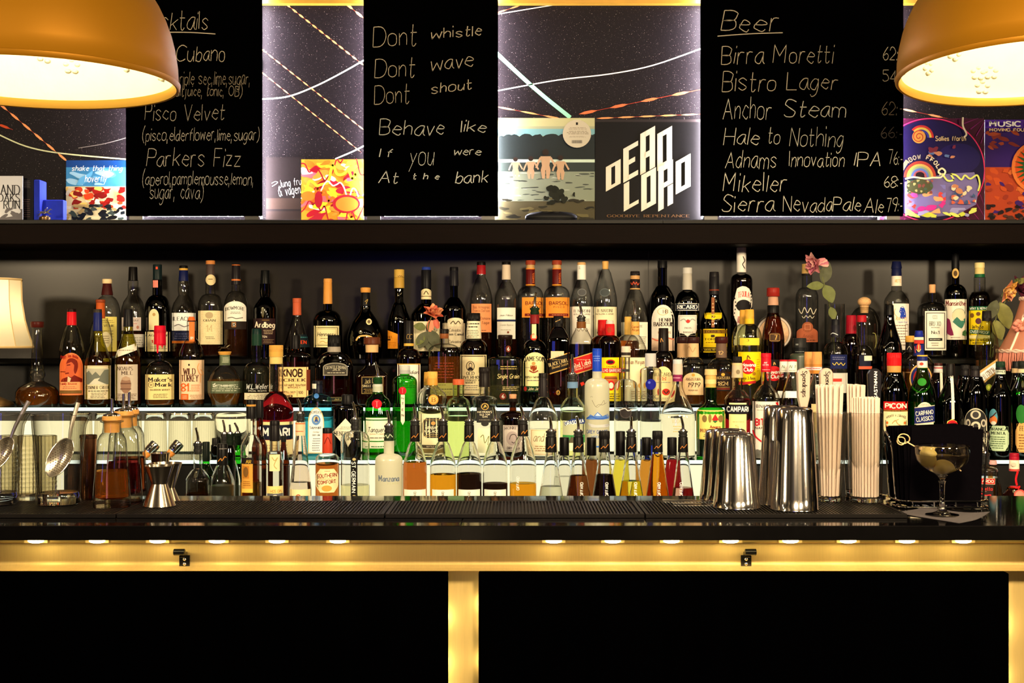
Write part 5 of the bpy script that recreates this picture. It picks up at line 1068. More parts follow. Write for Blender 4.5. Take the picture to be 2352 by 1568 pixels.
bt('black brandy bottle with a bronze neck strip and yellow labels', 'A', 315, 246, 810, 545, 84, 'black', None, [('k', 330, 375, 84, 88, (30, 26, 26)), ('f', 373, 535, 88, 92, (28, 25, 26)), ('b', 488, 500, 92, 92, (120, 50, 30))],
   [('R', 290, 318, 560, 830, (150, 90, 56)), ('l', 294, 314, 570, 820, 8, (225, 190, 130)), ('B', 228, 384, 698, 762, (250, 210, 30)), ('t', '10', 286, 324, 722, 740, INKC, 'f'), ('r', 232, 380, 704, 709, (120, 90, 20)), ('R', 192, 432, 843, 1056, (250, 208, 26)), ('r', 192, 432, 850, 884, (150, 105, 30)), ('t', 'TORRES', 224, 386, 856, 878, (40, 28, 16), 'f'),
    ('r', 286, 320, 896, 918, (60, 42, 20)), ('t', 'TORRES', 224, 400, 926, 944, (50, 36, 18), 'f'), ('l', 236, 390, 955, 975, 1, (150, 110, 20)), ('r', 192, 432, 1008, 1016, (40, 28, 16)), ('r', 192, 432, 1020, 1044, (40, 28, 16)), ('t', 'GRAN RESERVA', 226, 400, 1024, 1040, (240, 205, 60), 's')], st='w')
bt('tall tequila bottle with a white paper neck and curvy white label outlined in black dots', 'A', 560, 200, 440, 345, 78, 'cool', ('black', 350), [('c', 93, 132, 72, 72, (205, 160, 110)), ('b', 112, 335, 86, 88, (240, 226, 205))],
   [('w', [(575, 190), (590, 230), (572, 262), (592, 300)], 8, (60, 40, 34)), ('P', catmull([(520, 480), (570, 458), (630, 480), (656, 560), (655, 640), (625, 700), (600, 800), (590, 900), (560, 980), (500, 1000), (492, 930), (520, 860), (520, 790), (490, 720), (490, 600)], 2), (244, 228, 205)),
    ('r', 468, 656, 700, 940, (0, 0, 0))][:2] + [('o', 512, 650, 580, 690, (30, 26, 26)), ('t', 'TEQUILA', 530, 632, 510, 560, (215, 60, 45), 'B', 0, 12), ('t', 'DOS', 526, 552, 730, 790, (215, 60, 45), 'B', -8)] + [('o', 496+8*sin(i*.9), 506+8*sin(i*.9), 560+i*33, 576+i*33, (20, 18, 18)) for i in range(12)] + [('o', 640+6*sin(i), 649+6*sin(i), 520+i*28, 534+i*28, (20, 18, 18)) for i in range(6)], st='q')
bt('amber rum bottle with a dark red stopper and a black label holding a red disc', 'B', 846, 204, 960, 700, 100, 'amber', ('dark', 940), [('x', 473, 552, 116, 120, (140, 34, 26)), ('f', 548, 632, 88, 98, (190, 140, 110)), ('f', 630, 700, 108, 112, (18, 16, 16))],
   [('X', 810, 912, 880, 960, (70, 48, 32)), ('t', '7', 856, 884, 898, 940, (215, 160, 80), 'B'), ('q', 815, 907, 888, 952, (190, 140, 70), 3), ('B', 748, 945, 1120, 1400, (24, 18, 16)), ('o', 780, 930, 1178, 1312, (205, 28, 34)), ('t', 'Havana', 790, 924, 1212, 1248, (250, 235, 215), 'b'), ('t', 'Club', 826, 908, 1254, 1290, (250, 235, 215), 'b'), ('w', [(850, 1170), (855, 1145), (868, 1165)], 8, (205, 150, 80)), ('t', '7', 880, 910, 1335, 1370, GLD, 'f')], st='m')
md = bt('round medallion shaped brandy flask with a coin like relief on its front', 'A', 852, 340, 0, 0, 60, None, None, [], [], n=2, yg=640, P=[(640, 40), (1027, 40)])
mb = MB(); kx_ = 3.90/F/3.92; R_ = 168*kx_; zc0 = Z(PY(880), 3.9)-ZA
Mx = Matrix.Translation((0, 0, max(zc0, R_+.001))) @ Matrix.Rotation(pi/2, 4, 'X')
mb.lathe([(-.030, R_*.6), (-.022, R_*.9), (-.008, R_), (.008, R_), (.020, R_*.93)], pbr('dark_flask', (.05, .04, .035), .15), 40, M=Mx); mb.build('glass_body', md)
mb = MB(); mb.lathe([(.020, R_*.93), (.024, R_*.90), (.024, R_*.80), (.0215, R_*.78)], pbr('dull_pewter', (.20, .17, .14), .4, .7), 40, M=Mx, cap0=False); mb.build('relief_rim', md)
mb = MB(); mb.lathe([(.0216, R_*.78), (.023, R_*.66), (.027, R_*.3), (.028, .001)], pbr('tan_relief', (.50, .30, .16), .5, noise=.5, scale=120, bump=.6), 32, M=Mx, cap0=False); mb.build('coin_relief', md)
mb = MB(); mb.lathe([(0, .016), (.03, .015), (.032, .018), (.04, .018)], pbr('dark_flask', (.05, .04, .035), .15), 24, c=(0, 0, max(zc0, R_+.001)+R_*.97)); mb.build('neck', md)
bt('clear bottle with a copper lower label, a pink rose flopped over its gold cap', 'A', 1150, 208, 560, 470, 92, 'cool', ('clear', 850), [('f', 258, 348, 92, 96, (205, 160, 90)), ('b', 346, 360, 96, 96, (30, 24, 22))],
   [('W', [(1075, 662), (1102, 704), (1128, 650), (1155, 698), (1182, 656), (1208, 710), (1235, 662)], 7, (205, 190, 160)), ('w', [(1105, 728), (1123, 745), (1142, 723), (1160, 742), (1178, 725), (1197, 747), (1215, 728)], 5, (205, 190, 160)), ('A', 1056, 1248, 830, 962, (176, 92, 58)), ('O', 1106, 1206, 780, 874, (150, 78, 46)), ('q', 1130, 1182, 800, 850, (205, 130, 90), 4), ('t', 'Anejo', 1110, 1200, 890, 925, (110, 50, 34), 'h'), ('l', 1070, 1235, 935, 955, 1, (90, 45, 30))])
bt('dark grey spirit bottle with a square black cap and greenish body', 'B2', 1084, 180, 1095, 1062, 110, pbr('grey_green_ceramic', (.055, .07, .05), .3), None, [('k', 925, 1012, 122, 124, (44, 42, 40)), ('b', 1010, 1066, 112, 112, (30, 30, 30))], [('l', 1045, 1075, 962, 1005, 1, (150, 150, 140)), ('l', 1040, 1130, 1040, 1055, 1, (140, 140, 130))])
bt('rum bottle with a dark wooden cap and a gold twelve on its neck band', 'B', 380, 266, 1215, 1105, 100, 'clear', ('whisky', 1230), [('x', 912, 972, 116, 120, (62, 22, 20)), ('b', 970, 1102, 96, 102, (110, 84, 66))],
   [('t', '12', 352, 396, 1042, 1074, (225, 180, 110), 'f'), ('A', 310, 472, 1230, 1402, (40, 26, 20)), ('o', 378, 412, 1240, 1268, GLD), ('t', 'ANGOSTURA', 326, 458, 1272, 1296, (225, 185, 110), 'f'), ('t', '1824', 346, 444, 1318, 1352, (230, 190, 120), 'f'), ('r', 330, 455, 1365, 1370, (190, 130, 60)), ('r', 330, 455, 1380, 1386, (190, 60, 40))], n=2.6)
bt('rum bottle with a black cap peeping out behind the tan neck rum', 'B2', 30, 190, 1210, 1095, 96, 'clear', ('gold', 1230), [('x', 915, 972, 110, 114, (44, 20, 18)), ('b', 970, 1100, 96, 100, (205, 160, 110))], [])
bt('rum bottle with a tan paper neck and arched cream label showing a year', 'B', 126, 212, 1215, 1100, 104, 'clear', ('whisky', 1400), [('x', 915, 972, 114, 118, (52, 24, 22)), ('b', 970, 1096, 100, 106, (226, 182, 128))],
   [('w', [(65, 1040), (90, 1000), (120, 1050), (145, 1010)], 5, (190, 140, 90)), ('A', 34, 218, 1236, 1438, (248, 205, 150)), ('q', 44, 208, 1300, 1432, (220, 170, 110), 3), ('o', 112, 142, 1244, 1272, GLD), ('t', 'ANGOSTURA', 60, 192, 1284, 1308, (60, 34, 26), 'f'), ('t', '1919', 70, 184, 1326, 1370, (50, 28, 22), 'i'), ('t', 'PREMIUM RUM', 82, 166, 1390, 1402, (110, 70, 50), 's')], n=2.6)
bt('white rum bottle peeping out with a second gold cap behind the yellow label rum', 'B2', 575, 200, 930, 800, 62, 'pale', ('straw', 990), [('s', 672, 800, 60, 64, (222, 160, 60))], [])
bt('pale rum bottle with a gold cap and yellow label bearing a red disc', 'B', 632, 226, 935, 800, 80, 'pale', ('straw', 985), [('s', 668, 755, 80, 84, (225, 165, 60)), ('b', 752, 798, 86, 88, (235, 185, 40))],
   [('R', 545, 722, 925, 990, (240, 210, 60)), ('t', '3', 608, 628, 936, 956, (90, 60, 20), 'f'), ('B', 530, 736, 1050, 1352, (252, 212, 20)), ('o', 556, 684, 1118, 1252, (200, 30, 34)), ('t', 'Havana', 562, 690, 1148, 1184, (252, 240, 225), 'b'), ('t', 'Club', 582, 664, 1190, 1228, (252, 240, 225), 'b'), ('w', [(612, 1118), (618, 1084), (640, 1112)], 9, (110, 60, 20)), ('t', 'Anejo 3 Anos', 548, 686, 1272, 1300, (70, 44, 20), 'B'), ('o', 660, 690, 1230, 1262, (190, 130, 30)), ('s', 560, 690, 1316, 1340, (190, 40, 34), 18), ('l', 698, 724, 1110, 1230, 6, (200, 150, 20))])
bt('clear spirit bottle with a white label and blue printed neck, standing behind the straws', 'B', 1408, 232, 1085, 960, 88, 'cool', ('clear', 1200), [('k', 755, 812, 78, 82, (22, 22, 26)), ('f', 810, 918, 84, 90, (30, 28, 34))],
   [('w', [(1360, 895), (1385, 880), (1430, 898)], 6, (225, 225, 215)), ('R', 1362, 1512, 1075, 1202, (26, 32, 74)), ('w', [(1380, 1150), (1399, 1168), (1418, 1145), (1438, 1166), (1457, 1148), (1476, 1171), (1495, 1150)], 6, (225, 190, 70)), ('l', 1380, 1495, 1090, 1125, 2, (120, 120, 150)), ('R', 1300, 1516, 1240, 1420, (240, 230, 210)), ('r', 1385, 1465, 1290, 1318, (225, 70, 50))])
# ======== crop 6, origin (1952, 540)
K(1952, 540)
bt('dark liqueur bottle with a crimson capsule, second of two red capped bottles behind the straws', 'B2', 12, 180, 1010, 890, 100, 'amber', ('dark', 900), [('f', 720, 888, 92, 100, (150, 18, 34))], [('O', 30, 56, 808, 860, (110, 20, 26))])
bt('clear bottle with a flat red cap and long bare neck beside the black champagne bottle', 'B', 106, 206, 1090, 990, 96, 'clear', ('black', 1110), [('k', 720, 782, 88, 90, (165, 22, 32))], [('R', 85, 190, 1080, 1195, (24, 26, 44)), ('r', 130, 200, 1085, 1130, (240, 225, 190)), ('r', 80, 200, 1180, 1205, (230, 90, 60))])
bt('round clear tequila bottle stoppered with a big cork ball', 'A', 130, 296, 830, 645, 96, 'clear', ('straw', 900), [], [('w', [(205, 880), (230, 890), (238, 960), (225, 1020)], 4, (180, 170, 90))], yg=645, wt=140)
cb = bpy.data.objects.new
mb = MB(); k_ = 3.9/F/3.92; mb.blob((0, 0, Z(PY(600), 3.9)-ZA), (60*k_, 60*k_, 44*k_), pbr('cork', (.62, .36, .16), .8, noise=.4, scale=260, bump=.4), 24, 12)
mb.lathe([(Z(PY(700), 3.9)-ZA, 34*k_), (Z(PY(635), 3.9)-ZA, 40*k_)], MATS['cork'], 20)
mb.build('cork_stopper', bpy.data.objects[[o.name for o in COL.objects if o.get('label', '').startswith('round clear tequila')][0]])
bt('black champagne bottle with a dark lip standing before the horse label tequila', 'B', 356, 236, 1060, 720, 84, 'black', ('black', 1100), [('k', 628, 718, 76, 86, (16, 15, 15))], [('O', 330, 385, 1010, 1060, (52, 54, 46)), ('o', 336, 379, 1016, 1054, (30, 32, 28))], st='w')
bt('clear tequila bottle with a navy wax top and white label with a blue horse head', 'A', 420, 228, 600, 500, 92, 'clear', ('clear', 620), [('w', 236, 300, 78, 100, (20, 24, 58)), ('w', 298, 368, 88, 96, (22, 26, 60)), ('b', 366, 458, 94, 94, (238, 218, 190))],
   [('t', 'ARETTE', 405, 460, 396, 426, (230, 160, 60), 's'), ('R', 386, 532, 615, 1032, (246, 230, 208)), ('p', catmull([(455, 650), (480, 640), (500, 680), (505, 740), (470, 752), (450, 740), (458, 710), (444, 690)], 2), (40, 66, 165)), ('w', [(410, 660), (400, 700), (430, 740)], 4, GLD), ('t', 'ARETTE', 412, 520, 738, 765, (230, 165, 60), 'f'), ('t', 'Tequila Azul', 425, 515, 770, 790, (120, 130, 170), 'i'),
    ('l', 405, 525, 800, 1000, 8, (150, 130, 115)), ('q', 500, 528, 800, 920, (120, 100, 90), 3)], st='m')
bt('clear square shouldered mezcal bottle with a cork and white label framed in grey', 'A', 742, 270, 700, 600, 82, 'cool', ('clear', 730), [('c', 443, 520, 62, 58, (222, 160, 105))],
   [('R', 676, 868, 682, 1036, (246, 238, 214)), ('q', 686, 858, 696, 1022, (110, 104, 96), 8), ('l', 740, 796, 715, 758, 3, GRY), ('t', 'BRU-XO', 716, 820, 776, 816, (40, 36, 34), 'f'), ('l', 725, 815, 822, 840, 1, GRY), ('t', 'No.1', 734, 806, 860, 888, (60, 54, 50), 'f'), ('r', 710, 833, 926, 950, (34, 30, 28)), ('l', 720, 825, 932, 944, 1, W), ('l', 730, 810, 960, 1000, 2, (170, 150, 130))], st='q')
bt('tall black absinthe bottle with a gold neck medallion and watercolour label', 'A', 950, 208, 540, 440, 70, 'black', None, [('k', 130, 172, 76, 80, (15, 14, 15)), ('f', 170, 300, 68, 72, (18, 17, 18))],
   [('O', 920, 982, 298, 388, (226, 180, 100)), ('o', 934, 968, 318, 370, (90, 66, 40)), ('R', 855, 1050, 575, 940, (246, 228, 200)), ('t', 'Mansinthe', 864, 1044, 588, 636, (110, 34, 30), 'g'), ('o', 920, 1040, 660, 790, (222, 205, 160)), ('p', catmull([(925, 780), (965, 735), (1000, 770), (1040, 745), (1030, 800), (1005, 840), (960, 810)], 2), (60, 115, 95)),
    ('p', catmull([(862, 740), (900, 760), (915, 830), (935, 900), (880, 890), (872, 820)], 2), (130, 40, 75)), ('p', catmull([(1015, 870), (1045, 850), (1048, 905), (1012, 900)], 2), (70, 110, 60)), ('w', [(925, 700), (960, 665), (1020, 670), (1044, 730)], 3, (120, 140, 120)), ('l', 900, 1000, 910, 930, 1, GRY)])
bt('dark rum bottle with a cream cap and yellow label under a green band', 'A', 1168, 196, 590, 505, 106, 'clear', ('black', 515), [('k', 247, 295, 92, 94, (238, 212, 140)), ('f', 293, 352, 86, 90, (225, 196, 120)), ('b', 350, 380, 96, 96, (24, 84, 48))],
   [('R', 1072, 1264, 640, 985, (250, 210, 24)), ('r', 1072, 1264, 640, 676, (18, 88, 52)), ('t', 'WRAY & NEPHEW', 1078, 1256, 646, 670, (244, 240, 220), 's'), ('o', 1080, 1118, 700, 742, (120, 80, 30)), ('o', 1136, 1176, 690, 726, (110, 70, 40)), ('o', 1130, 1184, 745, 800, (90, 50, 60)), ('t', 'White', 1096, 1200, 806, 842, (40, 30, 14), 'i'),
    ('s', 1078, 1262, 852, 892, (20, 84, 52), -16), ('t', 'OVERPROOF', 1082, 1256, 858, 886, (244, 240, 215), 's', -4), ('r', 1074, 1262, 900, 930, (245, 225, 150)), ('t', 'WRAY & NEPHEW', 1078, 1258, 936, 952, (20, 18, 12), 's'), ('l', 1090, 1250, 958, 980, 1, INKC)])
bt('pale liqueur bottle with a black screw cap and slanted white label edged in gold', 'B', 1232, 216, 1010, 770, 84, 'pale', ('straw', 1125), [('s', 680, 772, 82, 90, (22, 18, 18))],
   [('P', [(1130, 1250), (1330, 1110), (1330, 1230), (1130, 1400)], (205, 160, 90)), ('p', [(1130, 1275), (1330, 1135), (1330, 1215), (1130, 1370)], (250, 244, 230)), ('t', 'FALERNUM', 1180, 1322, 1222, 1290, (120, 90, 50), 'f', 36), ('t', 'VELVET', 1225, 1290, 1205, 1220, (120, 90, 50), 's', 36), ('O', 1225, 1280, 1340, 1400, (130, 140, 40)), ('o', 1238, 1262, 1352, 1386, (190, 190, 70))], st='m')
bt('whisky bottle with a gold topped black neck between the champagne and the blue capped bottle', 'B2', 540, 170, 1140, 1050, 78, 'clear', ('whisky', 1200), [('s', 905, 962, 80, 84, (228, 165, 70)), ('f', 960, 1052, 78, 84, (30, 26, 26))], [('w', [(515, 1030), (535, 1000), (555, 1030)], 5, (205, 190, 160)), ('R', 470, 600, 1230, 1400, (190, 140, 90))])
bt('round amber rum bottle with a shiny blue knob cap and anchor printed neck', 'B', 622, 262, 1180, 1080, 92, 'clear', ('amber', 1240), [('x', 858, 914, 70, 84, (26, 40, 130)), ('b', 912, 1084, 82, 98, (36, 44, 110))],
   [('R', 580, 664, 918, 942, (240, 220, 180)), ('r', 578, 666, 945, 975, (190, 50, 40)), ('o', 600, 640, 975, 1050, (205, 60, 45)), ('w', [(620, 985), (620, 1045)], 6, (245, 210, 120)), ('w', [(600, 1025), (620, 1048), (640, 1025)], 6, (245, 210, 120)), ('w', [(585, 1000), (590, 1060)], 5, (225, 80, 50)),
    ('O', 536, 740, 1160, 1420, (215, 165, 90)), ('o', 548, 728, 1175, 1405, (34, 40, 100)), ('o', 570, 706, 1205, 1380, (190, 40, 40))], n=2.3)
# ======== crop 8, origin (400, 800): lower glass shelf and front row
K(400, 800)
bt('big bottle of dark red bitter with a gold capped long clear neck', 'C', 918, 316, 570, 400, 130, 'clear', ('red', 388), [('s', -30, 30, 128, 128, (208, 150, 66)), ('b', 28, 75, 128, 128, (212, 160, 72)), ('b', 74, 140, 118, 120, (222, 190, 110))],
   [('R', 770, 1070, 662, 690, (244, 220, 150)), ('r', 770, 1070, 690, 822, (26, 28, 44)), ('t', 'CAMPARI', 672, 1042, 714, 796, (246, 236, 220), 'b'), ('r', 770, 1070, 826, 985, (238, 214, 150)), ('l', 800, 1040, 860, 960, 4, (190, 150, 100))], st='m')
bt('square sky blue gin bottle with a black cap and tall arched portrait label', 'C', 1293, 258, 500, 412, 100, 'blue', ('blue', 620), [('k', 290, 325, 92, 94, (16, 18, 26)), ('f', 323, 402, 86, 94, (18, 20, 34))],
   [('R', 1240, 1280, 318, 362, (225, 215, 190)), ('O', 1258, 1304, 405, 450, (70, 120, 180)), ('A', 1205, 1350, 530, 945, (225, 195, 130)), ('a', 1213, 1342, 540, 936, (248, 246, 234)), ('t', 'BOMBAY', 1226, 1328, 566, 592, (40, 46, 60), 'f', 0, 10), ('o', 1238, 1318, 596, 690, (100, 140, 190)), ('o', 1254, 1302, 610, 666, (225, 205, 140)), ('p', [(1262, 660), (1270, 630), (1290, 630), (1298, 660)], (50, 80, 150)), ('o', 1268, 1292, 614, 640, (120, 90, 70)),
    ('t', 'SAPPHIRE', 1222, 1330, 702, 722, (40, 46, 60), 'f', 0, -6), ('t', 'Distilled', 1250, 1304, 744, 758, GRY, 'i'), ('t', 'DRY GIN', 1244, 1312, 772, 786, (60, 66, 80), 'f'), ('l', 1240, 1316, 800, 925, 6, (150, 150, 150))], n=4, dr=.75, st='q')
bt('squat black apothecary gin bottle with a diamond shaped cream label', 'C', 1560, 290, 560, 500, 110, 'black', ('black', 560), [('k', 415, 500, 104, 106, (20, 18, 18))],
   [('D', 1424, 1660, 630, 885, (244, 232, 196)), ('t', "HENDRICK'S", 1440, 1640, 746, 784, (40, 36, 32), 'f'), ('l', 1490, 1600, 700, 730, 2, GRY), ('t', 'GIN', 1505, 1580, 806, 828, (40, 36, 32), 'f')], st='q')
bt('small round shouldered clear bottle with a steel pourer and a little dark liqueur', 'D', 214, 232, 1200, 1085, 84, 'clear', ('dark', 1300), [('p', 196, 715, 850, 950, 88, 'bk')], [], st='m')
bt('dark capped bottle with a slim green glass neck behind the small clear pourer bottle', 'D2', 288, 190, 1190, 1012, 62, 'green', ('red', 1140), [('f', 840, 1015, 66, 70, (20, 26, 20))], [], st='w')
bt('clear sloping syrup bottle with a black capsule in gold script, bearing cloudy pale liqueur', 'D', 434, 222, 1230, 1045, 92, 'clear', ('cloud', 1230), [('f', 855, 1048, 96, 100, (16, 14, 13))], [('w', [(395, 1018), (420, 990), (430, 1010), (455, 975), (470, 985)], 6, (205, 130, 50)), ('l', 395, 480, 895, 912, 1, (140, 130, 120))], st='m')
bt('clear sloping syrup bottle with a black capsule, tucked behind the cloudy liqueur', 'D2', 512, 170, 1210, 995, 70, 'clear', ('cloud', 1230), [('f', 848, 998, 74, 78, (18, 16, 15))], [('w', [(525, 960), (535, 930), (545, 945)], 5, (205, 140, 60))], st='m')
for cx, tip, w_, g_, lab in ((455, (438, 645), 90, 'olive', 'dark pourer bottle, first of three close set pourers beside the cloudy liqueur'), (505, (500, 688), 90, 'dgreen', 'dark green pourer bottle, middle of three close set pourers beside the cloudy liqueur'),
        (572, (545, 670), 120, 'green', 'bright green bottle with a slim steel pourer next to the gold banded amber bottle')):
    bt(lab, 'C' if cx == 455 else 'D2', cx, w_+(60 if cx > 560 else 0), 1120 if cx > 560 else 960, 870, 62, g_, ('green', 1140) if cx > 560 else None, [('p', tip[0], tip[1], 765 if cx < 560 else 760, 870, 76, (20, 30, 18) if cx > 460 else 'bk')], [], st='w', dd=-.03 if cx == 505 else (-.05 if cx == 455 else .0))
bt('low black capped flask standing on the lower glass shelf before the light panel', 'C', 376, 92, 880, 862, 72, 'black', None, [('k', 806, 868, 74, 76, (28, 26, 24))], [])
bt('amber liqueur bottle with a gold banded black capsule and dark topped amber label', 'D', 693, 192, 890, 775, 84, 'clear', ('amber', 1200), [('k', 460, 505, 86, 88, (18, 15, 14)), ('b', 503, 520, 88, 88, (200, 140, 60)), ('f', 518, 632, 88, 90, (20, 17, 16))],
   [('R', 605, 716, 983, 1040, (30, 22, 20)), ('t', 'AR', 645, 692, 1004, 1034, (225, 180, 60), 'f'), ('r', 608, 708, 1040, 1262, (215, 150, 60)), ('r', 616, 674, 1058, 1170, (190, 120, 40)), ('o', 622, 668, 1066, 1160, (120, 80, 34)), ('l', 612, 690, 1190, 1240, 3, (150, 90, 30)), ('r', 608, 708, 1262, 1298, (235, 190, 80))], st='m')
bt('amber liqueur bottle with a black capsule standing behind its gold banded twin', 'D2', 770, 140, 900, 790, 60, 'amber', ('orange', 1080), [('f', 462, 622, 66, 70, (20, 18, 18))], [], st='m')
bt('clear ribbed cordial bottle with a black cap and grey crest label at its foot', 'D', 906, 156, 960, 925, 90, 'clear', ('clear', 1000), [('k', 648, 690, 90, 92, (20, 16, 16)), ('f', 688, 832, 88, 94, (24, 20, 20))],
   [('R', 858, 952, 955, 1105, (236, 220, 160)), ('w', [(880, 980), (905, 1010), (930, 985), (900, 1050), (925, 1085)], 7, (190, 160, 90)), ('R', 832, 982, 1240, 1306, (246, 216, 130)), ('t', 'HOS GIN', 866, 970, 1272, 1300, (190, 130, 60), 's'), ('R', 838, 978, 1308, 1420, (96, 94, 96)), ('o', 880, 936, 1318, 1378, (220, 205, 180))], st='q', wt=90)
bt('small dark capped bottle peeping out behind the clear ribbed cordial', 'D2', 985, 116, 1080, 838, 42, 'amber', ('dark', 1060), [('k', 786, 840, 46, 48, (22, 20, 20))], [], st='w')
bt('tall slender clear liqueur bottle with a pink neck label and steel pourer', 'D', 1138, 200, 1260, 790, 90, 'rose', ('clear', 1200), [('p', 1112, 450, 585, 660, 84, 'bk')],
   [('R', 1083, 1178, 668, 785, (246, 200, 150)), ('r', 1083, 1178, 672, 682, (225, 110, 60)), ('l', 1092, 1170, 736, 756, 1, (190, 80, 50)), ('R', 1042, 1228, 1270, 1420, (248, 226, 165)), ('o', 1095, 1140, 1312, 1360, (190, 90, 60)), ('o', 1104, 1131, 1322, 1350, (240, 210, 150))], st='c')
bt('round shouldered whiskey liqueur bottle with a red neck and octagonal cream label', 'D', 1380, 218, 1030, 940, 84, 'clear', ('copper', 1030), [('k', 715, 762, 88, 90, (22, 18, 18)), ('f', 760, 938, 90, 94, (190, 60, 36))],
   [('w', [(1352, 860), (1382, 800), (1412, 860)], 6, (120, 26, 20)), ('X', 1276, 1478, 1085, 1298, (250, 226, 165)), ('l', 1350, 1410, 1098, 1112, 1, (190, 70, 50)), ('t', 'SOUTHERN', 1286, 1466, 1126, 1164, (150, 30, 26), 's', 4), ('t', 'COMFORT', 1292, 1458, 1186, 1220, (150, 30, 26), 's', 4), ('o', 1328, 1420, 1232, 1286, (215, 160, 70)), ('l', 1300, 1440, 1170, 1180, 1, (200, 110, 60))], st='q')
# ======== crop 9, origin (800, 800)
K(800, 800)
bt('fluted clear elderflower bottle with a vertical black label and steel pourer', 'D', 62, 262, 860, 742, 90, 'clear', ('straw', 1225), [('p', 40, 480, 635, 738, 88, 'bk')],
   [('R', 24, 48, 800, 950, (18, 16, 15)), ('P', [(22, 975), (82, 975), (88, 1000), (82, 1030), (82, 1310), (88, 1340), (70, 1365), (34, 1365), (18, 1340), (22, 1310)], (16, 14, 13)), ('t', 'ST-GERMAIN', 30, 66, 1020, 1298, (250, 244, 225), 's', -90), ('o', 36, 68, 985, 1010, (190, 170, 110)), ('o', 36, 68, 1318, 1345, (190, 170, 110))], st='q')
bt('frosted white apple liqueur bottle with a short dark green capsule and steel pourer', 'D', 366, 248, 1030, 945, 92, 'frost', None, [('f', 758, 832, 88, 90, (30, 42, 26)), ('p', 348, 556, 690, 762, 88, 'bk')],
   [('w', [(325, 800), (340, 780), (355, 805), (375, 775), (400, 800)], 6, (205, 215, 170)), ('T', 'Manzana', 272, 458, 1145, 1200, (110, 120, 130), 'g'), ('t', 'VERDE', 350, 455, 1208, 1224, (225, 220, 160), 'l')], st='q')
def gif(cx, w_, tip, lk, ly, lab, lbl=True, top=690, g_='clear', st='m'):
    L = [('w', [(cx-32, 808), (cx-8, 785), (cx+4, 800), (cx+30, 765)], 5, (215, 130, 50))]
    if lbl: L += [('R', cx-98, cx+98, 1272, 1420, (252, 240, 212)), ('t', 'GIFFARD', cx-12, cx+12, 1288, 1372, (60, 54, 48), 's', 90)]
    bt(lab, 'D', cx, w_, 1075, 836, 82, g_, (lk, ly), [('f', 688, 836, 88, 92, (18, 14, 12)), ('p', tip, 522, 648, 692, 92, 'bk')], L, st=st)
gif(600, 216, 590, 'copper', 1020, 'syrup bottle of red brown liqueur with gold tinged shoulders, a black neck and steel pourer')
gif(852, 236, 826, 'orange', 1130, 'syrup bottle of orange liqueur over a white label, with a black neck and steel pourer')
gif(1088, 226, 1070, 'black', 1122, 'syrup bottle two fifths full of black liqueur, first of the black pair')
gif(1322, 226, 1306, 'black', 1210, 'syrup bottle a third full of black liqueur, second of the black pair')
bt('step shouldered green gin bottle with a silver ring, red seal and steel pourer', 'C', 265, 242, 600, 410, 90, 'green', ('green', 620), [('b', 320, 342, 84, 86, (205, 200, 180)), ('b', 341, 390, 90, 92, (190, 190, 160)), ('p', 240, 120, 258, 322, 84, (18, 60, 22))],
   [('O', 212, 302, 458, 542, (200, 24, 40)), ('t', 'T', 236, 278, 474, 526, (240, 120, 120), 'f'), ('R', 156, 376, 625, 832, (248, 240, 205)), ('r', 156, 376, 640, 650, (40, 110, 50)), ('t', 'Tanqueray', 172, 362, 708, 756, (30, 30, 26), 'i'), ('t', 'EXPORT STRENGTH', 195, 345, 766, 776, (190, 150, 90), 's'), ('l', 180, 350, 790, 820, 1, GRY), ('r', 156, 376, 842, 900, (240, 236, 205)), ('l', 200, 335, 872, 896, 1, (30, 110, 40))],
   P=[(388, 45), (405, 48), (435, 70), (455, 98), (490, 112), (560, 114), (580, 120), (610, 121), (980, 121)])
bt('slim bright green gin bottle with a silver cap, red seal and vertical cream label', 'C', 508, 222, 330, 240, 88, 'green', ('green', 540), [('s', 153, 195, 98, 98, (200, 195, 180)), ('b', 194, 228, 102, 104, (175, 172, 160))],
   [('O', 453, 523, 345, 416, (190, 26, 40)), ('t', 'T', 474, 502, 358, 402, (235, 110, 110), 'f'), ('P', [(472, 416), (508, 416), (508, 655), (490, 690), (472, 655)], (244, 226, 190)), ('t', 'N', 478, 500, 440, 458, INKC, 's'), ('t', 'T', 480, 500, 484, 508, INKC, 's'), ('t', 'E', 482, 498, 540, 562, INKC, 's'), ('t', 'N', 480, 500, 590, 612, INKC, 's')], st='q', foot=.85)
bt('gin bottle with a gold cap peeping out behind the gold capped sealed gin', 'C2', 720, 200, 500, 350, 80, 'clear', ('clear', 560), [('s', 212, 332, 74, 80, (222, 160, 66))], [])
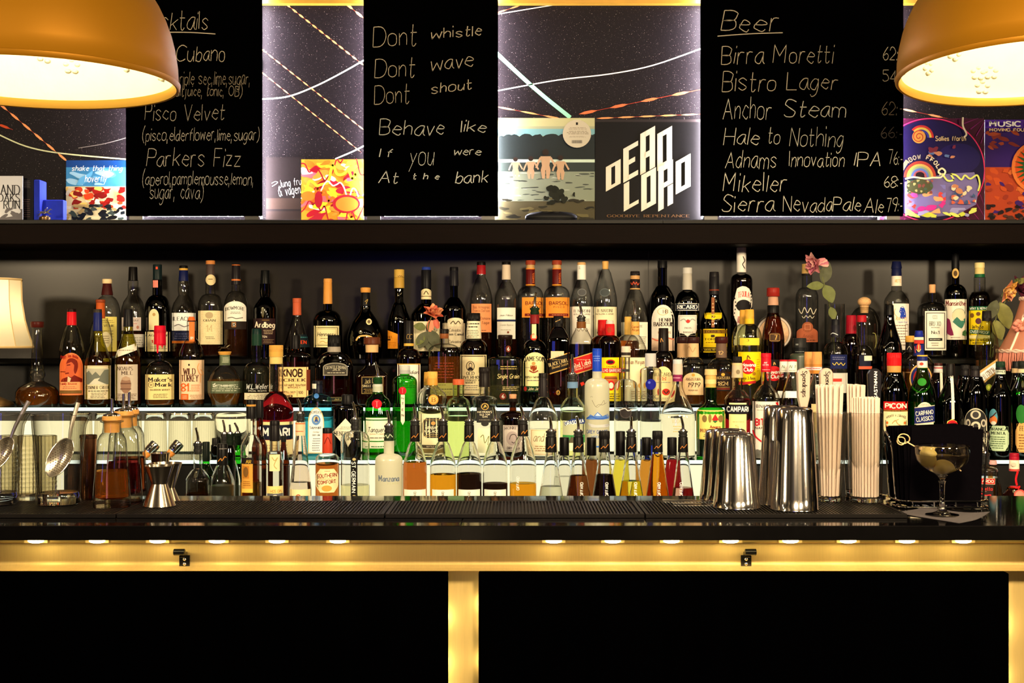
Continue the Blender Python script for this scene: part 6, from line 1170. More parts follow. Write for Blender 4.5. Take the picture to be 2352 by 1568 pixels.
bt('clear gin bottle with a gold cap, orange seal and dark cornered label plate', 'C', 757, 264, 520, 345, 96, 'clear', ('straw', 560), [('s', 208, 268, 92, 92, (230, 175, 80)), ('f', 266, 332, 94, 96, (222, 150, 60))],
   [('O', 720, 812, 416, 506, (225, 150, 60)), ('o', 730, 802, 426, 496, (240, 180, 90)), ('t', 'B', 752, 784, 440, 482, (150, 80, 30), 'f'), ('R', 640, 885, 590, 955, (246, 234, 180)), ('X', 662, 862, 625, 806, (62, 56, 46)), ('q', 676, 848, 640, 792, (190, 150, 80), 3), ('o', 745, 785, 656, 690, (205, 150, 80)), ('t', 'Tanqueray', 684, 842, 690, 724, (245, 230, 190), 'i'), ('t', 'MALACCA', 684, 842, 734, 758, (245, 230, 190), 's'), ('l', 690, 835, 768, 780, 1, (200, 170, 110)),
    ('r', 662, 862, 868, 896, (70, 62, 48)), ('t', 'BOTTLE No', 705, 800, 876, 890, (230, 210, 170), 's'), ('r', 662, 862, 904, 940, (130, 110, 60))],
   P=[(330, 48), (345, 52), (370, 88), (410, 124), (460, 132), (505, 124), (520, 126), (540, 132), (980, 132)])
bt('round shouldered pale green bottle with a red brown cap', 'C', 992, 222, 535, 440, 104, 'lime', ('straw', 605), [('k', 276, 326, 104, 106, (205, 90, 50))], [('R', 1075, 1104, 640, 800, (60, 90, 140))])
bt('square shouldered clear gin bottle with a charcoal label crowned by a gold disc', 'C', 1226, 228, 480, 425, 104, 'clear', ('clear', 640), [('s', 168, 220, 100, 102, (26, 20, 18)), ('f', 218, 346, 96, 102, (30, 24, 22))],
   [('R', 1155, 1302, 532, 668, (48, 46, 42)), ('o', 1185, 1270, 488, 560, (48, 46, 42)), ('o', 1196, 1264, 492, 554, (205, 160, 80)), ('o', 1204, 1256, 499, 547, (30, 26, 22)), ('w', [(1220, 535), (1232, 512), (1242, 530)], 9, (225, 180, 90)), ('t', "HAYMAN'S", 1162, 1294, 562, 582, (246, 230, 190), 's'), ('t', 'OLD TOM', 1182, 1276, 587, 603, (246, 230, 190), 's'), ('t', 'GIN', 1208, 1252, 606, 622, (246, 230, 190), 's'), ('l', 1165, 1290, 636, 650, 1, (150, 140, 120)), ('o', 1195, 1265, 650, 700, (48, 46, 42)),
    ('R', 1165, 1295, 720, 940, (246, 240, 190)), ('w', [(1190, 800), (1215, 780), (1230, 850), (1265, 790), (1255, 870)], 6, (120, 120, 60))], st='q', wt=96)
bt('brown apothecary gin bottle with a raw cork and grey engraved label', 'C', 1482, 244, 660, 560, 64, 'amber', ('black', 640), [('c', 410, 455, 68, 62, (215, 150, 105)), ('r', 452, 476, 92, 92, (24, 16, 12))],
   [('R', 1393, 1560, 692, 930, (205, 188, 172)), ('q', 1400, 1553, 699, 922, (120, 105, 100), 4), ('t', 'MONKEY', 1408, 1546, 708, 732, (70, 56, 54), 'f', 0, 8), ('o', 1422, 1530, 745, 872, (175, 155, 145)), ('w', [(1450, 820), (1465, 780), (1500, 775), (1515, 810), (1495, 850), (1470, 840)], 7, (80, 64, 60)), ('t', 'DRY GIN', 1430, 1524, 884, 908, (90, 74, 70), 's')], st='q', yg=450)
# ======== crop 10, origin (1180, 800)
K(1180, 800)
bt('syrup bottle of bright orange liqueur with white vertical lettering and steel pourer', 'D', 83, 242, 1075, 790, 88, 'clear', ('orange', 1210), [('f', 680, 788, 92, 96, (20, 15, 13)), ('p', 60, 522, 640, 684, 96, 'bk')], [('w', [(68, 772), (88, 745), (98, 765), (122, 735)], 5, (215, 130, 50)), ('T', 'GIFFARD', 24, 50, 1155, 1276, (252, 244, 230), 's', 90)], st='m')
bt('tall clear sloping liqueur bottle with a black twisted foil and cream script label', 'C', 266, 272, 660, 440, 88, 'clear', ('clear', 726), [('k', 222, 262, 82, 84, (26, 20, 18)), ('f', 260, 436, 82, 92, (34, 28, 28))],
   [('w', [(226, 300), (302, 280)], 7, (110, 60, 40)), ('w', [(226, 360), (302, 340)], 7, (110, 60, 40)), ('w', [(226, 415), (306, 392)], 7, (110, 60, 40)), ('R', 150, 392, 730, 962, (248, 228, 180)), ('q', 158, 384, 738, 954, (210, 160, 110), 3), ('t', 'and J', 176, 330, 760, 840, (120, 90, 60), 'h'), ('l', 180, 370, 872, 930, 3, (170, 120, 80))], st='m')
bt('clear pale green vodka bottle with a blue neck band, arched white lettering and steel pourer', 'C', 530, 226, 540, 440, 94, 'pale', ('straw', 560), [('b', 300, 356, 96, 96, (110, 140, 170)), ('p', 524, 50, 230, 302, 92, 'bk')],
   [('R', 440, 640, 650, 920, (190, 190, 150)), ('r', 440, 640, 780, 850, (60, 140, 70)), ('p', [(458, 905), (520, 790), (560, 830), (600, 905)], (90, 80, 60)), ('p', catmull([(452, 665), (540, 632), (636, 640), (636, 680), (540, 672), (462, 698)], 2), (40, 60, 120)), ('t', 'GRASOVKA', 460, 632, 646, 682, (250, 250, 245), 'b', 8), ('r', 440, 640, 850, 920, (240, 235, 190))], st='m')
bt('tall frosted white vodka bottle with a royal blue capsule and blue mountain print', 'C', 750, 224, 375, 265, 84, 'frost', None, [('k', 0, 22, 84, 86, (24, 60, 165)), ('f', 20, 206, 84, 86, (26, 66, 180))],
   [('l', 712, 784, 60, 120, 3, (120, 150, 220)), ('W', [(705, 465), (722, 500), (738, 522), (765, 505), (800, 508), (835, 490)], 4, (150, 140, 110)), ('w', [(738, 522), (752, 530), (790, 500), (812, 468), (818, 500)], 3, (150, 140, 110)), ('w', [(690, 440), (700, 432), (712, 440)], 2, (150, 140, 110)), ('P', catmull([(650, 640), (690, 595), (720, 610), (755, 572), (800, 610), (845, 590), (855, 635), (750, 640)], 2), (90, 130, 200)), ('p', [(735, 605), (755, 580), (785, 608)], (225, 235, 245)), ('w', [(655, 630), (700, 615), (760, 632), (850, 622)], 7, (50, 90, 175)), ('p', catmull([(650, 665), (740, 690), (858, 680), (850, 710), (700, 712)], 2), (205, 200, 190)),
    ('T', 'GREY GOOSE', 654, 846, 735, 768, (50, 86, 160), 's'), ('t', 'VODKA', 698, 806, 785, 806, (110, 140, 190), 's'), ('R', 710, 790, 878, 890, (40, 110, 210))], st='q')
bt('clear vodka bottle with a silver cap and a dark fish crest under black arched lettering', 'C', 1010, 216, 375, 275, 74, 'cool', ('clear', 540), [('k', -20, 35, 84, 86, (215, 195, 165)), ('b', 34, 62, 82, 84, (50, 40, 34)), ('b', 62, 76, 84, 84, (205, 190, 150))],
   [('R', 975, 1044, 186, 210, (60, 56, 50)), ('T', 'BELUGA', 922, 1086, 484, 526, (34, 30, 30), 's', 0, 26), ('O', 954, 1062, 528, 630, (70, 62, 58)), ('o', 964, 1052, 540, 620, (48, 42, 40)), ('w', [(950, 555), (1000, 540), (1030, 560), (1075, 545)], 9, (205, 200, 190)), ('R', 952, 1010, 792, 822, (40, 36, 34)), ('W', [(910, 655), (1000, 650), (1060, 657)], 3, (160, 150, 130))], st='q')
bt('clear vodka bottle with a silver cap, a deep blue ball emblem and blue glass foot', 'C', 1232, 194, 225, 170, 100, 'cool', ('clear', 640), [('k', 44, 162, 98, 102, (196, 188, 178))],
   [('O', 1186, 1282, 275, 372, (22, 26, 130)), ('o', 1208, 1232, 295, 318, (90, 100, 200)), ('T', 'CIROC', 1152, 1304, 418, 456, (60, 60, 66), 'l'), ('w', [(1190, 414), (1200, 402), (1210, 414)], 4, (60, 60, 66)), ('t', 'VODKA', 1200, 1262, 502, 514, (120, 120, 120), 's')], st='q')
bl2 = COL.objects[[o.name for o in COL.objects if o.get('label', '').startswith('clear vodka bottle with a silver cap, a deep blue ball')][0]]
mb = MB(); kk = 3.445/F/3.92; mb.lathe([(.0025, 86*kk), (.006, 92*kk), (170*kk, 93*kk), (172*kk, 60*kk), (120*kk, .002)], solid('cobalt_glass', (.04, .16, .95), 1.45), 28); mb.build('blue_foot', bl2)
bt('wide cone shaped cut glass vodka decanter with a silver cap and pink ring', 'C', 1476, 316, 640, 300, 84, 'clear', ('clear', 585), [('k', 98, 140, 84, 86, (205, 200, 190)), ('b', 138, 235, 88, 92, (215, 190, 165)), ('b', 233, 296, 86, 88, (140, 40, 80))],
   [('l', 1436, 1506, 250, 280, 1, (220, 140, 160)), ('T', 'VODKA', 1424, 1530, 636, 672, (205, 170, 90), 'l'), ('l', 1430, 1525, 690, 760, 3, (205, 180, 110))], st='w', dd=-.01, n=2.8)
def cone(cx, w_, cap, tip, lk, ly, lab, gx=None, row='D', dx=0):
    L = [('w', [(cap[0]+22, 905), (cx-6, 880), (cx+6, 895), (cx+36, 862)], 5, (200, 120, 50))]
    if gx: L += [('T', 'GIFFARD', gx-14, gx+14, 1205, 1332, (248, 240, 225), 's', 90)]
    C = [('s', 742, 812, cap[1]-cap[0]-2, cap[1]-cap[0], (18, 15, 14)), ('f', 810, 932, cap[1]-cap[0]-4, cap[1]-cap[0]+2, (16, 13, 12))] if tip is None else [('f', 795, 932, cap[1]-cap[0]-8, cap[1]-cap[0], (16, 13, 12)), ('p', tip, 610, 742, 798, cap[1]-cap[0]-8, 'bk')]
    bt(lab, row, cx, w_-22, 1400, 932, 92, 'clear', (lk, ly), C, L, st='c')
cone(336, 262, (284, 390), 322, 'cloud', 1238, 'cone shaped syrup bottle of milky white liqueur with a steel pourer')
cone(582, 262, (530, 630), 566, 'brown', 1140, 'cone shaped syrup bottle of grey brown liqueur with white lettering and steel pourer', 612)
cone(816, 262, (762, 862), None, 'black', 1132, 'cone shaped syrup bottle of black liqueur with a black screw cap', 838)
cone(1058, 262, (1008, 1108), 1058, 'yellow', 1190, 'cone shaped syrup bottle of bright yellow liqueur with a steel pourer', 1098)
cone(1294, 254, (1243, 1338), None, 'orange', 950, 'cone shaped syrup bottle full of orange liqueur with a black screw cap', 1310)
cone(1524, 240, (1478, 1572), 1504, 'pink', 1250, 'cone shaped syrup bottle of rosy liqueur with doubled white lettering and steel pourer', 1508)
for cx, lk, ly, lab in ((455, 'clear', 1150, 'clear cone syrup bottle in the second rank behind the milky one'), (700, 'brown', 1000, 'dark cone syrup bottle in the second rank behind the black one'), (960, 'yellow', 1000, 'yellow cone syrup bottle in the second rank behind the bright yellow one'),
        (1195, 'amber', 1000, 'amber cone syrup bottle in the second rank behind the orange one'), (1425, 'red', 1000, 'red cone syrup bottle in the second rank behind the rosy one')):
    bt(lab, 'D2', cx, 240, 1400, 960, 84, 'clear', (lk, ly), [('f', 800 if cx != 960 else 745, 962, 86, 88, (16, 13, 12))], [], st='c')
# ======== crop 11, origin (1560, 800)
K(1560, 800)
bt('green glass amaro bottle with crumpled gold foil and an ornate yellow label', 'C', 284, 268, 545, 470, 94, 'green', ('black', 560), [('k', 186, 240, 108, 112, (226, 190, 120)), ('f', 238, 352, 98, 94, (220, 170, 90)), ('b', 278, 318, 100, 102, (232, 205, 130))],
   [('R', 152, 416, 556, 820, (250, 224, 120)), ('q', 158, 410, 562, 812, (205, 160, 60), 3), ('o', 262, 292, 590, 668, (150, 120, 60)), ('o', 206, 250, 600, 665, (140, 110, 60)), ('o', 352, 398, 600, 665, (140, 110, 60)), ('p', [(295, 640), (325, 590), (355, 640), (325, 660)], (190, 40, 36)), ('p', [(300, 650), (350, 650), (325, 672)], (60, 110, 60)), ('t', 'Amaro', 276, 372, 692, 720, (150, 40, 30), 'g'), ('t', 'MONTENEGRO', 190, 410, 724, 756, (150, 40, 30), 'f'), ('l', 200, 400, 770, 800, 2, (120, 90, 40))],
   P=[(345, 47), (420, 54), (440, 54), (480, 50), (505, 66), (540, 112), (570, 132), (620, 134), (985, 134)])
bt('smaller bottle of dark red bitter with a beige capsule and black lettered band', 'C', 524, 236, 465, 370, 92, 'clear', ('red', 450), [('s', 72, 132, 82, 84, (24, 18, 16)), ('b', 130, 150, 92, 96, (225, 190, 130)), ('f', 148, 262, 96, 104, (205, 180, 140))],
   [('O', 512, 548, 190, 232, (140, 120, 90)), ('R', 450, 606, 490, 505, (246, 240, 170)), ('R', 408, 640, 510, 585, (28, 24, 32)), ('t', 'CAMPARI', 428, 624, 522, 574, (248, 240, 225), 'b'), ('R', 448, 606, 592, 800, (246, 228, 150)), ('l', 465, 590, 655, 668, 1, (200, 150, 90)), ('t', 'S', 505, 535, 690, 712, (190, 150, 90), 'f')], st='m')
bt('clear bitter bottle with a bright red capsule and white label in red and black', 'C', 782, 250, 450, 330, 88, 'clear', ('clear', 460), [('k', 42, 80, 94, 96, (205, 22, 40)), ('f', 78, 210, 92, 98, (198, 20, 36))],
   [('t', 'dal', 764, 790, 118, 135, (250, 225, 220), 's'), ('t', '1779', 750, 804, 142, 158, (250, 225, 220), 's'), ('l', 738, 822, 185, 198, 1, (245, 190, 190)), ('R', 661, 902, 478, 990, (250, 232, 210)), ('t', 'B.NARDINI', 692, 872, 506, 536, (50, 40, 40), 's'), ('p', [(866, 486), (890, 486), (902, 530), (890, 530)], RED), ('l', 692, 800, 548, 562, 1, GRY), ('t', 'BITTER', 684, 880, 630, 700, (205, 24, 40), 'b'), ('t', 'NARDINI', 684, 830, 706, 728, INKC, 's'), ('w', [(661, 740), (690, 800), (760, 850)], 14, (205, 24, 40))], st='m')
for cx, rw, lab in ((948, 'C2', 'clear liqueur bottle with a white banded capsule, first of the white capped pair'), (1016, 'C', 'clear liqueur bottle with a white banded capsule, second of the white capped pair')):
    bt(lab, rw, cx, 196, 480, 212, 86, 'clear', ('dark', 260) if rw == 'C2' else ('clear', 500), [('k', 101, 116, 88, 90, (190, 34, 40)), ('f', 115, 212, 90, 92, (244, 232, 205))], [('t', 'N 1', cx-24, cx+28, 150, 178, (90, 110, 90), 'i'), ('l', cx-30, cx+30, 192, 204, 1, GRY), ('R', cx-60, cx+60, 384, 445, (252, 246, 228))], st='w')
for cx, rw, lab in ((1172, 'C2', 'liqueur bottle with a copper gold ridged capsule, first of the pair between the beer taps'), (1240, 'C', 'liqueur bottle with a copper gold ridged capsule, second of the pair between the beer taps')):
    bt(lab, rw, cx, 190, 430, 222, 86, 'clear', ('clear', 440), [('s', 30, 140, 88, 92, (222, 150, 80)), ('b', 138, 168, 92, 94, (205, 130, 60)), ('b', 166, 194, 94, 94, (250, 225, 215)), ('b', 193, 225, 92, 94, (215, 130, 50))], [('l', cx-42, cx+42, 170, 190, 1, (205, 50, 60)), ('R', cx-50, cx+50, 500, 760, (220, 190, 130))], st='w')
# ======== crop 12, origin (1952, 840)
K(1952, 840)
bt('green bitter bottle with a bright red cap and red topped cream label', 'C', 398, 250, 260, 30, 112, 'dgreen', ('black', 290), [('s', -118, -50, 132, 134, (210, 24, 26)), ('b', -50, -2, 134, 136, (205, 24, 28)), ('f', -4, 60, 132, 128, (196, 140, 70))],
   [('R', 303, 521, 322, 396, (200, 26, 26)), ('t', 'PICON', 316, 512, 336, 384, (250, 238, 205), 'b'), ('r', 303, 521, 396, 412, (140, 90, 40)), ('b', 303, 521, 412, 650, (246, 226, 165)), ('t', 'CLUB', 372, 462, 398, 410, (60, 40, 20), 's'), ('t', "APERITIF A L'ORANGE", 328, 506, 448, 470, (70, 60, 50), 's', 0, 22), ('w', [(380, 520), (410, 490), (430, 520), (460, 540), (430, 560)], 8, (190, 150, 90)), ('w', [(400, 500), (440, 480)], 6, (190, 150, 90)),
    ('o', 326, 346, 500, 525, (220, 110, 40)), ('o', 322, 342, 535, 560, (220, 110, 40)), ('o', 334, 356, 570, 596, (220, 110, 40)), ('o', 486, 506, 500, 525, (220, 110, 40)), ('o', 484, 504, 535, 560, (220, 110, 40)), ('o', 472, 494, 570, 596, (220, 110, 40)), ('w', [(322, 490), (328, 560), (368, 612)], 5, (50, 70, 40)), ('w', [(510, 490), (502, 560), (464, 612)], 5, (50, 70, 40)), ('l', 370, 460, 590, 610, 1, INKC)], st='m')
bt('bright green vermouth bottle with a blue gold rimmed cap and slanted navy label', 'C', 652, 246, 290, 5, 96, 'green', ('green', 330), [('k', -98, -86, 94, 98, (222, 170, 60)), ('f', -87, -45, 94, 96, (24, 34, 96)), ('f', -47, 14, 96, 98, (238, 222, 205)), ('b', 12, 20, 100, 100, (225, 190, 150))],
   [('O', 628, 664, -32, -4, (190, 70, 50)), ('O', 610, 690, 110, 180, (46, 130, 40)), ('A', 596, 754, 326, 610, (244, 228, 190)), ('t', 'CARPANO', 628, 722, 342, 360, (150, 140, 130), 's'), ('s', 582, 764, 364, 520, (214, 200, 165), 22), ('s', 582, 764, 371, 513, (28, 34, 92), 22), ('t', 'CARPANO', 592, 752, 402, 444, (246, 236, 210), 's', 8), ('t', 'CLASSICO', 598, 750, 456, 496, (246, 236, 210), 's', 8), ('t', 'VERMUT', 638, 724, 536, 556, (80, 60, 50), 's'), ('o', 610, 640, 575, 605, (205, 120, 70)), ('o', 700, 740, 575, 605, (205, 120, 70))], st='w')
bt('brown bitter bottle with a red striped neck and white vertical paper strip', 'C2', 796, 150, 160, 50, 74, 'amber', ('dark', 120), [('k', -26, 2, 76, 78, (60, 26, 22)), ('b', 0, 14, 80, 80, (190, 180, 170)), ('b', 14, 24, 80, 80, (180, 40, 40)), ('b', 23, 42, 80, 82, (205, 200, 190)), ('b', 41, 62, 82, 84, (190, 190, 185))], [('W', [(822, 40), (826, 200), (828, 340)], 24, (236, 222, 195))], st='m')
bt('dark green amaro bottle with a white vertical strip over a red sealed yellow label', 'C', 904, 240, 350, 92, 76, 'dgreen', ('black', 380), [('f', -20, 95, 80, 86, (22, 18, 16))],
   [('P', [(812, 556), (866, 548), (878, 500), (920, 478), (962, 500), (975, 548), (1016, 556), (1016, 700), (812, 700)], (246, 212, 90)), ('o', 872, 974, 488, 590, (195, 24, 34)), ('o', 892, 956, 506, 572, (150, 16, 26)), ('w', [(915, 530), (935, 520), (940, 550), (912, 556)], 8, (120, 10, 20)), ('W', [(917, 90), (926, 250), (930, 480)], 26, (240, 226, 200))], st='w')
bt('black bottle with a plain black capsule, first of the tall black pair', 'C2', 1038, 190, 270, 20, 74, 'black', ('black', 280), [('s', -8, 40, 82, 84, (22, 19, 19)), ('f', 38, 90, 84, 86, (26, 22, 22))], [], st='m')
bt('black bitter bottle with an ornate black and white scroll label', 'C', 1130, 222, 280, 60, 78, 'black', ('black', 300), [('s', 0, 40, 80, 82, (22, 19, 19)), ('f', 38, 100, 82, 86, (34, 28, 28))],
   [('A', 1030, 1236, 380, 770, (206, 192, 160)), ('a', 1042, 1226, 392, 640, (40, 38, 36)), ('q', 1036, 1230, 640, 648, (40, 36, 34), 3), ('o', 1085, 1180, 400, 480, (200, 188, 158)), ('o', 1104, 1162, 412, 468, (60, 56, 54)), ('o', 1090, 1178, 500, 580, (205, 192, 160)), ('o', 1112, 1156, 518, 562, (48, 44, 42)), ('o', 1042, 1086, 480, 550, (190, 176, 150)), ('o', 1180, 1228, 480, 550, (190, 176, 150)), ('o', 1054, 1076, 496, 534, (60, 54, 52)), ('o', 1192, 1216, 496, 534, (60, 54, 52)), ('o', 1104, 1162, 586, 628, (90, 84, 80)),
    ('l', 1050, 1220, 618, 640, 1, INKC), ('t', 'BITTERO', 1046, 1222, 650, 692, (34, 30, 28), 'f'), ('w', [(1045, 720), (1100, 705), (1150, 740), (1220, 712)], 7, (60, 56, 50)), ('w', [(1060, 750), (1120, 735), (1200, 752)], 6, (60, 56, 50))], st='m')
bt('dark mint liqueur bottle with a green neck, oval eagle label and mint green label', 'C', 1356, 226, 290, 70, 82, 'dgreen', ('black', 150), [('s', -40, 10, 84, 88, (20, 46, 28)), ('f', 8, 36, 88, 92, (28, 30, 26)), ('f', 35, 74, 92, 94, (206, 210, 180))],
   [('t', 'BRANCA', 1320, 1400, 42, 62, (50, 50, 40), 's'), ('O', 1252, 1330, 388, 538, (90, 150, 160)), ('o', 1256, 1326, 452, 534, (225, 120, 60)), ('o', 1270, 1318, 500, 534, (225, 215, 190)), ('w', [(1262, 470), (1290, 450), (1318, 420)], 10, (70, 30, 24)), ('X', 1250, 1432, 540, 768, (190, 206, 160)), ('q', 1256, 1426, 546, 762, (130, 150, 110), 3), ('t', 'BRANCA', 1258, 1420, 558, 582, (30, 38, 30), 'B'), ('t', 'MENTA', 1272, 1400, 594, 620, (30, 38, 30), 'B'), ('l', 1262, 1400, 632, 750, 6, (70, 90, 60))], st='w')
bt('bitter bottle with an orange label and green neck, half cut by the picture edge', 'C', 1556, 226, 270, 60, 80, 'green', ('black', 330), [('s', -45, 10, 84, 86, (22, 26, 20)), ('f', 8, 26, 86, 90, (26, 26, 22)), ('f', 25, 62, 90, 92, (222, 190, 140))],
   [('O', 1496, 1590, 350, 520, (40, 110, 40)), ('X', 1492, 1660, 514, 780, (226, 170, 96)), ('q', 1500, 1652, 522, 772, (150, 100, 50), 3), ('t', 'FERNET', 1530, 1650, 540, 586, (50, 30, 20), 'B'), ('l', 1510, 1640, 610, 760, 6, (130, 80, 40))], st='w')
bt('dark bottle with a pale banded neck behind the orange label bitter', 'C2', 1500, 160, 300, 60, 76, 'dgreen', ('black', 300), [('f', -42, 24, 80, 84, (20, 20, 20)), ('b', 22, 62, 86, 88, (205, 170, 120))], [('W', [(1476, 510), (1476, 780)], 14, (225, 205, 140))], st='w')
bt('square clear liqueur bottle with a red and black label, grey pourer and clear neck', 'D', 1218, 236, 960, 905, 84, 'clear', ('clear', 1000), [('p', 1166, 650, 782, 885, 90, 'bk')],
   [('R', 1110, 1308, 1010, 1066, (225, 190, 150)), ('r', 1110, 1306, 1014, 1062, (190, 24, 26)), ('t', 'LUXARDO', 1110, 1296, 1024, 1052, (252, 238, 205), 's'), ('r', 1118, 1292, 1068, 1330, (40, 30, 28)), ('t', 'Amaretto', 1124, 1286, 1088, 1122, (205, 50, 40), 's'), ('l', 1175, 1240, 1126, 1134, 1, (190, 150, 120)), ('w', [(1140, 1175), (1180, 1150), (1220, 1165), (1268, 1160), (1255, 1180)], 9, (215, 40, 40)), ('l', 1140, 1280, 1190, 1300, 6, (150, 60, 50)), ('r', 1180, 1196, 1190, 1300, (190, 30, 30)), ('r', 1222, 1236, 1190, 1300, (190, 30, 30))], n=4, st='q')
bt('round orange liqueur bottle with a crimson topped white neck, red ribbon and wax seal', 'D', 1480, 288, 0, 0, 86, 'amber', ('whisky', 1090), [('k', 784, 815, 88, 90, (150, 14, 34)), ('f', 813, 845, 92, 92, (160, 20, 40)), ('f', 844, 942, 92, 96, (240, 215, 180)), ('b', 925, 945, 97, 98, (190, 70, 60)), ('r', 1082, 1100, 84, 90, (200, 24, 30))],
   [('O', 1452, 1500, 870, 905, (210, 190, 160)), ('W', [(1512, 950), (1495, 1020), (1505, 1075)], 18, (205, 22, 30)), ('O', 1478, 1580, 1112, 1212, (225, 80, 70)), ('o', 1490, 1568, 1124, 1200, (240, 130, 110)), ('W', [(1525, 1200), (1530, 1300)], 34, (205, 24, 30)), ('W', [(1480, 1085), (1500, 1100), (1530, 1085), (1515, 1110)], 10, (215, 30, 34))],
   P=[(940, 46), (1000, 50), (1060, 46), (1090, 44), (1110, 66), (1150, 108), (1220, 138), (1320, 146), (1420, 140), (1500, 100), (1600, 84)])
bt('bottle with a scarlet cap showing between the napkins and the red labelled liqueur', 'D2', 1108, 120, 960, 872, 66, 'amber', ('red', 900), [('k', 774, 872, 66, 68, (215, 40, 34))], [('o', 1098, 1130, 805, 835, (240, 150, 130))])
bt('orange liqueur bottle with a pink capped neck behind the red labelled liqueur', 'D2', 1284, 170, 1130, 940, 80, 'clear', ('amber', 900), [('k', 850, 886, 76, 84, (215, 150, 140))], [], st='w')
# ------------------------------------------------------------------ on the counter
RUB = pbr('black_rubber', (.006, .005, .0045), .4, spec=.12, noise=.3, scale=30)
HM = .0076
ms = (-1.155, -.690, -.222, .232, .690)
for i, lab in enumerate(('under the mixing glasses', 'under the jiggers', 'in the middle of the counter', 'under the shaker tins and straw glasses')):
    a, b = ms[i]+.0015, ms[i+1]-.0015; xc = (a+b)/2
    r = empty('bar_mat', (xc, 2.276, ZT), 'black ribbed rubber bar mat '+lab, 'bar mat', 'bar mats'); a -= xc; b -= xc
    slab('mat_tray', a, b, 0, .19, .0002, .0042, RUB, .001, r)
    mb = MB()
    for x0, x1, y0, y1 in ((a, b, 0, .006), (a, b, .184, .19), (a, a+.006, .006, .184), (b-.006, b, .006, .184)): mb.box(x0, x1, y0, y1, .0042, HM, RUB)
    mb.build('mat_rim', r)
    mb = MB(); x = a+.0085
    while x < b-.009: mb.box(x, x+.0030, .0065, .1835, .0042, HM-.0002, RUB); x += .0062
    mb.build('mat_ribs', r)
ZM = ZT+HM+.0002
CRY = solid('crystal', (.99, .98, .95), 1.5)
THN = glass('fine_glass', (.985, .985, .97), (.26, .24, .19), .07)
def thing(name, px, d, z, lab, cat, group=None, yaw=True):
    x = X(px, d); return empty(name, (x, d, z), lab, cat, group, -atan2(x, d) if yaw else 0)
def hollow(mb, outer, wall, floor, mat, seg=40, **k):
    """glass wall with an inside: outer profile (z, r) upward"""
    top = outer[-1][0]
    inner = [(max(z, floor), max(r-wall, .001)) for z, r in reversed(outer) if z > floor*.9]
    mb.lathe([(0, .0006)]+outer+[(top+.0008, outer[-1][1]-wall*.5)]+inner+[(floor, .0006)], mat, seg, cap0=False, cap1=False, **k)
def mixing(px, lab):
    d = 2.41; k = d/F; r = thing('mixing_glass', px, d, ZM, lab, 'mixing glass', 'mixing glasses')
    h = (1158-951)*k
    pf = [(.0, 45*k), (.002, 47*k), (.018, 48.5*k), (.022, 47.5*k), (h*.3, 50*k), (h*.62, 55*k), (h*.88, 59.5*k), (h-.001, 61*k)]
    mb = MB(); hollow(mb, pf, .0034, .023, THN, 48)
    for i, v in enumerate(mb.v):      # poured lip
        x, y, z = v
        if z > h*.86 and x > 0 and abs(y) < .02: q = (z-h*.86)/(h*.14)*(1-(abs(y)/.02)**2); mb.v[i] = (x+.011*q, y*(1-.25*q), z+.001*q)
    mb.build('glass_body', r, 50)
    mb = MB(); mb.lathe([(.0012, 43*k), (.003, 45*k), (.017, 46.5*k), (.0225, 43*k), (.020, 20*k), (.019, .001)], CRY, 40, cap1=False); mb.build('glass_bottom', r, 50); return r, k
SSM = pbr('satin_steel', (.86, .80, .70), .32, 1)
def bowl_spoon(px, py, d, lab, L, Wd, ang, tip, holes=False):
    """oval perforated strainer bowl with a handle; ang from vertical"""
    r = thing('julep_strainer', px, d, Z(py, d), lab, 'strainer'); k = d/F
    M = Matrix.Rotation(ang, 4, 'Y') @ Matrix.Rotation(radians(-25), 4, 'Z')
    mb = MB(); vs = []; n = 24; rg = 7
    for j in range(rg+1):
        q = j/rg
        for i in range(n):
            a = 2*pi*i/n; vs.append(M @ Vector((Wd*q*cos(a), .014*(1-q*q), L*q*sin(a))))
    mb.add(vs, [(j*n+i, j*n+(i+1) % n, (j+1)*n+(i+1) % n, (j+1)*n+i) for j in range(rg) for i in range(n)], SSM)
    mb.tube([M @ Vector((Wd*cos(2*pi*i/24), 0, L*sin(2*pi*i/24))) for i in range(25)], .0011, SSM, 6)
    mb.build('strainer_bowl', r, 60)
    mb = MB(); hl = pbr('hole_dark', (.10, .06, .02), .5)
    for u in range(-5, 6):
        for v in range(-8, 9):
            x, z = u*.0042+(.0021 if v % 2 else 0), v*.0042
            q2 = (x/Wd)**2+(z/L)**2
            if q2 < .72: mb.blob(M @ Vector((x, .014*(1-q2)-.0006, z)), .0010, hl, 6, 4)
    mb.build('strainer_holes', r)
    mb = MB(); t = Vector(tip); p0 = M @ Vector((0, 0, L*.97))
    mb.tube(catmull([p0, p0+(t-p0)*.35+Vector((-.002, 0, 0)), t], 4), .0028, SSM, 8, .0042); mb.build('strainer_shaft', r)
mixing(135, 'whole mixing glass with a poured lip, a perforated steel strainer standing inside'); mixing(-8, 'mixing glass cut by the picture edge, a long handled strainer inside')
k_ = 2.41/F
bowl_spoon(137, 1050, 2.41, 'oval perforated steel strainer in the whole mixing glass', 48*k_, 26*k_, radians(28), (40*k_, .004, 125*k_))
bowl_spoon(2, 1040, 2.41, 'oval steel strainer with a long shaft in the cut off mixing glass', 42*k_, 22*k_, radians(32), (60*k_, .004, 118*k_))
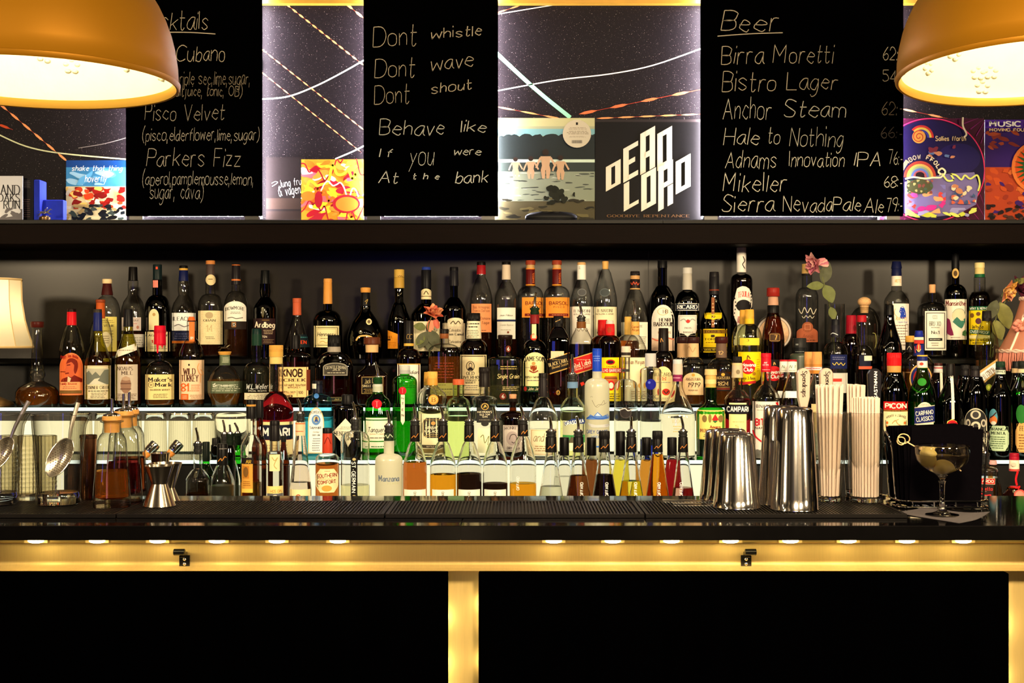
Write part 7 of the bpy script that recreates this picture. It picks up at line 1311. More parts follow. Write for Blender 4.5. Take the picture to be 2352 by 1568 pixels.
# cut crystal tumblers behind
for px, lab in ((16, 'cut crystal tumbler glowing behind the cut off mixing glass'), (63, 'cut crystal tumbler glowing between the two mixing glasses'), (108, 'cut crystal tumbler glowing behind the whole mixing glass')):
    d = 2.535; r = thing('crystal_tumbler', px, d, ZT+.0002, lab, 'tumbler', 'cut crystal tumblers'); k = d/F; R = 22*k; h = 148*k
    mb = MB(); pf = [(0, R*.96), (.004, R)]
    nz = 26
    for i in range(1, nz): pf.append((.004+(h-.006)*i/nz, R*(1 if i > nz-4 else .955+.045*(i % 2))))
    pf.append((h, R)); hollow(mb, pf, .004, .012, solid('cut_crystal', (1, .96, .84), 1.5, .22), 28, knurl=.03); mb.build('glass_body', r, 10)
# bitters bottles
AMB = {}
for px, d, lk, lev, lab in ((257, 2.385, 'whisky', 1080, 'square tapered bitters bottle of orange bitters with a wooden stopper, first of three in line'), (284, 2.462, 'red', 1060, 'square tapered bitters bottle of red bitters, second of three in line'), (297, 2.545, 'dark', 1050, 'square tapered bitters bottle of dark bitters, third of three in line')):
    zb0 = ZM if d < 2.44 else ZT+.0003
    if d == 2.462: zb0 = ZT+HM+.0002; d = 2.458
    r = thing('bitters_bottle', px, d, zb0, lab, 'bitters bottle', 'bitters bottles'); k = d/F
    H = 164*k; R = 42*k
    pf = [(0, R*.96), (.003, R), (.02, R), (H*.80, R*.80), (H*.93, R*.76), (H, R*.62), (H+4*k, 22*k), (H+18*k, 20*k), (H+27*k, 20*k), (H+29*k, 26*k), (H+32*k, 26*k), (H+33*k, 20*k)]
    mb = MB(); mb.lathe(pf, gmat('clear'), 36, 5, 1, rn=23*k); mb.build('glass_body', r, 35)
    zl = Z(lev, d)-zb0
    mb = MB(); mb.lathe([(.014, R*.6), (.018, R*.88), (zl*.8, R*.84), (zl, R*.80)], lmat(lk), 32, 5, 1, rn=.001); mb.build('liquid', r)
    wd = pbr('stained_wood', ((.55, .26, .06), (.40, .05, .03), (.35, .04, .03))[(px > 260)+(px > 290)], .4, noise=.3, scale=60)
    mb = MB(); mb.lathe([(H+5*k, 17*k), (H+28*k, 17.5*k), (H+33.5*k, 22*k), (H+41*k, 22*k), (H+43*k, 20*k)], wd, 24); mb.lathe([(H+43*k, 20*k), (H+46*k, 19*k), (H+50*k, 8*k)], STEEL, 24); st = mb.build('stopper', r)
    mb = MB(); mb.lathe([(H+49*k, 5*k), (H+58*k, 3.6*k), (H+82*k, 3.2*k), (H+83*k, 2*k)], STEEL, 14); mb.build('dasher_tube', st)
r = thing('metal_tumbler', 203, 2.56, ZT+.0003, 'copper toned metal tumbler with a dark rim behind the bitters bottles', 'tumbler'); k = 2.56/F
mb = MB(); mb.lathe([(0, 16*k), (.003, 17*k), (138*k, 18.5*k)], pbr('copper_tone', (.50, .24, .12), .2, 1), 32, cap1=False); mb.build('tumbler_body', r)
mb = MB(); mb.lathe([(138*k, 18.6*k), (139*k, 19.5*k), (146*k, 19.5*k), (146.5*k, 18*k)], pbr('copper_dark', (.16, .08, .05), .25, 1), 32, cap0=False, cap1=False); mb.build('rim', r)
# jiggers
JIG = pbr('warm_steel', (.86, .76, .62), .16, 1)
def jigger(px, d, z, rt, rw, rb, h, wf, lab):
    r = thing('jigger', px, d, z, lab, 'jigger', 'jiggers'); k = d/F
    mb = MB(); w = wf*h
    mb.lathe([(.0, rb*k), (.001, rb*k+.0006), (w*k, rw*k)], JIG, 48, cap0=False, cap1=False)
    mb.lathe([(.0004, rb*k-.001), (w*k-.002, rw*k-.001)], JIG, 48, cap0=False); mb.build('large_cup', r, 30)
    mb = MB(); mb.lathe([(w*k, rw*k), (h*k-.001, rt*k), (h*k, rt*k+.0006), (h*k, rt*k-.0008), (w*k+.002, rw*k-.001)], JIG, 48, cap0=False); mb.build('small_cup', r, 30)
jigger(366, 2.385, ZM, 33, 18, 36, 93, .55, 'steel hourglass jigger standing in front')
jigger(380, 2.475, ZT+.0003, 37, 20, 34, 94, .40, 'steel hourglass jigger with a wide mouth, second in line')
jigger(368, 2.565, ZT+.0003, 22, 17, 24, 104, .50, 'slim steel jigger, last in line, showing its small mouth')
# shaker tins, upside down
TINM = pbr('worn_steel', (.84, .80, .75), .10, 1, noise=.05, scale=90)
def tin(px, d, wb, wt, h, lab, grp):
    z = ZM if d < 2.42 else ZT+.0003
    if abs(d-2.456) < .02: z = ZM
    r = thing('shaker_tin', px, d, z, lab, 'shaker tin', grp); k = d/F; H = h*k; a, b = wb/2*k, wt/2*k
    mb = MB(); mb.lathe([(.0006, a-.0015), (0, a-.0005), (.0006, a+.0009), (.0018, a+.0009), (.0026, a), (H*.12, a-(a-b)*.10), (H*.12+.001, a-(a-b)*.11-.0003), (H*.86, b+.0008), (H*.87, b), (H-.004, b-.0008), (H-.001, b-.0035), (H, b-.006)], TINM, 64, cap0=False, cap1=False); mb.build('tin_wall', r, 50)
    mb = MB(); mb.lathe([(H, b-.006), (H-.0015, b-.008), (H-.0018, .001)], STEEL, 64, cap0=False); mb.build('tin_bottom', r, 50)
tin(1692, 2.368, 108, 80, 170, 'short upturned steel shaker tin, front of its row', 'short shaker tins'); tin(1675, 2.456, 104, 77, 166, 'short upturned steel shaker tin, middle of its row', 'short shaker tins'); tin(1657, 2.544, 100, 75, 160, 'short upturned steel shaker tin, back of its row', 'short shaker tins')
tin(1825, 2.34, 108, 84, 233, 'tall upturned steel shaker tin standing in front', 'tall shaker tins'); tin(1794, 2.432, 104, 81, 232, 'tall upturned steel shaker tin standing behind the other tall one', 'tall shaker tins')
# straw glasses
STR = frost('straw_plastic', (.92, .78, .66), .45)
def straw_mesh(L):
    mb = MB(); mb.lathe([(0, .0026), (L, .0026), (L, .0021), (0, .0021)], STR, 8, cap0=False, cap1=False); return mb
sm = {}
def straw_glass(px, d, rim, base, ytop, ystr, lab, lab2, fan=1.55, nmax=40):
    z = ZM if d < 2.43 else ZT+.0003
    r = thing('tumbler_glass', px, d, z, lab, 'glass', 'glasses of straws'); k = d/F; H = Z(ytop, d)-z
    mb = MB(); hollow(mb, [(0, base*.94*k), (.002, base*k), (.014, base*k), (H*.5, (base*.5+rim*.5)*k), (H, rim*k)], .0022, .0165, THN, 40); mb.build('glass_body', r, 50)
    mb = MB(); mb.lathe([(.0012, base*.9*k), (.003, base*.95*k), (.0155, base*.93*k)], CRY, 32); mb.build('glass_bottom', r, 50)
    L = Z(ystr, d)-z-.0175; rr = random.Random(int(px)); n = 0
    ri = base*k-.0062; pts = [(i*.0058+(j % 2)*.0029, j*.00502) for i in range(-6, 7) for j in range(-7, 8)]
    pts = [p for p in pts if math.hypot(*p) < ri][:nmax]
    x0, y0, z0 = r.location
    for (u, v) in pts:
        if 'o' not in sm: sm['o'] = straw_mesh(1).build('drinking_straw', None, 60)
        if 'used' not in sm: o = sm['o']; sm['used'] = 1
        else: o = sm['o'].copy(); COL.objects.link(o)
        tag(o, lab2, 'straw', lab2); l = L*rr.uniform(.985, 1.0)
        o.location = (x0+u, y0+v, z+.0175); o.scale = (1, 1, l)
        dx, dy = u*(fan-1), v*(fan-1)
        o.rotation_euler = (-atan2(dy, l), atan2(dx, l), 0)
straw_glass(1905, 2.462, 42, 27, 948, 882, 'tall glass packed with straws next to the tall shaker tins', 'white drinking straw in the glass next to the shaker tins')
straw_glass(1989, 2.455, 39, 36, 948, 911, 'tall glass packed with bent tipped straws next to the napkins', 'white drinking straw in the glass next to the napkins', 1.1, 60)
straw_glass(1966, 2.572, 33, 24, 950, 881, 'tall glass of straws half hidden behind the two other straw glasses', 'white drinking straw in the glass standing behind', 1.4)
# beer taps
def tap(px, w_, ytop, ybot, mat, txt, ink, lab, rot, tb, dk=False):
    d = 2.592; k = d/F; r = thing('beer_tap', px, d, ZT+.0003, lab, 'beer tap', 'beer taps', False)
    zt, zb = Z(ytop, d)-ZT, Z(ybot, d)-ZT; hw = w_/2*k
    P = [(hw*cos(a), zt-hw+hw*sin(a)) for a in [pi*i/14 for i in range(15)]]+[(-hw*.9, zb+.02), (-hw*.55, zb), (hw*.55, zb), (hw*.9, zb+.02)]
    n = len(P); mb = MB(); vs = []
    for y, q in ((-.007, .86), (-.0045, 1), (.0045, 1), (.007, .86)): vs += [(u*q, y, zt-hw+(v-zt+hw)*(1-(1-q)*.12)) for u, v in P]
    fs = [tuple(range(n)), tuple(reversed(range(3*n, 4*n)))]+[(j*n+i, (j+1)*n+i, (j+1)*n+(i+1) % n, j*n+(i+1) % n) for j in range(3) for i in range(n)]
    mb.add(vs, fs, mat); h = mb.build('tap_paddle', r, 40)
    m_ = lambda x, y, kk: ((x-px)*k, -.0074, Z(y, d)-ZT)
    mb = MB(); draw(mb, m_, ('t', txt, px+tb[0], px+tb[1], tb[2], tb[3], ink, 'B' if not dk else 'b', rot), 0); mb.build('lettering', h)
    mb = MB(); mb.lathe([(0, .022), (.004, .022), (.006, .011), (zb-.02, .011), (zb-.016, .015), (zb-.004, .015), (zb+.002, .007)], CHROME, 24); mb.build('tap_column', r)
    mb = MB(); mb.tube(catmull([(0, .0, zb-.012), (0, .03, zb-.012), (0, .045, zb-.02), (0, .048, zb-.05)], 4), .007, CHROME, 12); mb.build('tap_spout', r)
TAPM = pbr('pearly_plastic', (.55, .42, .33), .25, .25)
tap(1845, 31, 845, 935, TAPM, 'Spendrups', (24, 18, 18), 'pearly paddle handled beer tap with long black lettering beside the tall shaker tins', -90, (-4, 7, 852, 912))
tap(1897, 31, 845, 935, TAPM, 'Spendrups', (24, 18, 18), 'pearly paddle handled beer tap whose lettering sinks behind the straws', -90, (-3, 8, 853, 913))
tap(2008, 32, 846, 935, pbr('black_paddle', (.006, .005, .008), .25), 'KASTNMAN', (245, 230, 215), 'black paddle handled beer tap with white lettering above the straws', 90, (-3, 5, 853, 915), True)
# steel bar spoons and a strainer lying on the mat
def lying(px0, px1, d, w_, lab):
    x0, x1 = X(px0, d), X(px1, d); xc = (x0+x1)/2
    r = empty('ice_tongs', (xc, d, ZM), lab, 'tongs', 'steel tongs lying on the mat')
    for s, dz in ((-1, 0), (1, .003)):
        mb = MB(); n = 12; L_ = x1-x0
        P = [Vector((-L_/2+L_*i/n, s*.004+s*.004*sin(pi*i/n)-.002*0, .0012+dz*(1-i/n))) for i in range(n+1)]
        for a, b in zip(P, P[1:]): mb.box(a.x, b.x, a.y-w_/2, a.y+w_/2, a.z-.0009, a.z+.0009, STEEL)
        mb.build('tong_arm', r)
    mb = MB(); mb.lathe([(.0002, w_*.9+.004), (.0042, w_*.9+.004)], STEEL, 16, M=Matrix.Translation((L_/2+.004, 0, 0))); mb.build('tong_hinge', r)
lying(1522, 1628, 2.44, .006, 'steel tongs lying on the mat behind the front pair, by the short shaker tins'); lying(1545, 1634, 2.39, .007, 'steel tongs lying on the mat nearer the counter edge, by the short shaker tins')
# napkin holder, napkins, coupe
d = 2.455; xh = X(2150, d)
r = empty('napkin_holder', (xh, d, ZT+.0003), 'chrome wire napkin holder filled with black napkins', 'napkin holder')
k = 2.43/F
mb = MB(); hw, hd = .083, .052
def rrect(hw, hd, z, rad=.02, n=6):
    P = []
    for cx_, cy_, a0 in ((hw-rad, hd-rad, 0), (-hw+rad, hd-rad, 90), (-hw+rad, -hd+rad, 180), (hw-rad, -hd+rad, 270)):
        P += [(cx_+rad*cos(radians(a0+90*i/n)), cy_+rad*sin(radians(a0+90*i/n)), z) for i in range(n+1)]
    return P+[P[0]]
mb.tube(rrect(hw, hd, .014), .0022, CHROME, 8); mb.tube(rrect(hw, hd, .0026), .0022, CHROME, 8); mb.build('base_ring', r)
for i, x_ in enumerate((-.06, -.02, .02, .06)):
    mb = MB(); mb.tube([(x_, -hd, .014), (x_, -hd, .003), (x_, hd, .003), (x_, hd, .014)], .0016, CHROME, 6); mb.build('floor_wire', r)
for s in (-1, 1):
    mb = MB(); mb.tube(catmull([(s*hw*.98, -.02, .014), (s*(hw+.002), -.02, .06), (s*(hw+.006), -.02, .11), (s*(hw+.012), -.012, .135), (s*(hw+.010), .012, .135), (s*(hw+.006), .02, .11), (s*hw*.98, .02, .014)], 4), .002, CHROME, 8); mb.build('side_wire', r)
NAP = pbr('black_napkin', (.0016, .0013, .0019), .95, spec=0, noise=.25, scale=150)
rr = random.Random(5); NN = 22
mb = MB()
def nap_mesh():
    mb = MB(); w2, h = .066, .142
    n = 8
    for y, t in ((0, 1), (.0012, 1), (.0024, .985)): pass
    vs = []
    for y in (-.0013, 0, .0013):
        for j in range(n+1):
            for i in range(n+1):
                u = i/n*2-1; v = j/n
                vs.append((u*w2, y+.002*sin(u*1.3+v*2)*v, v*h))
    m = n+1
    q = lambda s, j, i: s*m*m+j*m+i
    fs = [(q(0, j, i), q(0, j, i+1), q(0, j+1, i+1), q(0, j+1, i)) for j in range(n) for i in range(n)]+[(q(2, j, i), q(2, j+1, i), q(2, j+1, i+1), q(2, j, i+1)) for j in range(n) for i in range(n)]
    for s in (0, 1):
        for j in range(n): fs += [(q(s, j, 0), q(s, j+1, 0), q(s+1, j+1, 0), q(s+1, j, 0)), (q(s, j, n), q(s+1, j, n), q(s+1, j+1, n), q(s, j+1, n))]
        for i in range(n): fs += [(q(s, n, i), q(s, n, i+1), q(s+1, n, i+1), q(s+1, n, i)), (q(s, 0, i), q(s+1, 0, i), q(s+1, 0, i+1), q(s, 0, i+1))]
    mb.add(vs, fs, NAP); return mb
n0 = None
for i in range(NN):
    lab = 'folded black napkin standing in the chrome holder'
    if n0 is None: o = n0 = nap_mesh().build('napkin', None, 40)
    else: o = n0.copy(); COL.objects.link(o)
    tag(o, lab, 'napkin', 'napkins in the holder')
    o.location = (xh+rr.uniform(-.003, .003)-i*.0004, d-.044+i*.0040, ZT+.0062+rr.uniform(0, .001)); o.rotation_euler = (radians(-2.5), radians(rr.uniform(-1.2, 1.2)-1.5), 0)
n0.location.y -= .004; n0.rotation_euler = (radians(-2.5), radians(2.6), 0)
# napkin under the glass
K(1952, 840); dn = 2.31
mb = MB(); cs = [(400, 1322), (700, 1270), (1262, 1362), (985, 1414)]
def onz(px, py, z): dd = (CZ-z)*F/(py-784); return (X(px, dd), dd)
pc = [onz(PX(a), PY(b), ZT+.001) for a, b in cs]; n = 10; vs = []
for j in range(n+1):
    for i in range(n+1):
        u, v = i/n, j/n
        x_ = (pc[0][0]*(1-u)+pc[1][0]*u)*(1-v)+(pc[3][0]*(1-u)+pc[2][0]*u)*v; y_ = (pc[0][1]*(1-u)+pc[1][1]*u)*(1-v)+(pc[3][1]*(1-u)+pc[2][1]*u)*v
        vs.append((x_-X(2165, dn), y_-dn, .0008+.006*max(0, u*v-.35)**2*4+.003*max(0, (1-u)*(1-v)-.6)))
mb.add(vs+[(a, b, c-.0007) for a, b, c in vs], [(j*(n+1)+i, j*(n+1)+i+1, (j+1)*(n+1)+i+1, (j+1)*(n+1)+i) for j in range(n) for i in range(n)]+[((n+1)**2+j*(n+1)+i, (n+1)**2+(j+1)*(n+1)+i, (n+1)**2+(j+1)*(n+1)+i+1, (n+1)**2+j*(n+1)+i+1) for j in range(n) for i in range(n)], pbr('grey_napkin', (.055, .045, .048), .95, noise=.2, scale=150))
o = mb.build('cocktail_napkin', None, 60, (X(2165, dn), dn, ZT+.0001)); tag(o, 'unfolded dark grey napkin lying under the stemmed cocktail glass', 'napkin')
# coupe
dc = 2.307; k = dc/F; r = thing('coupe_glass', 2164, dc, ZT+.0014, 'stemmed coupe glass holding a clear cocktail with olives', 'cocktail glass')
hz = lambda y: (1187-y)*k
out = [(hz(1109), 3*k), (hz(1104), 6*k), (hz(1097), 11*k), (hz(1090), 22*k), (hz(1082), 38*k), (hz(1072), 50*k), (hz(1060), 57.5*k), (hz(1046), 60.5*k), (hz(1034), 61*k), (hz(1028), 60.5*k)]
inn = [(z+.0012, max(.0008, q-.0011)) for z, q in out[2:]]
mb = MB(); mb.lathe([(hz(1109), 4.5*k)]+out[1:]+[(hz(1027.3), 60*k)]+list(reversed(inn))+[(hz(1096), .0005)], CRY, 56, cap0=False, cap1=False); mb.build('bowl', r, 60)
mb = MB(); mb.lathe([(.0006, 37*k), (.0014, 37.5*k), (.0022, 36*k), (.0040, 22*k), (.007, 12*k), (.012, 8*k), (hz(1160), 6.2*k), (hz(1135), 5.6*k), (hz(1115), 6.5*k), (hz(1108), 9*k)], CRY, 40); mb.build('stem_and_foot', r, 60)
lq = [(z+.0014, q-.0015) for z, q in out[2:] if z < hz(1048)]
mb = MB(); mb.lathe([(hz(1095), .003)]+lq[1:]+[(hz(1047), 58.6*k)], solid('martini', (.98, .96, .90), 1.33), 48); mb.build('drink', r, 50)
OLV = pbr('green_olive', (.60, .46, .15), .3, noise=.15, scale=90)
def olive(px, py, dd, lab):
    o_ = thing('olive', px, dc+dd, Z(py, dc+dd), lab, 'olive', 'olives on the pick'); mb = MB(); M = Matrix.Rotation(radians(35), 4, 'Y')
    mb.blob((0, 0, 0), (.0165, .0140, .0140), OLV, 20, 12, M); mb.build('olive_flesh', o_); mb = MB(); mb.blob(M @ Vector((.0155, 0, 0)), .0035, pbr('pimento', (.5, .16, .04), .4), 10, 6); mb.build('pimento', o_)
olive(2133, 1047, .004, 'green olive on the pick nearer the rim of the coupe'); olive(2168, 1068, .0, 'green olive on the pick sunk deep in the coupe')
pk = thing('cocktail_pick', 2150, dc, Z(1058, dc), 'knotted bamboo cocktail pick resting on the coupe rim', 'cocktail pick'); BAM = pbr('bamboo', (.62, .42, .18), .5, noise=.2, scale=80)
g = lambda x, y: ((x-2150)*k, .001, (1058-y)*k)
mb = MB(); mb.tube([g(2085, 1016), g(2110, 1030), g(2205, 1080)], .0011, BAM, 8); mb.build('pick_shaft', pk)
mb = MB(); mb.tube([Vector(g(2079+13*cos(a), 1009+11*sin(a)))+Vector((0, .003*sin(a*2), 0)) for a in [i*.35 for i in range(19)]], .0011, BAM, 8)
mb.tube([Vector(g(2073+9*cos(a), 1014+9*sin(a)))+Vector((0, .003*cos(a*2), 0)) for a in [i*.35 for i in range(19)]], .0010, BAM, 8); mb.build('pick_knot', pk)
# ------------------------------------------------------------------ glassware on the lower glass shelf
RIB = glass('ribbed_glass', (.90, .88, .80), (.22, .20, .15), .08)
g0 = None
for i, px in enumerate((186, 243, 300, 357, 413, 468)):
    d = 3.46; lab = 'upturned ribbed highball glass on the lower glass shelf, %s of its row' % ('first', 'second', 'third', 'fourth', 'fifth', 'last')[i]
    if g0 is None:
        g0 = thing('highball_glass', px, d, ZC+.0002, lab, 'glass', 'ribbed highball glasses'); kk = d/F; hh = 103*kk
        mb = MB(); mb.lathe([(0, 27*kk), (hh*.5, 25.5*kk), (hh-.004, 24*kk), (hh, 22*kk)], RIB, 64, knurl=.035, cap0=False); mb.build('glass_wall', g0, 12)
        mb = MB(); mb.lathe([(hh-.016, .001), (hh-.016, 22*kk), (hh-.0045, 23*kk), (hh-.001, 21*kk)], CRY, 32); mb.build('glass_bottom', g0)
    else:
        x = X(px, d); clone(g0, (x, d, ZC+.0002), lab, None, -atan2(x, d))
for px, lab in ((527, 'upturned smooth round tumbler at the end of the ribbed glasses'),):
    r = thing('round_tumbler', px+5, 3.47, ZC+.0002, lab, 'glass'); kk = 3.47/F
    mb = MB(); hollow(mb, [(0, 34*kk), (.05, 37*kk), (92*kk, 38*kk), (100*kk, 36*kk)], .002, .01, CRY, 40); mb.build('glass_body', r, 50)
for px, py, a_, lab in ((347, 1031, 42, 'tilted chrome bottle stopper on the lower glass shelf, the one beside the bitters bottles'), (402, 1029, 40, 'tilted chrome bottle stopper on the lower glass shelf, the one behind the jiggers')):
    d = 3.415; r = thing('wine_stopper', px, d, ZC, lab, 'bottle stopper', 'chrome stoppers'); kk = d/F; zc_s = Z(py, d)-ZC
    M = Matrix.Translation((0, 0, zc_s)) @ Matrix.Rotation(radians(a_), 4, 'Y')
    mb = MB(); mb.lathe([(-9*kk, 11*kk), (-7*kk, 12.5*kk), (14*kk, 12.5*kk), (17*kk, 11*kk), (18*kk, 8*kk)], CHROME, 24, M=M); mb.build('stopper_head', r)
    mb = MB(); mb.lathe([(-22*kk, 6*kk), (-18*kk, 9*kk), (-9*kk, 9.5*kk)], pbr('amber_plastic', (.75, .25, .04), .3), 20, M=M); mb.build('stopper_plug', r)
    mb = MB(); mb.lathe([(0, 7*kk), (.004, 5*kk), (max(.006, zc_s-20*kk), 4*kk)], CHROME, 14, c=(-13*kk, 0, 0)); mb.build('stopper_foot', r)
# ------------------------------------------------------------------ table lamps and dried roses
def shade(parent, name, prof, mat, seg, ztop):
    mb = MB(); mb.lathe(prof, mat, seg, cap0=False, cap1=False); return mb.build(name, parent, 20 if seg < 12 else 50)
d = 3.70; kk = d/F; r = thing('table_lamp', -18, d, ZB+.0002, 'small table lamp with a panelled cream silk shade and bronze foot', 'table lamp', None, False)
hz = lambda y: Z(y, d)-ZB
pf = [(hz(797), 93*kk), (hz(770), 84*kk), (hz(735), 74*kk), (hz(690), 67*kk), (hz(642), 66*kk)]
shade(r, 'lamp_shade', pf, frost('cream_silk', (.92, .84, .62), .55), 10, 0)
mb = MB(); TR = pbr('shade_trim', (.60, .42, .18), .6)
for y, w_ in ((797, 93), (642, 66)):
    mb.tube([(w_*kk*cos(2*pi*i/10), w_*kk*sin(2*pi*i/10), hz(y)) for i in range(11)], .0035, TR, 6)
for j in range(10): mb.tube([(b*cos(2*pi*j/10)*1.003, b*sin(2*pi*j/10)*1.003, a) for a, b in pf], .0012, TR, 5)
mb.build('shade_trim', r)
mb = MB(); mb.lathe([(0, 48*kk), (.004, 48*kk), (.010, 44*kk), (.022, 22*kk), (.03, 10*kk), (.06, 7*kk), (hz(800), 6*kk), (hz(760), 5*kk)], pbr('old_bronze', (.28, .17, .07), .35, .9), 32); mb.build('lamp_base', r)
mb = MB(); mb.blob((0, 0, hz(725)), .028, emis('lamp_bulb', (1, .80, .46), 14)); mb.lathe([(hz(768), .012), (hz(745), .014)], BLACKP, 14); mb.build('bulb', r)
mb = MB(); mb.tube(catmull([(22*kk, -40*kk, hz(797)), (24*kk, -40*kk, hz(806)), (16*kk, -40*kk, hz(812)), (16*kk, -40*kk, hz(822))], 4), .0012, GOLDM, 6); mb.build('pull_hook', r)
light('table_lamp_light', 'POINT', (r.location.x, d, Z(718, d)), 1.6, (1, .80, .50), .028)
d = 3.665; r = thing('table_lamp', 2412, d, ZB+.0002, 'small table lamp with a fringed salmon pink shade', 'table lamp', None, False)
pf = [(hz(806), 112*kk), (hz(790), 103*kk), (hz(760), 88*kk), (hz(730), 75*kk), (hz(686), 62*kk)]
shade(r, 'lamp_shade', pf, frost('salmon_silk', (.80, .34, .22), .4), 36, 0)
mb = MB(); PT = pbr('pink_braid', (.85, .60, .48), .8)
for y, w_ in ((806, 112), (686, 62)):
    for s in (-1, 1): mb.tube([((w_*kk+.003)*cos(2*pi*i/60), (w_*kk+.003)*sin(2*pi*i/60), hz(y)+s*.0035*sin(i*1.57)) for i in range(61)], .003, PT, 5)
for j in range(6): mb.tube([((b+.001)*cos(2*pi*j/6+.35), (b+.001)*sin(2*pi*j/6+.35), a) for a, b in pf], .004, PT, 5)
mb.build('shade_braid', r)
mb = MB(); rr = random.Random(9); FRM = pbr('salmon_fringe', (.62, .22, .16), .8)
for i in range(150):
    a = 2*pi*i/150; q = 112*kk+rr.uniform(-.001, .002); L_ = 42*kk*rr.uniform(.8, 1.05)
    mb.tube([(q*cos(a), q*sin(a), hz(807)), ((q+.004)*cos(a+.01), (q+.004)*sin(a+.01), hz(807)-L_*.5), ((q+.003)*cos(a+.02), (q+.003)*sin(a+.02), hz(807)-L_)], .0022, FRM, 4, .0012)
o = mb.build('shade_fringe', r); o['kind'] = 'stuff'
mb = MB()
for j in range(7): mb.blob((-.108+.011*cos(j*.9)*(j > 0), -.05+.008*sin(j*1.7), hz(748)+.011*sin(j*.9)*(j > 0)), (.008, .007, .007), FRM, 8, 6)
mb.build('fabric_rosette', r)
mb = MB(); mb.lathe([(0, 44*kk), (.006, 43*kk), (.02, 18*kk), (.05, 7*kk), (hz(760), 5*kk)], MATS['old_bronze'], 28); mb.build('lamp_base', r)
# roses
LEAF = {k_: pbr('dried_leaf_'+k_, c, .7, noise=.35, scale=60) for k_, c in (('grey', (.060, .066, .030)), ('green', (.105, .125, .030)), ('yellow', (.20, .20, .05)))}
STEM = pbr('dried_stem', (.10, .11, .03), .7)
def petal(mb, c, nrm, up, w_, h, curl, mat):
    nrm = Vector(nrm).normalized(); up = Vector(up).normalized(); sd = nrm.cross(up).normalized(); c = Vector(c); n = 5; vs = []
    for j in range(n+1):
        v = j/n; ww = w_*(sin(pi*(.18+.70*v)))**.8
        for i in range(n+1):
            u = i/n*2-1
            vs.append(c+sd*(u*ww)+up*(h*v)+nrm*(curl*(v*v*1.2-.5*u*u*v)-.25*w_*u*u+curl*.3*sin(7*v+u*3)*.3))
    mb.add(vs, [(j*(n+1)+i, j*(n+1)+i+1, (j+1)*(n+1)+i+1, (j+1)*(n+1)+i) for j in range(n) for i in range(n)], mat)
def leaf(mb, a, b, w_, nrm, mat, fold=.25, droop=0):
    a, b = Vector(a), Vector(b); up = b-a; sd = up.cross(Vector(nrm)).normalized(); nn = sd.cross(up).normalized(); n = 8; vs = []
    for j in range(n+1):
        v = j/n; ww = w_*sin(pi*min(1, v*.96+.02))**.75*(1-.25*v)
        for u in (-1, -.5, 0, .5, 1): vs.append(a+up*v+sd*(u*ww)+nn*(abs(u)*ww*fold+droop*sin(pi*v))+nn*(.0015*sin(v*17+u*2)))
    mb.add(vs, [(j*5+i, j*5+i+1, j*5+5+i+1, j*5+5+i) for j in range(n) for i in range(4)], mat)
def rose(parent, c, axis, R, mats, seed=1, name='rose_bloom'):
    rr = random.Random(seed); ax = Vector(axis).normalized(); t = ax.cross(Vector((0, 1, .2))).normalized(); b = ax.cross(t); mb = MB()
    for ring_, (n, rad, h, tilt, cu) in enumerate(((3, .12, 1.0, .05, .05), (5, .26, 1.0, .25, .15), (5, .42, .95, .5, .35), (6, .55, .8, .85, .5))):
        for i in range(n):
            a = 2*pi*i/n+ring_*.6+rr.uniform(-.2, .2); dr = t*cos(a)+b*sin(a)
            petal(mb, Vector(c)+dr*(rad*R*.5)-ax*(R*.5), dr, ax*(1-tilt*.5)+dr*tilt, R*(.42+.10*ring_), R*1.25*h*rr.uniform(.85, 1.1), R*cu, mats[rr.randrange(len(mats))])
    return mb.build(name, parent, 70)
def P3(px, py, dd, o): return (X(px, dd)-o[0], dd-o[1], Z(py, dd)-o[2])
OR = [pbr('petal_coral', (.72, .20, .10), .6, noise=.2, scale=80), pbr('petal_orange', (.75, .30, .14), .6), pbr('petal_rust', (.50, .09, .05), .6)]
PK = [pbr('petal_pink', (.62, .22, .24), .6, noise=.2, scale=80), pbr('petal_pale', (.70, .38, .34), .6), pbr('petal_mauve', (.48, .12, .20), .6)]
YE = [pbr('petal_yellow', (.80, .42, .08), .6, noise=.2, scale=80), pbr('petal_gold', (.82, .50, .22), .6), pbr('petal_blush', (.70, .28, .16), .6)]
DR = [pbr('petal_wine', (.06, .006, .02), .6), pbr('petal_wine_light', (.12, .012, .035), .6)]
o = (X(985, 3.835), 3.835, ZA+.0003)
r = empty('dried_rose', o, 'dried orange rose with grey green leaves standing before the calvados bottles', 'rose', 'dried roses'); Q = lambda x, y, dd=3.832: P3(x, y, dd, o)
rose(r, Q(996, 716), (.25, -.6, .8), .020, OR, 3)
mb = MB()
petal(mb, Q(990, 735), (-.1, -1, 0), (-.1, 0, -1), .011, .034, .004, OR[0]); petal(mb, Q(1000, 733), (.3, -1, 0), (.3, 0, -1), .009, .028, .004, OR[2]); mb.build('hanging_petal', r)
mb = MB(); mb.tube(catmull([(0, 0, 0), Q(988, 790), Q(984, 750), Q(994, 722)], 4), .0022, STEM, 6); mb.build('stem', r)
for a, b, w_, k2 in (((978, 752), (950, 748), .014, 'green'), ((980, 762), (962, 800), .020, 'grey'), ((985, 758), (1010, 800), .020, 'grey'), ((975, 770), (955, 792), .014, 'green'), ((990, 775), (985, 808), .016, 'grey')):
    mb = MB(); leaf(mb, Q(*a), Q(*b, 3.826), w_, (0, -1, .2), LEAF[k2]); mb.build('leaf', r)
vz = thing('glass_vase', 1917, 3.90, ZA+.0002, 'clear straight glass holding the stem of the pink rose', 'vase'); kk = 3.9/F
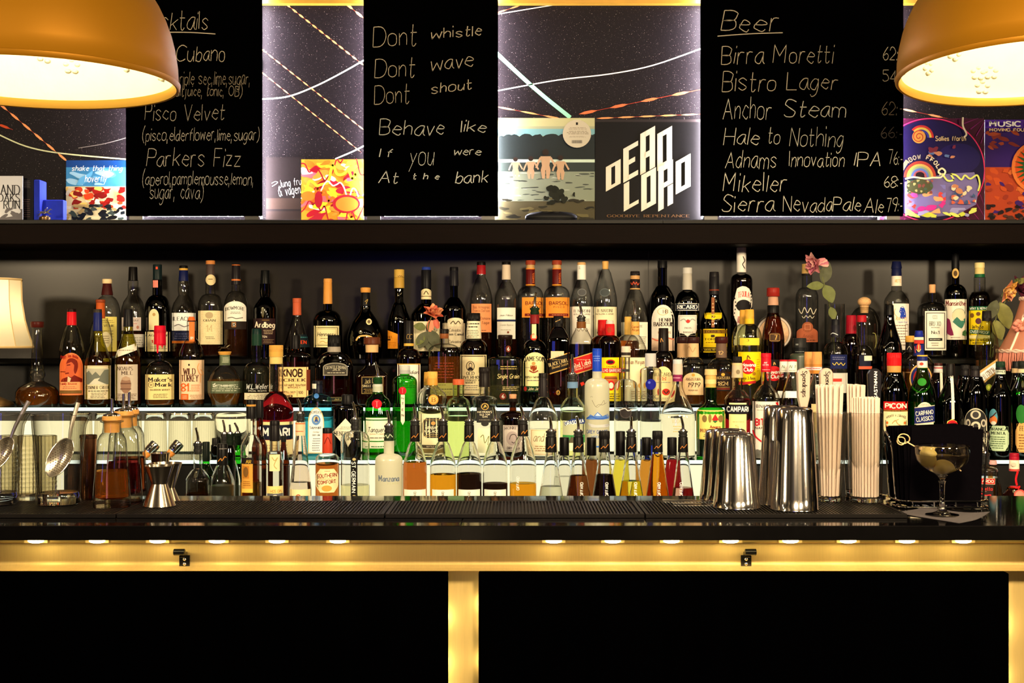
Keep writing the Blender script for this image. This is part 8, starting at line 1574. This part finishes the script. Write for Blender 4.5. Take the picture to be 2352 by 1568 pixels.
mb = MB(); mb.lathe([(0, 21*kk), (.004, 22.5*kk), (Z(698, 3.9)-ZA, 22.5*kk)], gmat('cool'), 32, cap1=False); mb.build('glass_wall', vz)
mb = MB(); mb.lathe([(.0005, 21*kk), (.012, 21.5*kk)], CRY, 32); mb.build('glass_bottom', vz)
o = (X(1917, 3.90), 3.90, ZA+.0130)
r = empty('dried_rose', o, 'dried pink rose arching from a glass over its neighbour bottle', 'rose', 'dried roses'); Q = lambda x, y, dd=3.855: P3(x, y, dd, o)
rose(r, Q(1866, 606, 3.85), (-.75, -.45, -.25), .021, PK, 5); mb = MB()
for i in range(5): petal(mb, Q(1872+i*2, 606-i*2, 3.848), (.1, -1, .1), (.9, -.1, .45-.25*i), .009, .032, .005, PK[i % 3])
mb.build('fallen_petals', r)
mb = MB(); mb.tube(catmull([(0, 0, 0), P3(1912, 735, 3.895, o), P3(1905, 700, 3.88, o), Q(1893, 652), Q(1884, 622), Q(1872, 600, 3.85)], 4), .0020, STEM, 6); mb.build('stem', r)
for a, b, w_, k2 in (((1892, 655), (1853, 658), .015, 'green'), ((1890, 650), (1904, 602), .020, 'grey'), ((1895, 655), (1912, 695), .022, 'green'), ((1908, 705), (1916, 735), .014, 'green')):
    mb = MB(); leaf(mb, Q(*a), Q(*b, 3.848), w_, (0, -1, .2), LEAF[k2]); mb.build('leaf', r)
vz = thing('glass_vase', 2277, 3.855, ZA+.0002, 'small clear glass holding the yellow and wine red roses', 'vase'); kk = 3.855/F
mb = MB(); mb.lathe([(0, 13*kk), (.004, 15*kk), (.06, 17*kk)], gmat('pale'), 28, cap1=False); mb.build('glass_wall', vz)
for (hx, hy), ax, mats, lab, lv, sx, Rr in (((2318, 669), (.5, -.6, -.35), YE, 'dried yellow rose drooping beside the pink lamp shade', (((2290, 690), (2268, 735), .020, 'grey'), ((2297, 695), (2318, 755), .026, 'yellow'), ((2285, 735), (2300, 780), .022, 'yellow'), ((2280, 760), (2300, 800), .020, 'grey')), 2274, .023),
        ((2347, 659), (.4, -.7, .3), DR, 'dried wine red rose beside the yellow one', (((2335, 650), (2358, 640), .010, 'yellow'), ((2330, 648), (2345, 640), .008, 'green')), 2280, .024)):
    o = (X(sx, 3.85), 3.85, ZA+.004); r = empty('dried_rose', o, lab, 'rose', 'dried roses'); Q = lambda x, y, dd=3.845+(.02 if hx > 2330 else 0): P3(x, y, dd, o)
    rose(r, Q(hx, hy), ax, Rr, mats, int(hx)); mb = MB(); mb.tube(catmull([(0, 0, 0), Q(sx+4, 780), Q(sx+16, 720), Q(hx-14, 672 if hx < 2330 else 650), Q(hx-2, hy-6)], 4), .0018, STEM, 6); mb.build('stem', r)
    for a, b, w_, k2 in lv: mb = MB(); leaf(mb, Q(*a), Q(*b, 3.836), w_, (0, -1, .2), LEAF[k2]); mb.build('leaf', r)
